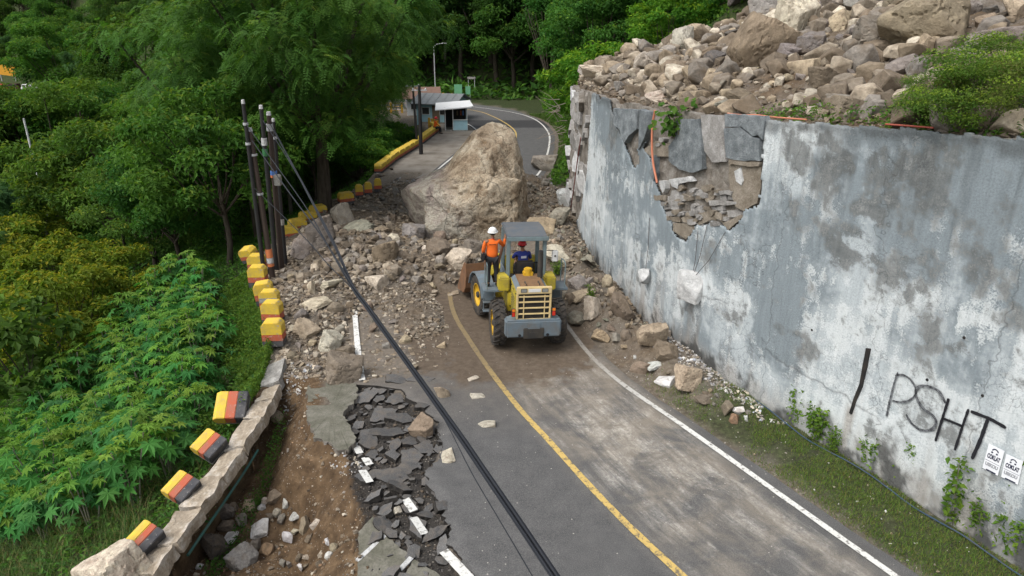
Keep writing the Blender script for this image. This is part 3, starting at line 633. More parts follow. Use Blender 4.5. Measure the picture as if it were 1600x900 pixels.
# slabs of render that still cling to the broken part
for i, (pts, m, tl, o1) in enumerate([
    ([(262,178),(355,185),(352,262),(325,285),(305,318),(285,262),(262,238)], MAT_SLATE, (0.02,-0.04), 0.07),
    ([(372,182),(402,192),(405,250),(385,300),(358,345),(362,290)], MAT_SLATE, (-0.03,0.05), 0.09),
    ([(508,222),(600,222),(612,340),(612,420),(575,438),(520,425),(478,390),(478,330),(505,300)], MAT_SLATE, (0.0,0.02), 0.03),
    ([(708,200),(862,210),(868,228),(858,305),(840,282),(820,290),(770,250),(708,250)], MAT_SLATE, (0.01,0.02), 0.05),
    ([(705,256),(768,254),(815,292),(846,300),(846,388),(770,388),(712,376)], MAT_SLATE, (0.0,0.03), 0.06),
    ([(604,205),(700,208),(700,330),(704,392),(650,396),(618,350),(612,300)], MAT_MASON, (0,0), 0.0),
    ([(412,372),(424,365),(426,440),(418,470),(404,440)], MAT_SLATE, (0,0), 0.05),
    ([(480,462),(560,452),(575,470),(520,480),(512,500),(490,492)], MAT_WHITEC, (0,0.1), 0.04),
    ([(440,470),(465,468),(466,500),(454,520),(446,500)], MAT_WHITEC, (0,0.1), 0.04),
    ([(712,400),(840,402),(842,500),(825,560),(772,590),(740,575),(716,500)], MAT_MORTAR, (0.0,-.02), -0.03),
    ([(720,382),(800,392),(846,392),(842,410),(800,412),(720,402)], MAT_MORTAR, (0,0), 0.03),
    ([(570,640),(590,602),(640,590),(680,600),(690,640),(650,622),(590,650)], MAT_MORTAR, (0,0), -0.02),
    ([(690,640),(760,608),(768,618),(712,668)], MAT_MORTAR, (0,0), -0.01),
    ([(490,640),(560,640),(585,655),(542,706),(490,672)], MAT_MORTAR, (0,0), -0.02),
    ([(370,345),(420,310),(490,330),(470,372),(400,372)], MAT_MORTAR, (0,0), -0.03),
    ([(740,430),(765,415),(775,470),(768,490),(745,470)], MAT_WHITEC, (0,0), 0.0)]):
    uz_plate('plaster_slab', uz_clean(P6(pts)), -0.14, o1, m, tl, WALLT, 0.012, i)
# courses of masonry laid bare
rr = random.Random(5); cnt = 0
for row in range(7):
    y0 = 508 + row*21; x = 425 + rr.uniform(-10, 5) + max(0, row-3)*9
    xe = 712 if row < 5 else 712 - (row-4)*10
    while x < xe:
        wd = rr.uniform(26, 62); hgt = rr.uniform(15, 22)
        if rr.random() < 0.72:
            pts = [(x+1, y0+1+rr.uniform(-2,2)), (x+wd-2, y0+1+rr.uniform(-2,2)), (x+wd-2+rr.uniform(-3,2), y0+hgt+rr.uniform(-1,3)), (x+1+rr.uniform(-2,3), y0+hgt+rr.uniform(-2,2))]
            uz_plate('masonry_stone', uz_clean(P6(pts)), -0.16, rr.uniform(-0.09, 0.03), MAT_MASON if rr.random() < .75 else MAT_MORTAR, (rr.uniform(-.15,.15), rr.uniform(-.1,.2)), WALLT, 0.022, 100+cnt); cnt += 1
        x += wd
for i in range(44):
    x, y = rr.uniform(425, 520), rr.uniform(190, 330)
    if i > 12: x, y = rr.uniform(450, 690), rr.uniform(500, 640)
    s_ = rr.uniform(10, 24); a0 = rr.uniform(0, 6)
    pts = [(x + s_*rr.uniform(.6,1.1)*math.cos(a0+k*1.05), y + s_*rr.uniform(.5,.9)*math.sin(a0+k*1.05)) for k in range(6)]
    uz_plate('masonry_stone', uz_clean(P6(pts)), -0.16, rr.uniform(-0.06, 0.05), MAT_MORTAR if rr.random() < .5 else MAT_MASON, (rr.uniform(-.2,.2), rr.uniform(-.2,.2)), WALLT, 0.01, 300+i)
# the torn left end: blocks of broken concrete stacked on one another
for i in range(40):
    u = rr.uniform(u_end+0.3, WU-0.1); z = rr.uniform(0.6, 6.3); s_ = rr.uniform(0.3, 0.85)
    if not gash(np.array([u]), np.array([z]))[0]: continue
    pts = [(u + s_*rr.uniform(.7,1.2)*math.cos(k*1.05), z + s_*rr.uniform(.5,.9)*math.sin(k*1.05)) for k in range(6)]
    uz_plate('masonry_stone', pts, -0.2, rr.uniform(-0.10, 0.12), [MAT_WHITEC, MAT_MASON, MAT_MASON, MAT_CORE][rr.randrange(4)], (rr.uniform(-.2,.2), rr.uniform(-.2,.2)), WALLT, 0.02, 500+i)
# drain slot: proud black plate, the shade of the recess put into its colour
uz_plate('slot_shade_plate', SLOT, -0.02, 0.034, MAT_BLACK, (0,0), WALLT, 0.004, 3); q = SLOT; mb = MB(); c0 = wall_pt((q[0][0]+q[1][0])/2, (q[0][1]+q[1][1])/2, -0.075); c1 = wall_pt((q[3][0]+q[4][0])/2, (q[3][1]+q[4][1])/2, -0.075)
pass
for (x, y) in [(155,35),(755,266),(690,62),(560,210)]:  # weep holes as solid black discs, the shade inside put into their colour
    a = wall_hit(1200+x/2.25, 500+y/2.25)
    if a: mb = MB(); mb.cyl(tuple(wall_pt(a[0], a[1], -0.03)), tuple(wall_pt(a[0], a[1], 0.012)), 0.03, n=10); mb.build('weep_hole_disc', MAT_BLACK, WALLT)
# graffiti
g = G('black_spray_paint'); p = g.pos(); MAT_GRAF = g.out((0.014,0.014,0.018), 0.75, spec=0.3)
g = G('faded_spray_paint'); p = g.pos(); MAT_GRAF2 = g.out(g.ramp(g.noise(p, 14, 5, 0.7), [(0.4, (0.03,0.03,0.035)), (0.6, (0.16,0.17,0.18))]), 0.8, spec=0.3)
def stroke(mb, pts, wd, n=0):
    Q = dense([wall_hit(1200+x/2.25, 500+y/2.25) for x, y in pts], 0.04); t = np.gradient(Q, axis=0); t /= np.hypot(t[:,0], t[:,1])[:,None]
    w_ = wd/2*(1 + 0.45*fbm(Q[:,0]*14, Q[:,1]*14, n, 4)); w_[0] *= .6; w_[-1] *= .6
    A = Q + np.stack([-t[:,1], t[:,0]], -1)*w_[:,None]; B = Q - np.stack([-t[:,1], t[:,0]], -1)*w_[:,None]; k = len(Q)
    V = np.vstack([wall_pt(A[:,0], A[:,1], 0.030), wall_pt(B[:,0], B[:,1], 0.030)])
    mb.add([tuple(v) for v in V], [[i, i+1, k+i+1, k+i] for i in range(k-1)])
L = {'P': ([[(460,183),(446,225),(430,290),(420,338)], [(450,195),(475,192),(503,207),(521,235),(521,262),(497,283),(468,288),(440,283)]], 0.045, MAT_GRAF2),
     'S': ([[(628,292),(606,252),(578,236),(548,230),(524,242),(528,278),(552,312),(585,337),(595,362),(577,384),(542,386),(508,362),(489,330)]], 0.055, MAT_GRAF2),
     'H': ([[(639,275),(615,350),(592,425)], [(709,312),(690,365),(660,457)], [(614,343),(650,357),(690,374)]], 0.050, MAT_GRAF),
     'T': ([[(716,320),(780,345),(840,378)], [(776,348),(748,425),(720,487)]], 0.062, MAT_GRAF)}
for k, (ss, wd, m) in L.items():
    mb = MB()
    for i, s_ in enumerate(ss): stroke(mb, s_, wd, i)
    props(mb.build('graffiti_letter', m, WALLT), 'sprayed black letter ' + k)
# posters
g = G('poster_paper'); MAT_PAPER = g.out(g.mix(g.ramp(g.noise(g.pos(), 6, 5), [(0.4, 0), (0.7, 0.35)]), (0.74,0.76,0.79), (0.55,0.57,0.60)), 0.7)
g = G('poster_ink'); MAT_INK = g.out((0.022,0.024,0.055), 0.7); g = G('poster_grey_ink'); MAT_INK2 = g.out((0.30,0.31,0.33), 0.7)
def poster(corners, label, cut=False):
    q = [wall_hit(*c) for c in corners]; cu = sum(a[0] for a in q)/4; cz = sum(a[1] for a in q)/4
    c = Vector(wall_pt(cu, cz, 0.034)); xa = (Vector(wall_pt((q[1][0]+q[2][0])/2, 0)) - Vector(wall_pt((q[0][0]+q[3][0])/2, 0))).normalized()
    ud = Vector(((q[1][0]-q[0][0]), (q[1][1]-q[0][1]))); wd = ud.length; hd = Vector((q[3][0]-q[0][0], q[3][1]-q[0][1])).length
    zz = Vector((0,0,1)); nn = xa.cross(zz).normalized(); rot = Matrix((xa, zz, nn)).transposed().to_4x4()
    roll = math.atan2(q[1][1]-q[0][1], abs(q[1][0]-q[0][0]))
    root = thing('poster', label, 'poster', c); root.matrix_world = Matrix.Translation(c) @ rot @ Matrix.Rotation(roll, 4, 'Z')
    mb = MB(); mb.box((0,0,0), (wd, hd, 0.004)); mb.build('sheet', MAT_PAPER, root)
    def txt(s_, size, y, m, nm):
        cv = bpy.data.curves.new(nm, 'FONT'); cv.body = s_; cv.size = size; cv.align_x = 'CENTER'; cv.align_y = 'CENTER'; cv.offset = 0.006; cv.extrude = 0.001; cv.materials.append(m)
        t_ = bpy.data.objects.new(nm, cv); COL.objects.link(t_); bpy.context.view_layer.update()
        me = bpy.data.meshes.new_from_object(t_.evaluated_get(bpy.context.evaluated_depsgraph_get())); COL.objects.unlink(t_); bpy.data.objects.remove(t_)
        xs = [v.co.x for v in me.vertices]; k = min(1.0, wd*.80/(max(xs)-min(xs)))
        o = bpy.data.objects.new(nm, me); o.location = (0, y, 0.0045); o.scale = (k, 1, 1); link(o, root)
    txt('COKLAT', hd*0.235, hd*0.06, MAT_INK, 'lettering'); txt('USKOU', hd*0.17, -hd*0.26, MAT_INK2, 'lettering')
    e = MB(); k = 14      # the small emblem: an arc over two dots
    vs = []; 
    for i in range(k+1):
        a = math.pi*(0.05 + 0.9*i/k); vs += [(math.cos(a)*hd*.12, hd*.30+math.sin(a)*hd*.12, .004), (math.cos(a)*hd*.075, hd*.30+math.sin(a)*hd*.075, .004)]
    e.add(vs, [[2*i, 2*i+2, 2*i+3, 2*i+1] for i in range(k)])
    for sx in (-.09, .07): e.cyl((sx*hd, hd*.245, .003), (sx*hd, hd*.245, .005), hd*.035, n=10)
    e.build('emblem', MAT_INK, root)
    for c_, d_ in (((0, -hd*.12, .0045), (wd*.92, hd*.012, .001)), ((wd*.05, -hd*.475, .0045), (wd*.62, hd*.05, .001))): e = MB(); e.box(c_, d_); e.build('rule', MAT_INK, root)
poster([(1546.5,693),(1571,705),(1564,741),(1534.5,730)], 'white printed poster pasted on the wall right beside the letter T')
poster([(1573.5,708),(1600,720),(1594,757),(1565.5,744)], 'white printed poster partly behind weeds, farther from the letter T')
# ------------------------------------------------------------------ rocks
def rock_mat(name, contrast=1.0, speck=0.5, scale=2.2, dirt=0.5):
    g = G(name); p = g.tc(); base = g.info('Color'); rnd = g.info('Random')
    q = g.n('VectorMath', {0: p, 1: g.n('CombineXYZ', {0: g.math('MULTIPLY', rnd, 37.0), 1: g.math('MULTIPLY', rnd, 91.0), 2: 3.0}).outputs[0]}, operation='ADD').outputs[0]
    n = g.noise(q, scale, 8, 0.66, 0.4); f = g.noise(q, scale*8, 6, 0.7); big = g.noise(q, scale*0.45, 4, 0.6, 0.8)
    c = g.mix(0.75*contrast, base, g.ramp(n, [(0.28, (0.20,0.19,0.18)), (0.5, (0.5,0.5,0.5)), (0.72, (0.74,0.735,0.72))]), 'OVERLAY')
    c = g.mix(0.55*contrast, c, g.ramp(f, [(0.26, (0.16,0.155,0.15)), (0.5, (0.5,0.5,0.5)), (0.78, (0.8,0.8,0.79))]), 'OVERLAY')
    c = g.mix(g.math('MULTIPLY', g.ramp(big, [(0.48, 0), (0.66, 1)]), dirt), c, (0.155,0.118,0.080))
    h = g.math('ADD', n, g.math('MULTIPLY', f, 0.45))
    return g.out(c, 0.9, g.bump(h, 0.9, 0.06), spec=0.25)
MAT_ROCK = rock_mat('quarry_rock')
MAT_BOULDER_ = None
def hull_rock(seed, npts=14, e=0.35):
    r = random.Random(seed); bm = bmesh.new()
    for _ in range(npts):
        v = Vector((r.gauss(0,1), r.gauss(0,1), r.gauss(0,1))).normalized()
        k = max(abs(v.x), abs(v.y), abs(v.z)); v = v * (1-e) + v/k*e
        bm.verts.new(v * r.uniform(0.82, 1.05))
    bmesh.ops.convex_hull(bm, input=bm.verts); bmesh.ops.delete(bm, geom=[v for v in bm.verts if not v.link_faces], context='VERTS')
    bmesh.ops.dissolve_limit(bm, angle_limit=R(14), verts=bm.verts, edges=bm.edges)
    bmesh.ops.bevel(bm, geom=list(bm.edges), offset=0.055, segments=1, affect='EDGES', clamp_overlap=True)
    bmesh.ops.triangulate(bm, faces=bm.faces)
    me = bpy.data.meshes.new('rock'); bm.to_mesh(me); bm.free(); me.materials.append(MAT_ROCK); return me
def ico(level):
    bm = bmesh.new(); bmesh.ops.create_icosphere(bm, subdivisions=level, radius=1.0)
    V = np.array([v.co[:] for v in bm.verts]); F = np.array([[v.index for v in f.verts] for f in bm.faces]); bm.free(); return V, F
_ico = {k: ico(k) for k in (2, 3, 4, 5, 6)}
def plane_rock(seed, level=4, nplanes=15, amp=0.05, chip=0.05, planes=None, soft=26):
    """faceted block: directions pushed out to a set of cutting planes, roughened by noise"""
    r = np.random.default_rng(seed); D, F = _ico[level]
    if planes is None:
        N = r.normal(size=(nplanes, 3)); N /= np.linalg.norm(N, axis=1)[:,None]; d = r.uniform(0.62, 1.0, nplanes)
        N = np.vstack([N, np.eye(3), -np.eye(3)]); d = np.concatenate([d, r.uniform(.78, 1.0, 6)])
    else: N, d = planes
    dots = D @ N.T; rad = np.where(dots > 0.02, d / np.maximum(dots, 0.02), 9.0)
    m = rad.min(1); P = D * (-np.log(np.exp(-soft*(rad - m[:,None])).sum(1))/soft + m)[:,None]
    o = r.uniform(0, 50)
    nz = fbm(P[:,0]*2+o, P[:,1]*2, P[:,2]*2, 5, 0.55); rg = np.abs(fbm(P[:,0]*3.1+o, P[:,1]*3.1+7, P[:,2]*3.1, 4))
    P = P * (1 + amp*nz - chip*np.exp(-(rg/0.06)**2))[:,None]
    return P, F
ROCK_S = [hull_rock(100+i, random.choice([10,12,15,18])) for i in range(16)]
ROCK_R = [hull_rock(200+i, random.choice([34,44]), 0.1) for i in range(5)]
def _big(i):
    P, F = plane_rock(300+i, 5, random.choice([7,9,12]), 0.075, 0.07, soft=34); me = np_mesh('rock', P, F, [MAT_ROCK], True)
    try: me.set_sharp_from_angle(angle=R(30))
    except Exception: pass
    return me
ROCK_B = [_big(i) for i in range(12)]
HUE = {'tan': (0.35,0.285,0.20), 'brown': (0.205,0.165,0.122), 'grey': (0.235,0.212,0.185), 'pale': (0.47,0.42,0.335), 'dark': (0.115,0.103,0.092), 'mauve': (0.225,0.20,0.185), 'white': (0.62,0.61,0.585), 'green': (0.235,0.225,0.175), 'rust': (0.27,0.175,0.105)}
HUEWORD = {'tan': 'tan', 'brown': 'brown', 'grey': 'grey', 'pale': 'pale cream', 'dark': 'dark grey', 'mauve': 'mauve grey', 'white': 'white', 'green': 'greenish', 'rust': 'rusty brown'}
ROCKS = []          # (object, hue, shape word, size in metres, zone key) for the labels
def jit(c, r, a=0.16):
    k = 1 + r.uniform(-a, a); return (c[0]*k*(1+r.uniform(-.05,.05)), c[1]*k, c[2]*k*(1+r.uniform(-.06,.06)), 1)
def put_rock(pos, size, hue, shape='block', seed=0, sink=0.28, big=None, rot=None, zone='', label=None, group=None, name='rock', cat='rock', asp=None):
    r = random.Random(seed*7919 + 13)
    me = r.choice(ROCK_B) if (big or (big is None and size > 0.75)) else (r.choice(ROCK_R) if shape == 'round' else r.choice(ROCK_S))
    a = asp or {'block': (1, r.uniform(.72,.95), r.uniform(.68,.9)), 'flat': (1, r.uniform(.6,.9), r.uniform(.28,.4)), 'long': (1, r.uniform(.4,.55), r.uniform(.4,.5)), 'round': (1, r.uniform(.85,1), r.uniform(.8,.95)), 'tall': (.75,.7,1.1)}[shape]
    o = bpy.data.objects.new(name, me); h = size/2
    o.scale = (h*a[0], h*a[1], h*a[2])
    tilt = 0.35 if shape in ('block', 'round', 'tall') else 0.22
    o.rotation_euler = rot or (r.uniform(-tilt, tilt), r.uniform(-tilt, tilt), r.uniform(0, 6.283))
    o.location = (pos[0], pos[1], pos[2] + h*a[2]*(1-2*sink)); o.color = jit(HUE[hue], r)
    link(o); props(o, label, cat, group)
    ROCKS.append([o, hue, shape, size, zone]); return o
def rock_px(px, py, wpx, hue, shape='block', seed=0, zone='', sink=0.28, label=None, **kw):
    """(px, py) is the foot of the rock, wpx its breadth in the photograph"""
    p = hit(px, py); d = depth_of(p)
    back = wpx/FPX*d*0.30
    n = math.hypot(p[0], p[1]); q = (p[0]*(1+back/n), p[1]*(1+back/n)); z = float(hh(*q))
    return put_rock((q[0], q[1], z), wpx/FPX*d*1.08, hue, shape, seed, sink, zone=zone, label=label, **kw)

# ---- the giant boulder lying on the road
def boulder_mat():
    g = G('giant_boulder_rock'); p = g.pos(); n = g.noise(p, 0.9, 9, 0.68, 0.5); f = g.noise(p, 7, 8, 0.72); big = g.noise(p, 0.35, 4, 0.6, 0.6)
    X, Y, Z = g.sep(p)
    c = g.ramp(n, [(0.30, (0.125,0.088,0.055)), (0.42, (0.31,0.24,0.165)), (0.53, (0.47,0.39,0.285)), (0.68, (0.60,0.53,0.42))])
    lob = g.ramp(g.math('ADD', g.math('MULTIPLY', X, -0.22), g.math('ADD', g.math('MULTIPLY', Z, -0.13), g.math('MULTIPLY', big, 0.9))), [(0.62, 0), (0.95, 1)])
    grey = g.ramp(g.noise(p, 0.8, 8, 0.7, 1.4), [(0.30, (0.19,0.15,0.145)), (0.42, (0.31,0.265,0.245)), (0.55, (0.43,0.40,0.335)), (0.68, (0.50,0.48,0.41)), (0.8, (0.35,0.365,0.295))])
    c = g.mix(g.math('MULTIPLY', lob, 0.85), c, grey)
    mv = g.ramp(g.noise(p, 0.65, 5, 0.55, 1.0), [(0.55, 0), (0.66, 1)])
    c = g.mix(g.math('MULTIPLY', mv, g.math('MULTIPLY', lob, 0.75)), c, (0.24,0.185,0.185))
    c = g.mix(g.ramp(g.noise(p, 2.3, 8, 0.75), [(0.54, 0), (0.66, 0.7)]), c, (0.18,0.115,0.06))
    c = g.mix(g.ramp(f, [(0.30, 0.6), (0.45, 0)]), c, (0.115,0.085,0.058)); c = g.mix(g.ramp(g.noise(p, 3.1, 9, 0.8, 1.2), [(0.36, 0.75), (0.45, 0)]), c, (0.10,0.072,0.048))
    c = g.mix(g.ramp(f, [(0.60, 0), (0.80, 0.55)]), c, (0.52,0.47,0.39))
    c = g.mix(0.65, c, g.ramp(g.noise(p, 19, 7, 0.75), [(0.28, 0.22), (0.5, 0.54), (0.74, 0.82)]), 'OVERLAY')
    ck = g.ramp(g.voro(g.n('VectorMath', {0: p, 1: g.n('VectorMath', {0: g.n('TexNoise', {'Vector': p, 'Scale': 1.2, 'Detail': 5}).outputs[1], 'Scale': 1.3}, operation='SCALE').outputs[0]}, operation='ADD').outputs[0], 0.62, 'DISTANCE_TO_EDGE'), [(0, 1), (0.022, 0)])
    c = g.mix(g.math('MULTIPLY', ck, g.ramp(big, [(0.45, 0), (0.7, .45)])), c, (0.06,0.045,0.03))
    h = g.math('SUBTRACT', g.math('ADD', n, g.math('MULTIPLY', f, 0.5)), g.math('MULTIPLY', ck, 0.2))
    return g.out(c, 0.92, g.bump(h, 1.0, 0.30), spec=0.22)
MAT_BOULDER = boulder_mat()
def giant_boulder():
    dep = 33.2; c0 = Vector(at_depth(742, 305, dep)); s = dep/FPX
    Rv, Uv, Fv = Vector((1,0,0)), Vector((0, _S, _C)), Vector((0, _C, -_S))          # camera-parallel right, up, away
    D, F = _ico[6]; Dn = D
    def shape(poly, tilts, extra):
        N, d = [], []
        k = len(poly)
        for i in range(k):
            (x0, y0), (x1, y1) = poly[i], poly[(i+1) % k]
            a = Vector(((x0-742)*s, -(y0-305)*s)); b = Vector(((x1-742)*s, -(y1-305)*s)); e = b-a
            n2 = Vector((-e.y, e.x)).normalized()
            if n2.dot((a+b)/2) < 0: n2 = -n2
            t = tilts[i % len(tilts)]
            n3 = (Rv*n2.x + Uv*n2.y + Fv*t).normalized(); pt = Rv*((a.x+b.x)/2) + Uv*((a.y+b.y)/2) + Fv*0.35
            dd = n3.dot(pt)
            if dd > 0.25: N.append(n3[:]); d.append(dd)
        for (v, dd) in extra:
            v = (Rv*v[0] + Uv*v[1] + Fv*v[2]).normalized(); N.append(v[:]); d.append(dd)
        return np.array(N), np.array(d)
    main = shape([(676,392),(742,405),(836,392),(829,335),(818,255),(808,218),(786,194),(764,190),(737,204),(710,238),(672,286)], [-0.25, 0.1, -0.45, 0.15, -0.1, 0.3, 0.2],
                 [((0.12,0.30,-1), 1.95), ((0.72,0.25,-1), 1.85), ((-0.5,0.15,-1), 1.75), ((0.1,0.7,-0.8), 2.25), ((0.2,0,1), 2.4), ((-0.6,0.2,1), 2.3), ((0,-0.6,-1), 2.0)])
    lobe = shape([(632,292),(646,330),(670,358),(712,384),(800,396),(800,300),(752,268),(700,262),(672,272),(650,280)], [-0.3, -0.5, -0.15, 0.2, 0.2, 0.3, -0.2],
                 [((-0.25,0.28,-1), 1.75), ((-0.9,0.35,-0.7), 2.6), ((0.2,-.5,-1), 1.9), ((-0.3,1,-0.35), 1.55), ((0,0,1), 1.7), ((-0.55,-0.3,-1), 2.1)])
    out = None
    for (N, d), soft in ((main, 46), (lobe, 46)):
        dots = Dn @ N.T; rad = np.where(dots > 0.03, d/np.maximum(dots, 0.03), 30.0); m = rad.min(1)
        q = -np.log(np.exp(-soft*(rad-m[:,None])).sum(1))/soft + m
        out = q if out is None else np.log(np.exp(40*(out-np.maximum(out,q))) + np.exp(40*(q-np.maximum(out,q))))/40 + np.maximum(out, q)
    P = Dn*out[:,None] + np.array(c0[:])
    n1 = fbm(P[:,0]*0.7, P[:,1]*0.7, P[:,2]*0.7, 5, .55); n2 = fbm(P[:,0]*2.6+9, P[:,1]*2.6, P[:,2]*2.6, 5, .6); rg = np.abs(fbm(P[:,0]*0.75+31, P[:,1]*0.75, P[:,2]*0.75, 4)); st = np.round(fbm(P[:,0]*1.1+3, P[:,1]*1.1, P[:,2]*0.9, 3)*5)/5
    rg2 = np.abs(fbm(P[:,0]*1.9+11, P[:,1]*1.9, P[:,2]*1.3, 4))
    P = P + Dn*(0.13*n1 + 0.10*n2 - 0.14*np.exp(-(rg/0.035)**2) - 0.06*np.exp(-(rg2/0.04)**2) + 0.09*st)[:,None]
    me = np_mesh('boulder', P - np.array([c0.x, c0.y, 0]), F, [MAT_BOULDER], True)
    o = mesh_obj('boulder', me, None, (c0.x, c0.y, 0))
    return props(o, 'giant tan boulder taller than the loader, lying across the road', 'boulder')
BOULDER = giant_boulder()

# ---- rocks one can pick out
K = 'rock'
LISTED = [  # px, py(foot), breadth px, hue, shape, label
 (590,452,36,'pale','block','pale cream rock by itself beside the cable bundle, left of the muddy clearing'),
 (714,420,42,'pale','block','pale cream rock at the left rim of the loader bucket'),
 (536,600,58,'brown','block','big brown angular rock on the road beside the broken white line'),
 (662,684,44,'brown','block','brown blocky rock lying on the broken asphalt slabs next to the cable'),
 (692,626,28,'tan','tall','tan and white split rock touching the cable above the broken asphalt'),
 (738,598,26,'pale','flat','small flat pale rock on the asphalt just left of the yellow line'),
 (758,672,32,'pale','flat','flat pale rock lying alone on clean asphalt between cable and yellow line'),
 (746,626,26,'pale','flat','low pale rock on the asphalt between two others left of the yellow line'),
 (700,724,34,'pale','flat','flat cream rock shaped like a wedge at the rim of the broken asphalt'),
 (622,806,18,'pale','round','small cream pebble sitting among the dark asphalt slabs'),
 (516,547,46,'pale','block','cream topped rock left of the white line, halfway to the striped blocks'),
 (543,560,30,'brown','block','brown rock tight against the cream topped rock left of the white line'),
 (482,525,38,'tan','block','tan rock nearest the upper striped blocks on the dirt shoulder'),
 (495,484,40,'pale','flat','flat cream slab of rock on the dirt shoulder left of the cables'),
 (471,500,26,'grey','block','grey rock behind the tan rock on the dirt shoulder'),
 (520,452,34,'pale','flat','pale flat stone beside the gravel left of the cables'),
 (505,384,60,'grey','block','large grey rock below the tree trunk by the parapet'),
 (478,398,44,'grey','block','grey rock right of the black poles'),
 (606,408,58,'brown','block','large brown rock left of the giant boulder in the heap'),
 (645,372,40,'mauve','block','mauve grey rock under the left tip of the giant boulder'),
 (738,372,40,'mauve','flat','flat mauve slab leaning on the foot of the giant boulder'),
 (738,395,34,'grey','block','grey rock between the flat mauve slab and the loader bucket'),
 (690,400,36,'brown','block','brown rock in front of the giant boulder foot'),
 (560,360,50,'green','flat','greenish slab near the tree trunk on the debris'),
 (535,350,40,'grey','tall','grey upright stone right of the tree trunk'),
 (926,500,36,'pale','tall','cream upright rock beside the loader bumper, against the debris'),
 (968,498,44,'brown','round','big brown rounded boulder leaning against the wall foot'),
 (1016,545,50,'tan','block','largest tan rock at the foot of the wall, beyond the white rubble'),
 (938,535,28,'tan','round','rounded tan rock beside the muddy road edge'),
 (903,512,28,'green','block','dark greenish block right behind the loader bumper'),
 (1040,568,38,'brown','block','brown rock in the white rubble against the wall'),
 (1002,585,28,'brown','block','brown rock at the road side of the white rubble'),
 (1072,612,42,'tan','round','tan rounded rock in the middle of the white rubble'),
 (1100,636,32,'brown','flat','dark brown flat rock below the white rubble'),
 (1022,582,28,'white','flat','white slab standing on edge in the rubble by the wall'),
 (1040,605,34,'white','flat','long white concrete fragment at the edge of the grass verge'),
 (1153,648,20,'white','block','small white block nearest the grass verge'),
 (1134,650,26,'brown','block','small brown rock beside the white block by the verge'),
 (1146,662,18,'rust','block','small rusty rock just in front of the white block by the verge'),
 (870,420,54,'pale','flat','pale flat rock beside the loader mirror'),
 (905,470,36,'tan','flat','tan flat rock behind the right handrail of the loader'),
 (842,366,50,'tan','block','tan rock behind the loader roof'),
 (872,352,34,'green','block','greenish rock at the wall foot behind the loader'),
 (905,452,28,'grey','block','grey rock wedged at the wall foot next to the loader'),
 (890,480,24,'brown','block','brown rock just right of the loader bumper'),
 (852,268,44,'grey','block','grey lump of concrete at the broken far end of the wall'),
 (884,322,34,'white','tall','white and dark concrete block hanging at the torn wall end'),
 (206,985,112,'pale','block','large pale rock at the bottom end of the broken kerb'),
 (354,692,0,'brown','round',''),
 (390,800,24,'tan','round','round tan stone in the washed out hole'),
 (434,668,24,'tan','round','round tan stone on the rim of the washed out hole'),
 (408,760,10,'pale','round','tiny pale stone in the hole'),
 (447,800,20,'white','tall','white concrete sliver standing in the hole'),
 (408,835,34,'white','flat','white topped concrete fragment in the hole'),
 (340,872,52,'dark','block','dark concrete chunk with white edge under the last striped block'),
 (384,885,44,'grey','block','grey concrete chunk at the bottom of the hole'),
 (418,868,24,'rust','round','rounded rust coloured stone at the bottom of the hole'),
 (362,850,28,'white','flat','small white concrete piece beside the dark chunk in the hole'),
 # above the wall
 (1022,162,32,'pale','block','square greenish cream block on the wall top beside the creeper'),
 (1008,112,46,'pale','block','pale cream block near the left end of the rubble slope'),
 (1066,76,42,'pale','tall','cream upright boulder on the skyline of the rubble slope'),
 (935,120,56,'pale','flat','pale rounded slab at the left tip of the rubble slope'),
 (1055,118,34,'brown','block','dark brown block below the cream upright boulder'),
 (1112,100,40,'dark','block','dark rock left of the tall split boulder'),
 (1178,110,100,'brown','tall','tall split boulder with a cream top on the rubble slope'),
 (1240,62,76,'pale','tall','cream pointed boulder behind the tall split boulder'),
 (1230,92,44,'mauve','block','mauve block right of the tall split boulder'),
 (1270,82,50,'mauve','block','mauve rounded block in the upper middle of the slope'),
 (1146,60,40,'dark','flat','dark flat rock at the upper left of the slope'),
 (1130,120,50,'brown','flat','long brown slab lying at the foot of the tall split boulder'),
 (1175,116,36,'tan','flat','tan flat rock in front of the tall split boulder'),
 (1160,160,46,'brown','flat','brown slab just above the broken wall edge'),
 (1140,175,60,'green','flat','large greenish slab resting on the broken wall edge'),
 (1312,44,40,'tan','round','tan rounded boulder high on the slope'),
 (1380,78,90,'grey','block','large grey angular boulder in the middle of the slope'),
 (1440,70,120,'brown','block','huge dark brown boulder below the skyline on the right'),
 (1475,66,50,'pale','block','pale block between the huge dark boulder and the bush'),
 (1446,82,28,'tan','round','small tan rock below the pale block'),
 (1560,82,90,'mauve','flat','broad flat mauve boulder at the right edge above the bush'),
 (1410,118,42,'grey','block','grey block left of the bush'),
 (1425,128,40,'grey','tall','grey upright rock touching the bush'),
 (1322,166,56,'grey','flat','grey ridge shaped slab just above the wall top'),
 (1318,186,48,'brown','round','brown rounded rock half hidden behind the wall top'),
 (1376,184,50,'tan','flat','tan flat rock lying along the wall top'),
 (1275,180,36,'pale','flat','cream wedge on the wall top left of the brown rounded rock'),
 (1285,140,50,'brown','round','brown clod of earth and rock on the slope'),
 (1330,105,24,'pale','block','small pale rock below the tan rounded boulder'),
 (1584,150,44,'tan','tall','tan rock behind the bush at the right edge'),
 (1208,98,40,'brown','block','brown rock in the shade of the tall split boulder'),
 (1350,20,60,'grey','block','grey boulder on the top edge of the slope'),
 (1415,18,70,'brown','block','brown boulder on the top edge right of the grey one'),
 (1500,26,60,'grey','block','grey boulder above the pale block'),
 (1590,30,60,'tan','block','pale tan boulder in the top right corner'),
 (1200,22,60,'grey','block','grey brown boulder at the upper left of the slope'),
 (1160,22,50,'dark','block','dark boulder beside the vegetation edge'),
]
LISTED_PX = []
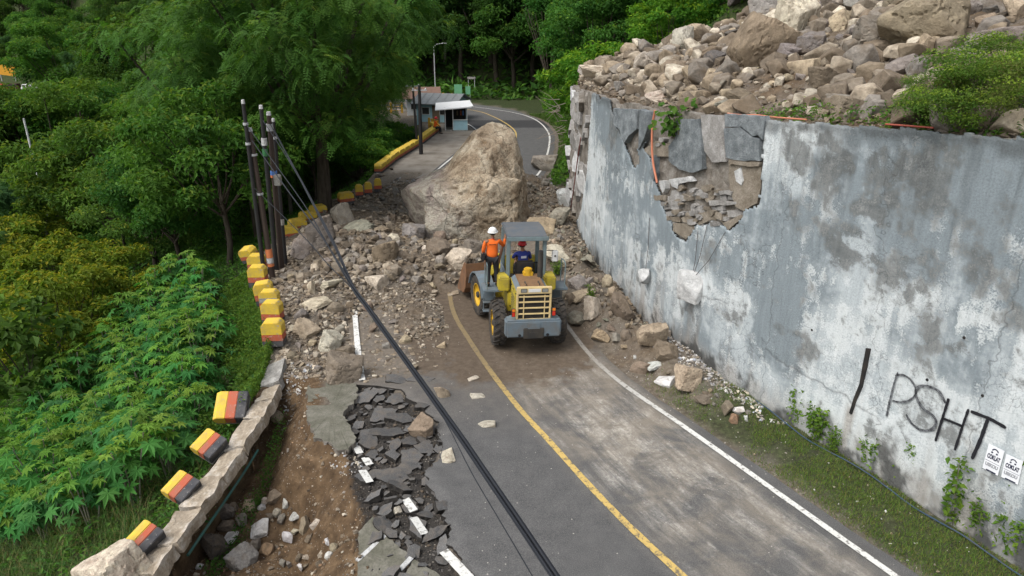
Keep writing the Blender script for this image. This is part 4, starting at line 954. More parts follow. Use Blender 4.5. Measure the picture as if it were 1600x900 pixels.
for i, (px, py, wp, hue, shp, lab) in enumerate(LISTED):
    if wp < 14: continue
    LISTED_PX.append((px, py, wp))
    rock_px(px, py, wp, hue, shp, i+1, 'listed', label=lab, big=(wp > 26))
# ---- the rest of the rocks, zone by zone; each is an object of its own
ZONES = [  # key, polygon in photo pixels, count, (min,max) px, hues, place wording
 ('shoulder', [(446,420),(560,400),(548,470),(555,590),(500,600),(450,560)], 34, (11, 26), ['tan','grey','pale','brown'], 'on the dirt shoulder left of the white line'),
 ('heap', [(450,370),(560,330),(640,350),(700,385),(760,385),(745,455),(640,455),(560,430),(470,420)], 40, (13, 34), ['brown','grey','brown','tan','mauve','pale'], 'in the heap in front of the giant boulder'),
 ('spill', [(570,450),(640,465),(690,540),(700,590),(640,590),(570,560)], 16, (10, 24), ['brown','tan','grey','brown'], 'spilled over the road beside the muddy clearing'),
 ('rightheap', [(835,300),(880,330),(890,385),(960,460),(1000,520),(990,560),(930,520),(880,490),(868,420)], 30, (11, 28), ['grey','brown','tan','green','grey'], 'heaped between the loader and the wall'),
 ('farheap', [(600,262),(700,262),(690,275),(650,300),(600,330),(560,330)], 8, (9, 20), ['grey','brown','dark'], 'behind the tip of the giant boulder'),
 ('farright', [(822,262),(880,262),(880,300),(825,300)], 8, (9, 20), ['grey','dark','grey'], 'in the grey spill beyond the giant boulder'),
 ('slope', [(920,130),(1000,90),(1130,60),(1250,60),(1400,60),(1480,70),(1400,160),(1395,185),(1250,178),(1120,168),(940,145)], 40, (11, 30), ['tan','brown','grey','pale','brown','mauve'], 'on the rubble slope above the wall'),
 ('skyline', [(1140,8),(1590,8),(1590,60),(1420,60),(1150,55)], 16, (22, 52), ['grey','brown','tan','dark','mauve'], 'near the top of the rubble slope'),
 ('hole', [(270,870),(330,800),(400,780),(470,790),(540,880),(480,898),(280,898)], 38, (14, 36), ['tan','grey','pale','brown','white'], 'in the washed out hole'),
 ('wallfoot', [(985,555),(1060,590),(1180,650),(1160,665),(1050,615),(1000,580)], 8, (8, 18), ['grey','brown','white','tan'], 'along the foot of the wall'),
]
zr = random.Random(21)
for key, poly, cnt, (a, b), hues, where in ZONES:
    xs, ys = [p[0] for p in poly], [p[1] for p in poly]; n = 0; t = 0
    while n < cnt and t < 6000:
        t += 1; x, y = zr.uniform(min(xs), max(xs)), zr.uniform(min(ys), max(ys))
        if not in_poly(np.array([x]), np.array([y]), poly)[0]: continue
        wp = a + (b-a)*zr.random()**2.2
        if any(abs(x-q[0]) < (wp+q[2])*0.36 and abs(y-q[1]) < (wp+q[2])*0.30 for q in LISTED_PX): continue
        LISTED_PX.append((x, y, wp*0.55)); n += 1
        rock_px(x, y, wp, zr.choice(hues), zr.choice(['block','block','flat','block','round','long','tall']), 1000+n+len(LISTED_PX), key, big=(wp > 30))
# ---- finer rubble nobody could count
def rubble(name, label, n, sampler, size, cols, seed, m, zs=(.4,.85), fine=False):
    r = np.random.default_rng(seed); protos = []
    for i in range(5):
        P, F = plane_rock(900+seed*10+i, 2, 10, 0.05, 0.0, soft=40) if False else (None, None)
        me = ROCK_S[(seed*3+i) % len(ROCK_S)]
        hv = hull_small(seed*31+i)
        if fine: Pm = np.empty(len(me.vertices)*3); me.vertices.foreach_get('co', Pm); Fm = np.empty(len(me.polygons)*3, np.int32); me.polygons.foreach_get('vertices', Fm); hv = (Pm.reshape(-1,3), Fm.reshape(-1,3))
        protos.append(hv)
    x, y = sampler(r, n); z = hh(x, y); s = size[0] + (size[1]-size[0])*r.random(n)**2.6
    VV, FF, TT = [], [], []; b = 0; pick = r.integers(0, 5, n); cols = np.array(cols); ci = r.integers(0, len(cols), n)
    for k in range(5):
        Pv, Pf = protos[k]; ii = np.nonzero(pick == k)[0]
        if not len(ii): continue
        a = r.uniform(0, 6.28, len(ii)); ca, sa = np.cos(a), np.sin(a); sc = s[ii][:,None]*np.stack([np.ones(len(ii)), r.uniform(.6,1,len(ii)), r.uniform(*zs,len(ii))], -1)/2
        Q = Pv[None]*sc[:,None,:]
        X = Q[...,0]*ca[:,None]-Q[...,1]*sa[:,None] + x[ii][:,None]; Y = Q[...,0]*sa[:,None]+Q[...,1]*ca[:,None] + y[ii][:,None]; Z = Q[...,2] + (z[ii]+sc[:,2]*0.35)[:,None]
        VV.append(np.stack([X,Y,Z],-1).reshape(-1,3)); FF.append((Pf[None]+(np.arange(len(ii))*len(Pv))[:,None,None]+b).reshape(-1,3)); b += len(ii)*len(Pv)
        TT.append(np.repeat(cols[ci[ii]]*r.uniform(.75,1.25,(len(ii),1)), len(Pv), 0))
    me = np_mesh(name, np.vstack(VV), np.vstack(FF), [m], False, np.vstack(TT)); return props(mesh_obj(name, me), label, None, None, 'stuff')
def hull_small(seed):
    r = random.Random(seed); bm = bmesh.new()
    for _ in range(9): bm.verts.new(Vector((r.gauss(0,1), r.gauss(0,1), r.gauss(0,1))).normalized()*r.uniform(.8,1.05))
    bmesh.ops.convex_hull(bm, input=bm.verts); bmesh.ops.delete(bm, geom=[v for v in bm.verts if not v.link_faces], context='VERTS'); bmesh.ops.triangulate(bm, faces=bm.faces)
    bm.verts.index_update(); P = np.array([v.co[:] for v in bm.verts]); F = np.array([[v.index for v in f.verts] for f in bm.faces]); bm.free(); return P, F
def rub_mat():
    g = G('broken_stone'); p = g.pos(); n = g.noise(p, 9, 8, 0.75); b_ = g.noise(p, 1.6, 6, 0.65)
    c = g.mix(0.8, g.attr(), g.ramp(n, [(0.3, 0.2), (0.5, 0.5), (0.75, 0.78)]), 'OVERLAY'); c = g.mix(g.ramp(b_, [(0.46, 0), (0.62, 0.7)]), c, (0.13,0.098,0.066))
    return g.out(c, 0.93, g.bump(n, 0.9, 0.04), spec=0.2)
MAT_RUB = rub_mat()
def poly_sampler(P, dens=None):
    xs, ys = [p[0] for p in P], [p[1] for p in P]
    def f(r, n):
        ox, oy = [], []; c = 0
        while c < n:
            x = r.uniform(min(xs), max(xs), n*2); y = r.uniform(min(ys), max(ys), n*2); k = in_poly(x, y, P)
            if dens is not None: k &= r.random(n*2) < dens(x, y)
            ox.append(x[k]); oy.append(y[k]); c += int(k.sum())
        return np.concatenate(ox)[:n], np.concatenate(oy)[:n]
    return f
W2 = lambda pts: [at(*p)[:2] for p in pts]
COLS = [(0.19,0.152,0.112), (0.215,0.19,0.16), (0.26,0.21,0.15), (0.15,0.122,0.092), (0.23,0.195,0.152), (0.33,0.28,0.215)]
COLP = [HUE['white'], HUE['pale'], HUE['grey'], HUE['white']]
clump = lambda x, y: np.clip(0.55 + 1.1*fbm(x*0.9, y*0.9, 3, 4), 0.06, 1)
rubble('rubble', 'loose broken stone covering the heap around the giant boulder', 7000, poly_sampler([(-9.6,24.5),(-5.5,23.6),(-1.0,24.0),(0.3,26),(0.6,29),(1.2,33),(0.5,43),(-6,43),(-9.3,41),(-10.4,36),(-10.6,30)], clump), (0.05, 0.40), COLS, 1, MAT_RUB)
rubble('rubble', 'stones and grit strewn over the dirt shoulder and left lane', 9000, poly_sampler([(-6.6,17.6),(-4.4,17.4),(-2.9,17.5),(-1.95,18.6),(-2.0,20.5),(-2.7,24),(-9.2,25.5),(-7.6,21)], clump), (0.025, 0.27), COLS+[HUE['pale']], 2, MAT_RUB)
rubble('rubble', 'broken stone banked against the wall beside the loader', 3000, poly_sampler([(0.4,40),(2.7,40),(2.8,33),(2.95,28.7),(3.5,24.6),(4.2,21.8),(4.9,19.8),(4.2,19.4),(2.6,21.5),(1.9,24.5),(1.2,29)], clump), (0.05, 0.36), COLS+[HUE['green']], 3, MAT_RUB)
rubble('rubble', 'pale concrete chips piled at the foot of the wall', 1500, poly_sampler([(4.5,20.4),(5.0,19.6),(6.3,16.3),(6.9,15.1),(6.2,15.2),(5.0,17.2),(3.9,19.5)], clump), (0.03, 0.17), COLP+[(0.36,0.38,0.42)], 4, MAT_RUB)
rubble('rubble', 'loose stones and grit covering the slope above the wall', 11000, lambda r, n: (lambda y, p: (wall_x(y)+0.35+p, y))(r.uniform(7, 38.5, n), 15*r.random(n)**1.3), (0.04, 0.36), COLS+COLS+[HUE['pale'], HUE['mauve']], 5, MAT_RUB)
rubble('rubble', 'jumbled larger stones packed over the slope above the wall', 1700, lambda r, n: (lambda y, p: (wall_x(y)+0.5+p, y))(r.uniform(8, 38, n), 14*r.random(n)**1.1), (0.28, 1.15), COLS+[HUE['grey'], HUE['tan'], HUE['pale']], 15, MAT_RUB, (.6,.95), True)
rubble('rubble', 'stones of hand size packed in the heap before the giant boulder', 560, poly_sampler([(-9.3,25),(-5.5,24.2),(-1.2,24.4),(0.1,26.5),(-1,29),(-6,30),(-9.8,31)], clump), (0.2, 0.6), COLS+[HUE['grey']], 16, MAT_RUB, (.55,.9), True)
rubble('rubble', 'grey stone spill across the far road behind the giant boulder', 900, poly_sampler([(-7.5,40.5),(-3,41),(0.4,41),(2.6,40.5),(2.6,44.5),(0.4,45.2),(-3,44.5),(-7.5,44)], clump), (0.08, 0.40), [HUE['grey'], (0.26,0.265,0.27), HUE['dark']], 6, MAT_RUB)
rubble('rubble', 'pebbles and concrete bits on the floor of the washed out hole', 2200, poly_sampler(HOLE, lambda x, y: np.clip(0.25+sstep(13.2,10.5,y)+0.8*fbm(x*1.1,y*1.1,3,3), 0.05, 1)), (0.02, 0.17), COLS+[HUE['pale'], HUE['rust'], HUE['rust']], 7, MAT_RUB)
rubble('rubble', 'white crushed concrete at the upper rim of the washed out hole', 300, poly_sampler([(-6.5,18.6),(-5.8,18.5),(-5.75,17.3),(-6.1,16.6),(-6.5,16.8)], None), (0.03, 0.17), [HUE['white'], HUE['pale'], (0.42,0.44,0.47), HUE['grey']], 8, MAT_RUB)
rubble('rubble', 'white crushed concrete along the ragged lip of the shoulder slab', 110, poly_sampler([(-4.5,14.2),(-3.9,14.6),(-3.4,13.7),(-3.65,13.3)], None), (0.03, 0.15), [HUE['white'], HUE['pale'], (0.42,0.44,0.47), HUE['grey']], 9, MAT_RUB)
rubble('asphalt_crumbs', 'black crumbled asphalt between the broken slabs', 2600, poly_sampler(BROKE, None), (0.025, 0.13), [(0.04,0.038,0.036), (0.075,0.07,0.066), (0.028,0.026,0.025), (0.12,0.11,0.10)], 10, MAT_RUB)
rubble('rubble', 'grit and small stones scattered over the asphalt', 420, lambda r, n: (lambda y, t: (np.interp(y, WHLd[:,1], WHLd[:,0])*(1-t)*0.6 + road_right(y)*(0.4+0.6*t) + 0.2, y))(r.uniform(9, 19, n), r.random(n)), (0.012, 0.055), [HUE['pale'], HUE['grey'], HUE['tan']], 11, MAT_RUB)
rubble('rubble', 'small stones and chips on the grassy verge', 380, lambda r, n: (lambda y, t: (road_right(y)*(1-t)+wall_x(y)*t, y))(r.uniform(10, 19, n), r.uniform(.08,.98,n)), (0.015, 0.09), COLP+[HUE['tan']], 12, MAT_RUB)
# ------------------------------------------------------------------ broken kerb, striped barrier blocks
MAT_YP = paint('yellow_block_paint', (0.66,0.46,0.045), 0.75, 0.6, (0.27,0.21,0.11), 3.5, chip=0.3, chipcol=(0.33,0.30,0.25)); MAT_RP = paint('red_block_paint', (0.44,0.095,0.045), 0.75, 0.6, (0.24,0.16,0.12), 3.5, chip=0.3, chipcol=(0.33,0.28,0.24))
MAT_DP = paint('charcoal_block_paint', (0.045,0.047,0.055), 0.8, 0.6, (0.15,0.14,0.13), 3.5, chip=0.25, chipcol=(0.28,0.27,0.25)); MAT_CON = concrete_mat('cast_concrete', (0.17,0.16,0.145), (0.28,0.27,0.25), (0.42,0.41,0.385), 4)
MAT_KERB = concrete_mat('tan_kerb_stone', (0.20,0.16,0.115), (0.36,0.305,0.235), (0.60,0.56,0.50), 2.4, 0.7)
def rough_box(name, size, seed, amp, m, cuts=5):
    bm = bmesh.new(); bmesh.ops.create_cube(bm, size=1.0); bmesh.ops.subdivide_edges(bm, edges=bm.edges, cuts=cuts, use_grid_fill=True)
    P = np.array([v.co[:] for v in bm.verts])*np.array(size); n = P/np.linalg.norm(P/np.array(size), axis=1)[:,None]
    dx = np.stack([fbm(P[:,0]*2.5+seed*3, P[:,1]*2.5+k*7, P[:,2]*2.5, 4) for k in range(3)], -1)*amp
    for v, p in zip(bm.verts, P+dx): v.co = p
    me = bpy.data.meshes.new(name); bm.to_mesh(me); bm.free(); me.materials.append(m); return me
KPATH = dense([at(*p, 0.12)[:2] for p in [(438,545),(427,590),(408,632),(376,683),(337,738),(292,798),(248,858),(222,897)]], 0.05)
def kerb():
    root = thing('kerb_wall', 'broken tan stone kerb tipped outward along the washed out hole', 'kerb', (KPATH[0][0], KPATH[0][1], 0)); root.location = (0,0,0)
    cuts = [0.0, 0.10, 0.235, 0.33, 0.43, 0.565, 0.69, 0.80, 0.91, 1.0]; n = len(KPATH)-1
    for i in range(len(cuts)-1):
        a, b = KPATH[int(cuts[i]*n)], KPATH[int(cuts[i+1]*n)]; L = np.hypot(*(b-a)); c = (a+b)/2
        me = rough_box('kerb_stone', (L-0.035, 0.52, 0.30), 40+i, 0.10, MAT_KERB if i not in (1,) else MAT_CON)
        o = mesh_obj('kerb_stone', me, root, (c[0], c[1], -0.08 + 0.04*math.sin(i*2.3)), (0,0,0))
        o.rotation_euler = Euler((R(12 + 5*math.sin(i*1.7)), 0, math.atan2(b[1]-a[1], b[0]-a[0])))
kerb()
def fallen_block(pa, pb, pc, pd, label, seed):
    """a, d: outer (yellow) corners; b, c: corners against the kerb, all image points"""
    c0 = Vector(at((pa[0]+pb[0]+pc[0]+pd[0])/4, (pa[1]+pb[1]+pc[1]+pd[1])/4, 0.30)); tc = (Vector((0,0,CAM_H))-c0).normalized(); nn = (tc*.75 + Vector((-.12,.0,.62))).normalized()
    def on_plane(p): r_ = Vector(ray(*p)); e0 = Vector((0,0,CAM_H)); return e0 + r_*(nn.dot(c0-e0)/nn.dot(r_))
    a, b, c, d = [on_plane(p) for p in (pa, pb, pc, pd)]
    o = (a+b+c+d)/4; ex = ((b-a)+(c-d)).normalized(); ey = ((a-d)+(b-c)); ey = (ey - ex*ey.dot(ex)).normalized(); ez = ex.cross(ey)
    if ez.z < 0: ez = -ez
    root = thing('barrier_block', label, 'barrier block', o, 0, 'yellow red and black barrier blocks')
    M = Matrix((ex, ey, ez)).transposed().to_4x4(); root.matrix_world = Matrix.Translation(o) @ M
    lx = ((b-a).length+(c-d).length)/2; ly = ((a-d).length+(b-c).length)/2; T = 0.30
    rr = random.Random(seed); q = lx*rr.uniform(.38,.44), lx*rr.uniform(.66,.70)
    def band(nm, x0, x1, m, cham=0):
        mb = MB(); x0 -= lx/2; x1 -= lx/2
        if cham: mb.prism([(x0+cham, -0.0), (x1, 0.0), (x1, -T), (x0+cham, -T), (x0, -T*.72), (x0, -cham*.8)], 'y', -ly/2, ly/2)
        else: mb.box(((x0+x1)/2, 0, -T/2), (x1-x0, ly, T))
        mb.build(nm, m, root, False, 0.014)
    band('yellow_band', 0, q[0], MAT_YP, 0.10); band('red_band', q[0], q[1], MAT_RP); band('black_band', q[1], lx, MAT_DP)
    mb = MB(); mb.box((0.03, 0, -T-0.03), (lx*.93, ly*.96, 0.06)); mb.build('concrete_base', MAT_CON, root)
fallen_block((335,611),(386,611),(384,652),(334,654), 'topmost fallen striped block lying outward of the broken kerb', 1)
fallen_block((320,665),(354,685),(328,717),(297,697), 'second fallen striped block down the broken kerb', 2)
fallen_block((278,730),(310,750),(287,786),(250,765), 'third fallen striped block down the broken kerb', 3)
fallen_block((222,807),(254,828),(226,866),(192,845), 'lowest fallen striped block by the big pale rock', 4)
def upright_block(pos, rz, label, w=0.62, d=0.46, h=0.78, tilt=(0,0), grey=False, group='yellow red and black barrier blocks', low=False):
    root = thing('barrier_block', label, 'barrier block', pos, 0, group); root.rotation_euler = (tilt[0], tilt[1], rz)
    z1, z2 = h*0.24, h*0.50
    mb = MB(); mb.box((0,0,z1/2), (w, d, z1)); mb.build('black_band', MAT_DP, root, False, 0.01)
    mb = MB(); mb.box((0,0,(z1+z2)/2), (w, d, z2-z1)); mb.build('red_band', MAT_RP, root, False, 0.008)
    mb = MB(); mb.prism([(-w/2, z2), (w/2, z2), (w/2, h-.12), (w/2-.1, h), (-w/2+.1, h), (-w/2, h-.12)], 'y', -d/2, d/2); mb.build('yellow_band', MAT_YP, root, False, 0.014)
    if grey: mb = MB(); mb.box((0, -d/2-.006, h*.62), (w*.96, 0.012, h*.22)); mb.build('bare_patch', MAT_CON, root)
    return root
def up_px(px, py, rz, label, z=0.16, **k): return upright_block(at(px, py, z), rz, label, **k)
up_px(430,537,R(4), 'nearest upright striped block, just above the broken end of the kerb')
up_px(428,505,R(-3), 'second upright striped block behind the nearest one', d=.4)
up_px(424,487,R(5), 'upright block with a bare grey front between two striped blocks', grey=True, d=.4)
up_px(417,473,R(12), 'upright striped block at the back of the lower cluster', tilt=(0,R(-6)))
up_px(405,446,R(3), 'striped block right beside the feet of the black poles')
up_px(403,424,R(3), 'striped block behind the one at the feet of the black poles', h=.7)
up_px(394,407,R(-18), 'tilted yellow block at the top of the cluster by the poles', tilt=(R(14),R(-12)), h=.6)
for (x, y, rz, lab) in [(452,374,30,'yellow block in the shade just right of the black poles'),(466,362,32,'second shaded block along the parapet right of the poles'),(482,350,34,'third shaded block along the parapet right of the poles'),(498,339,36,'shaded block nearest the left side of the tree trunk'),(541,318,30,'shaded block just right of the tree trunk')]:
    up_px(x, y, R(rz), lab, z=0.1, w=0.8, h=.62)
for (x, y, rz, lab) in [(562,309,14,'yellow block with a dark gap, first of three beyond the tree trunk'),(576,305,14,'middle yellow block of the three beyond the tree trunk'),(591,299,10,'yellow block standing farthest right of the three beyond the tree trunk')]:
    up_px(x, y, R(rz), lab, z=0.05, w=0.42, d=.35, h=.75)
ys = np.arange(46.2, 66.5, 1.28)
for i, yy in enumerate(ys):
    if 56.4 < yy < 57.4: continue
    x = float(para_x(yy)) + 0.1; t = math.atan2(1.0, (float(para_x(yy+.5))-float(para_x(yy-.5))))
    nth = ['first','second','third','fourth','fifth','sixth','seventh','eighth','ninth','tenth','eleventh','twelfth','thirteenth','fourteenth','fifteenth','sixteenth'][i]
    upright_block((x, yy, 0.0), t, f'{nth} low yellow block of the far lay-by row, counted from the giant boulder', w=1.22, d=.5, h=.6, group='low yellow blocks along the far lay-by')

# ------------------------------------------------------------------ asphalt slabs, shoulder slab, concrete slabs
def plate_mesh(name, pts, th, mats, seed=0, jag=0.03, step=0.08):
    r = random.Random(seed); fine = []; n = len(pts)
    for i in range(n):
        a, b = pts[i], pts[(i+1) % n]; k = max(1, int(math.hypot(b[0]-a[0], b[1]-a[1])/step))
        for j in range(k):
            t = j/k; q = 0 if j == 0 else jag; fine.append((a[0]+(b[0]-a[0])*t + r.uniform(-q,q), a[1]+(b[1]-a[1])*t + r.uniform(-q,q)))
    m = len(fine); cx = sum(p[0] for p in fine)/m; cy = sum(p[1] for p in fine)/m
    mb = MB(); zt = [r.uniform(-.008,.008) for _ in fine]
    vs = [(p[0], p[1], zt[i]) for i, p in enumerate(fine)] + [(cx+(p[0]-cx)*r.uniform(.93,1.03), cy+(p[1]-cy)*r.uniform(.93,1.03), -th*r.uniform(.8,1.1)) for p in fine] + [(cx, cy, 0.004), (cx, cy, -th)]
    mb.add(vs, [[i, (i+1) % m, 2*m] for i in range(m)] + [[m+(i+1) % m, m+i, 2*m+1] for i in range(m)]); mb.cur = 1
    mb.add(vs, [[i, m+i, m+(i+1) % m, (i+1) % m] for i in range(m)]); return mb.mesh(name, mats)
SLABS = []
sr = random.Random(31); placed = []
def slab(x, y, rad, tilt, rz, asp=0.7, seed=0, z=None, label=None, paint_=None, th=0.12):
    r = random.Random(seed*17+3); n = r.choice([4,5,5,6])
    pts = [(rad*r.uniform(.75,1.1)*math.cos(2*math.pi*(k+r.uniform(-.25,.25))/n), rad*asp*r.uniform(.75,1.1)*math.sin(2*math.pi*(k+r.uniform(-.25,.25))/n)) for k in range(n)]
    me = plate_mesh('asphalt_slab', pts, th, [MAT_SLAB, MAT_EDGE], seed)
    zz = (float(hh(x, y)) if z is None else z) + 0.05 + abs(math.sin(tilt[0]))*rad*.45 + abs(math.sin(tilt[1]))*rad*.45
    o = mesh_obj('asphalt_slab', me, None, (x, y, zz), (tilt[0], tilt[1], rz)); props(o, label, 'asphalt slab', 'broken asphalt slabs')
    if paint_:
        mb = MB(); a, w_, off = paint_; c, s_ = math.cos(a-rz), math.sin(a-rz); L = rad*0.80
        q = [(c*u - s_*v, s_*u + c*v + 0, 0.012) for u, v in ((-L,-w_+off),(L,-w_+off),(L,w_+off),(-L,w_+off))]
        b = MB(); b.add(q + [(p[0], p[1], 0.007) for p in q], [[0,1,2,3],[7,6,5,4],[0,4,5,1],[1,5,6,2],[2,6,7,3],[3,7,4,0]]); props(b.build('painted_line', MAT_WL, o), 'piece of the white edge line')
    SLABS.append(o); placed.append((x, y, rad)); return o
LSL = [(560,624,70,.42,25,(.12,-.05),'largest broken asphalt slab, leaf shaped, below the brown rock',0),(600,650,46,.8,40,(.25,.1),'tilted slab touching the right end of the leaf shaped slab',0),(625,655,50,.5,5,(.1,.2),'flat slab under the cable at the top of the broken strip',0),
       (605,675,60,.6,10,(-.1,.1),'broad grey slab left of the brown rock on the broken strip',0),(640,690,30,.8,60,(.2,.2),'small slab between brown rock and broad grey slab',0),(640,715,44,.8,75,(.1,-.1),'upright looking slab below the brown rock',0),
       (605,742,70,.55,-15,(.05,.05),'smooth grey slab with curled edge in the middle of the broken strip',0),(632,732,50,.5,20,(.2,0),'grey slab lying on the smooth curled slab',0),(572,747,48,.6,120,(.1,.1),'slab with a white stripe piece at the left edge of the broken strip',1),
       (558,700,34,.6,110,(.1,.0),'cracked slab carrying white paint crumbs near the shoulder slab',1),(574,722,30,.6,115,(.0,.1),'slab with white paint left of the smooth grey slab',1),(640,790,44,.7,110,(-.1,.1),'slab with white stripe near the cream pebble',1),
       (655,825,56,.6,112,(.15,.1),'slab with white stripe near the foot of the broken strip',1),(690,800,36,.7,70,(.5,.2),'steeply tipped slab at the right rim near the foot of the strip',0),(665,805,40,.5,30,(.1,.4),'dark slab tipped against the intact road',0),(680,838,52,.35,35,(.5,-.2),'long dark slab edge at the foot of the broken strip',0),
       (620,600,40,.7,0,(.1,.1),'slab at the top end of the broken strip by the white line',0),(660,598,44,.6,20,(.12,.0),'slab left of the pale rock on the asphalt',0),(590,612,34,.7,30,(.2,-.1),'slab right above the leaf shaped slab',0),(660,640,34,.7,80,(.1,.25),'slab at the right rim under the cable',0)]
def hitz(px, py, z=-0.1): return at(px, py, z)
for i, (px, py, wp, asp, rz, tl, lab, pt) in enumerate(LSL):
    p = at(px, py, -0.1); rad = wp/FPX*depth_of(p)*0.56
    slab(p[0], p[1], rad, tl, R(rz), asp, i+1, label=lab, paint_=(R(118), 0.085, 0.0) if pt else None)
t = 0
while len(SLABS) < 112 and t < 5000:
    t += 1; x, y = sr.uniform(-5, -1.0), sr.uniform(9.2, 17.4)
    if not in_poly(np.array([x]), np.array([y]), BROKE)[0] or in_poly(np.array([x]), np.array([y]), HOLE)[0]: continue
    if dist_poly(np.array([x]), np.array([y]), HOLE_R, False)[0] < 0.25 or in_poly(np.array([x]), np.array([y]), [(-5.8,17.4),(-4.2,17.4),(-4.15,15.3),(-4.2,14.1),(-5.5,14.0)])[0]: continue
    rad = 0.10 + 0.24*sr.random()**1.6
    if any(math.hypot(x-a, y-b) < (rad+c)*0.56 for a, b, c in placed): continue
    slab(x, y, rad, (sr.uniform(-.42,.42), sr.uniform(-.42,.42)), sr.uniform(0,6.28), sr.uniform(.55,.9), 100+t)
g = G('mossy_concrete'); p = g.pos(); n = g.noise(p, 2.2, 8, 0.68); f = g.noise(p, 22, 5, 0.7)
MAT_MOSS = g.out(g.mix(0.5, g.ramp(n, [(0.3, (0.075,0.075,0.052)), (0.5, (0.13,0.125,0.098)), (0.72, (0.20,0.19,0.16))]), g.ramp(f, [(0.28, 0.2), (0.5, 0.5), (0.75, 0.75)]), 'OVERLAY'), 0.92, g.bump(g.math('ADD', n, f), 0.6, 0.03))
pts = [at(*q, 0.03)[:2] for q in [(481,602),(520,596),(556,600),(560,618),(536,648),(548,668),(556,690),(545,704),(527,704),(512,690),(493,685),(478,648)]]
o = mesh_obj('shoulder_slab', plate_mesh('shoulder_slab', pts, 0.24, [MAT_MOSS, MAT_CORE], 5, 0.05), None, (0,0,0.035)); props(o, 'mossy concrete shoulder slab jutting over the washed out hole', 'concrete slab')
def conc(pts, z, lab, edge, tl=0.0, seed=0):
    P = [at(*q, z) for q in pts]; c = np.mean(P, 0); loc = [(p[0]-c[0], p[1]-c[1]) for p in P]
    o = mesh_obj('concrete_slab', plate_mesh('concrete_slab', loc, 0.28, [MAT_MOSS, MAT_CORE], seed, 0.02), None, tuple(c), (tl, 0.03, 0)); props(o, lab, 'concrete slab')
    for (i, j, w_) in edge:
        a, b = Vector((*loc[i], 0)), Vector((*loc[j], 0)); t = (b-a).normalized(); nn = Vector((-t.y, t.x, 0)); cc = Vector((0,0,0))
        if nn.dot(cc-a) < 0: nn = -nn
        mb = MB(); q = [a+Vector((0,0,.014)), b+Vector((0,0,.014)), b+nn*w_+Vector((0,0,.014)), a+nn*w_+Vector((0,0,.014))]
        mb.add(q+[v-Vector((0,0,.03)) for v in q], [[0,1,2,3],[0,4,5,1],[1,5,6,2],[2,6,7,3],[3,7,4,0]]); mb.build('white_edge', MAT_WHITEC, o)
conc([(560,832),(583,812),(604,838),(560,872)], -0.05, 'upper mossy concrete slab with white edge at the foot of the picture', [(2,3,.09)], R(10), 1)
conc([(604,842),(646,873),(606,912),(556,908),(560,878)], -0.08, 'larger mossy concrete slab below the upper one, white along its right side', [(1,2,.10)], R(6), 2)
conc([(648,876),(686,897),(700,925),(612,925)], -0.12, 'dark mossy slab at the very bottom beside the white line piece', [], R(3), 3)

# ------------------------------------------------------------------ poles and cables
MAT_POLE = paint('tarred_steel', (0.018,0.018,0.02), 0.55, 0.3, (0.06,0.05,0.04), 3); MAT_POLEB = paint('brown_tarred_steel', (0.055,0.038,0.030), 0.65, 0.5, (0.025,0.02,0.02), 3)
MAT_STEELW = paint('galvanised', (0.42,0.43,0.44), 0.5, 0.3, (0.2,0.19,0.18)); MAT_CABLE = paint('cable_rubber', (0.012,0.014,0.019), 0.65, 0.2, (0.035,0.038,0.045), 2)
MAT_ORANGE = paint('orange_plastic', (0.52,0.19,0.11), 0.5, 0.25); MAT_STICK = paint('orange_sticker', (0.62,0.20,0.08), 0.5, 0.15); MAT_BLUE = paint('blue_tag', (0.10,0.22,0.55), 0.5, 0.1)
PTOP = {}
def pole(i, base, top, r, m, lab, extra):
    p0 = Vector(hit(*base)); p0.z -= 0.3; p1 = Vector(atY(*top, p0.y - 0.1)); root = thing('utility_pole', lab, 'utility pole', p0, 0, 'black poles standing together at the parapet')
    d = p1-p0; mb = MB(); mb.tube([(0,0,0), tuple(d*.5), tuple(d)], [r*1.15, r, r*.85], 12); mb.build('shaft', m, root, True)
    mb = MB(); mb.tube([tuple(d*1.0), tuple(d*1.02)], [r*.9, r*.7], 12); mb.build('cap', MAT_WHITEC, root)
    def ring(k, w_, mm, nm): b = MB(); b.tube([tuple(d*(k-w_)), tuple(d*(k+w_))], r*1.25, 12); b.build(nm, mm, root)
    for k, w_, mm, nm in extra: ring(k, w_, mm, nm)
    PTOP[i] = p0 + d; return root, p0, d, r
pole(1, (414,440), (380,162), 0.075, MAT_POLE, 'leftmost slender black pole leaning outward over the slope', [(0.90,.006,MAT_STEELW,'clamp'),(0.80,.006,MAT_STEELW,'clamp')])
rt, p0, d, r = pole(2, (427,438), (391,205), 0.10, MAT_POLEB, 'thick brown pole with orange and white stickers near its foot', [(0.86,.006,MAT_STEELW,'clamp'),(0.62,.006,MAT_STEELW,'clamp')])
for k, w_, m_ in ((0.235,.028,MAT_STICK),(0.185,.02,MAT_WHITEC),(0.16,.012,MAT_STICK)):
    b = MB(); b.tube([tuple(d*(k-w_)), tuple(d*(k+w_))], .128, 14); b.build('sticker', m_, rt)
pole(3, (432,424), (408,170), 0.085, MAT_POLE, 'black pole with a pale box, second from the left at the top', [(0.82,.02,MAT_WHITEC,'band'),(0.76,.02,paint('green_band',(0.03,0.16,0.06)),'band')])
rt, p0, d, r = pole(4, (440,420), (420,180), 0.10, MAT_POLEB, 'thick dark pole right of centre carrying the cable clamps', [(0.93,.02,MAT_STEELW,'clamp'),(0.66,.012,MAT_BLUE,'band'),(0.64,.008,MAT_STICK,'band')])
b = MB(); q = d*.62; b.box((q.x+.16, q.y-.1, q.z), (.26,.2,.42)); b.build('junction_box', MAT_CON, rt, False, .02)
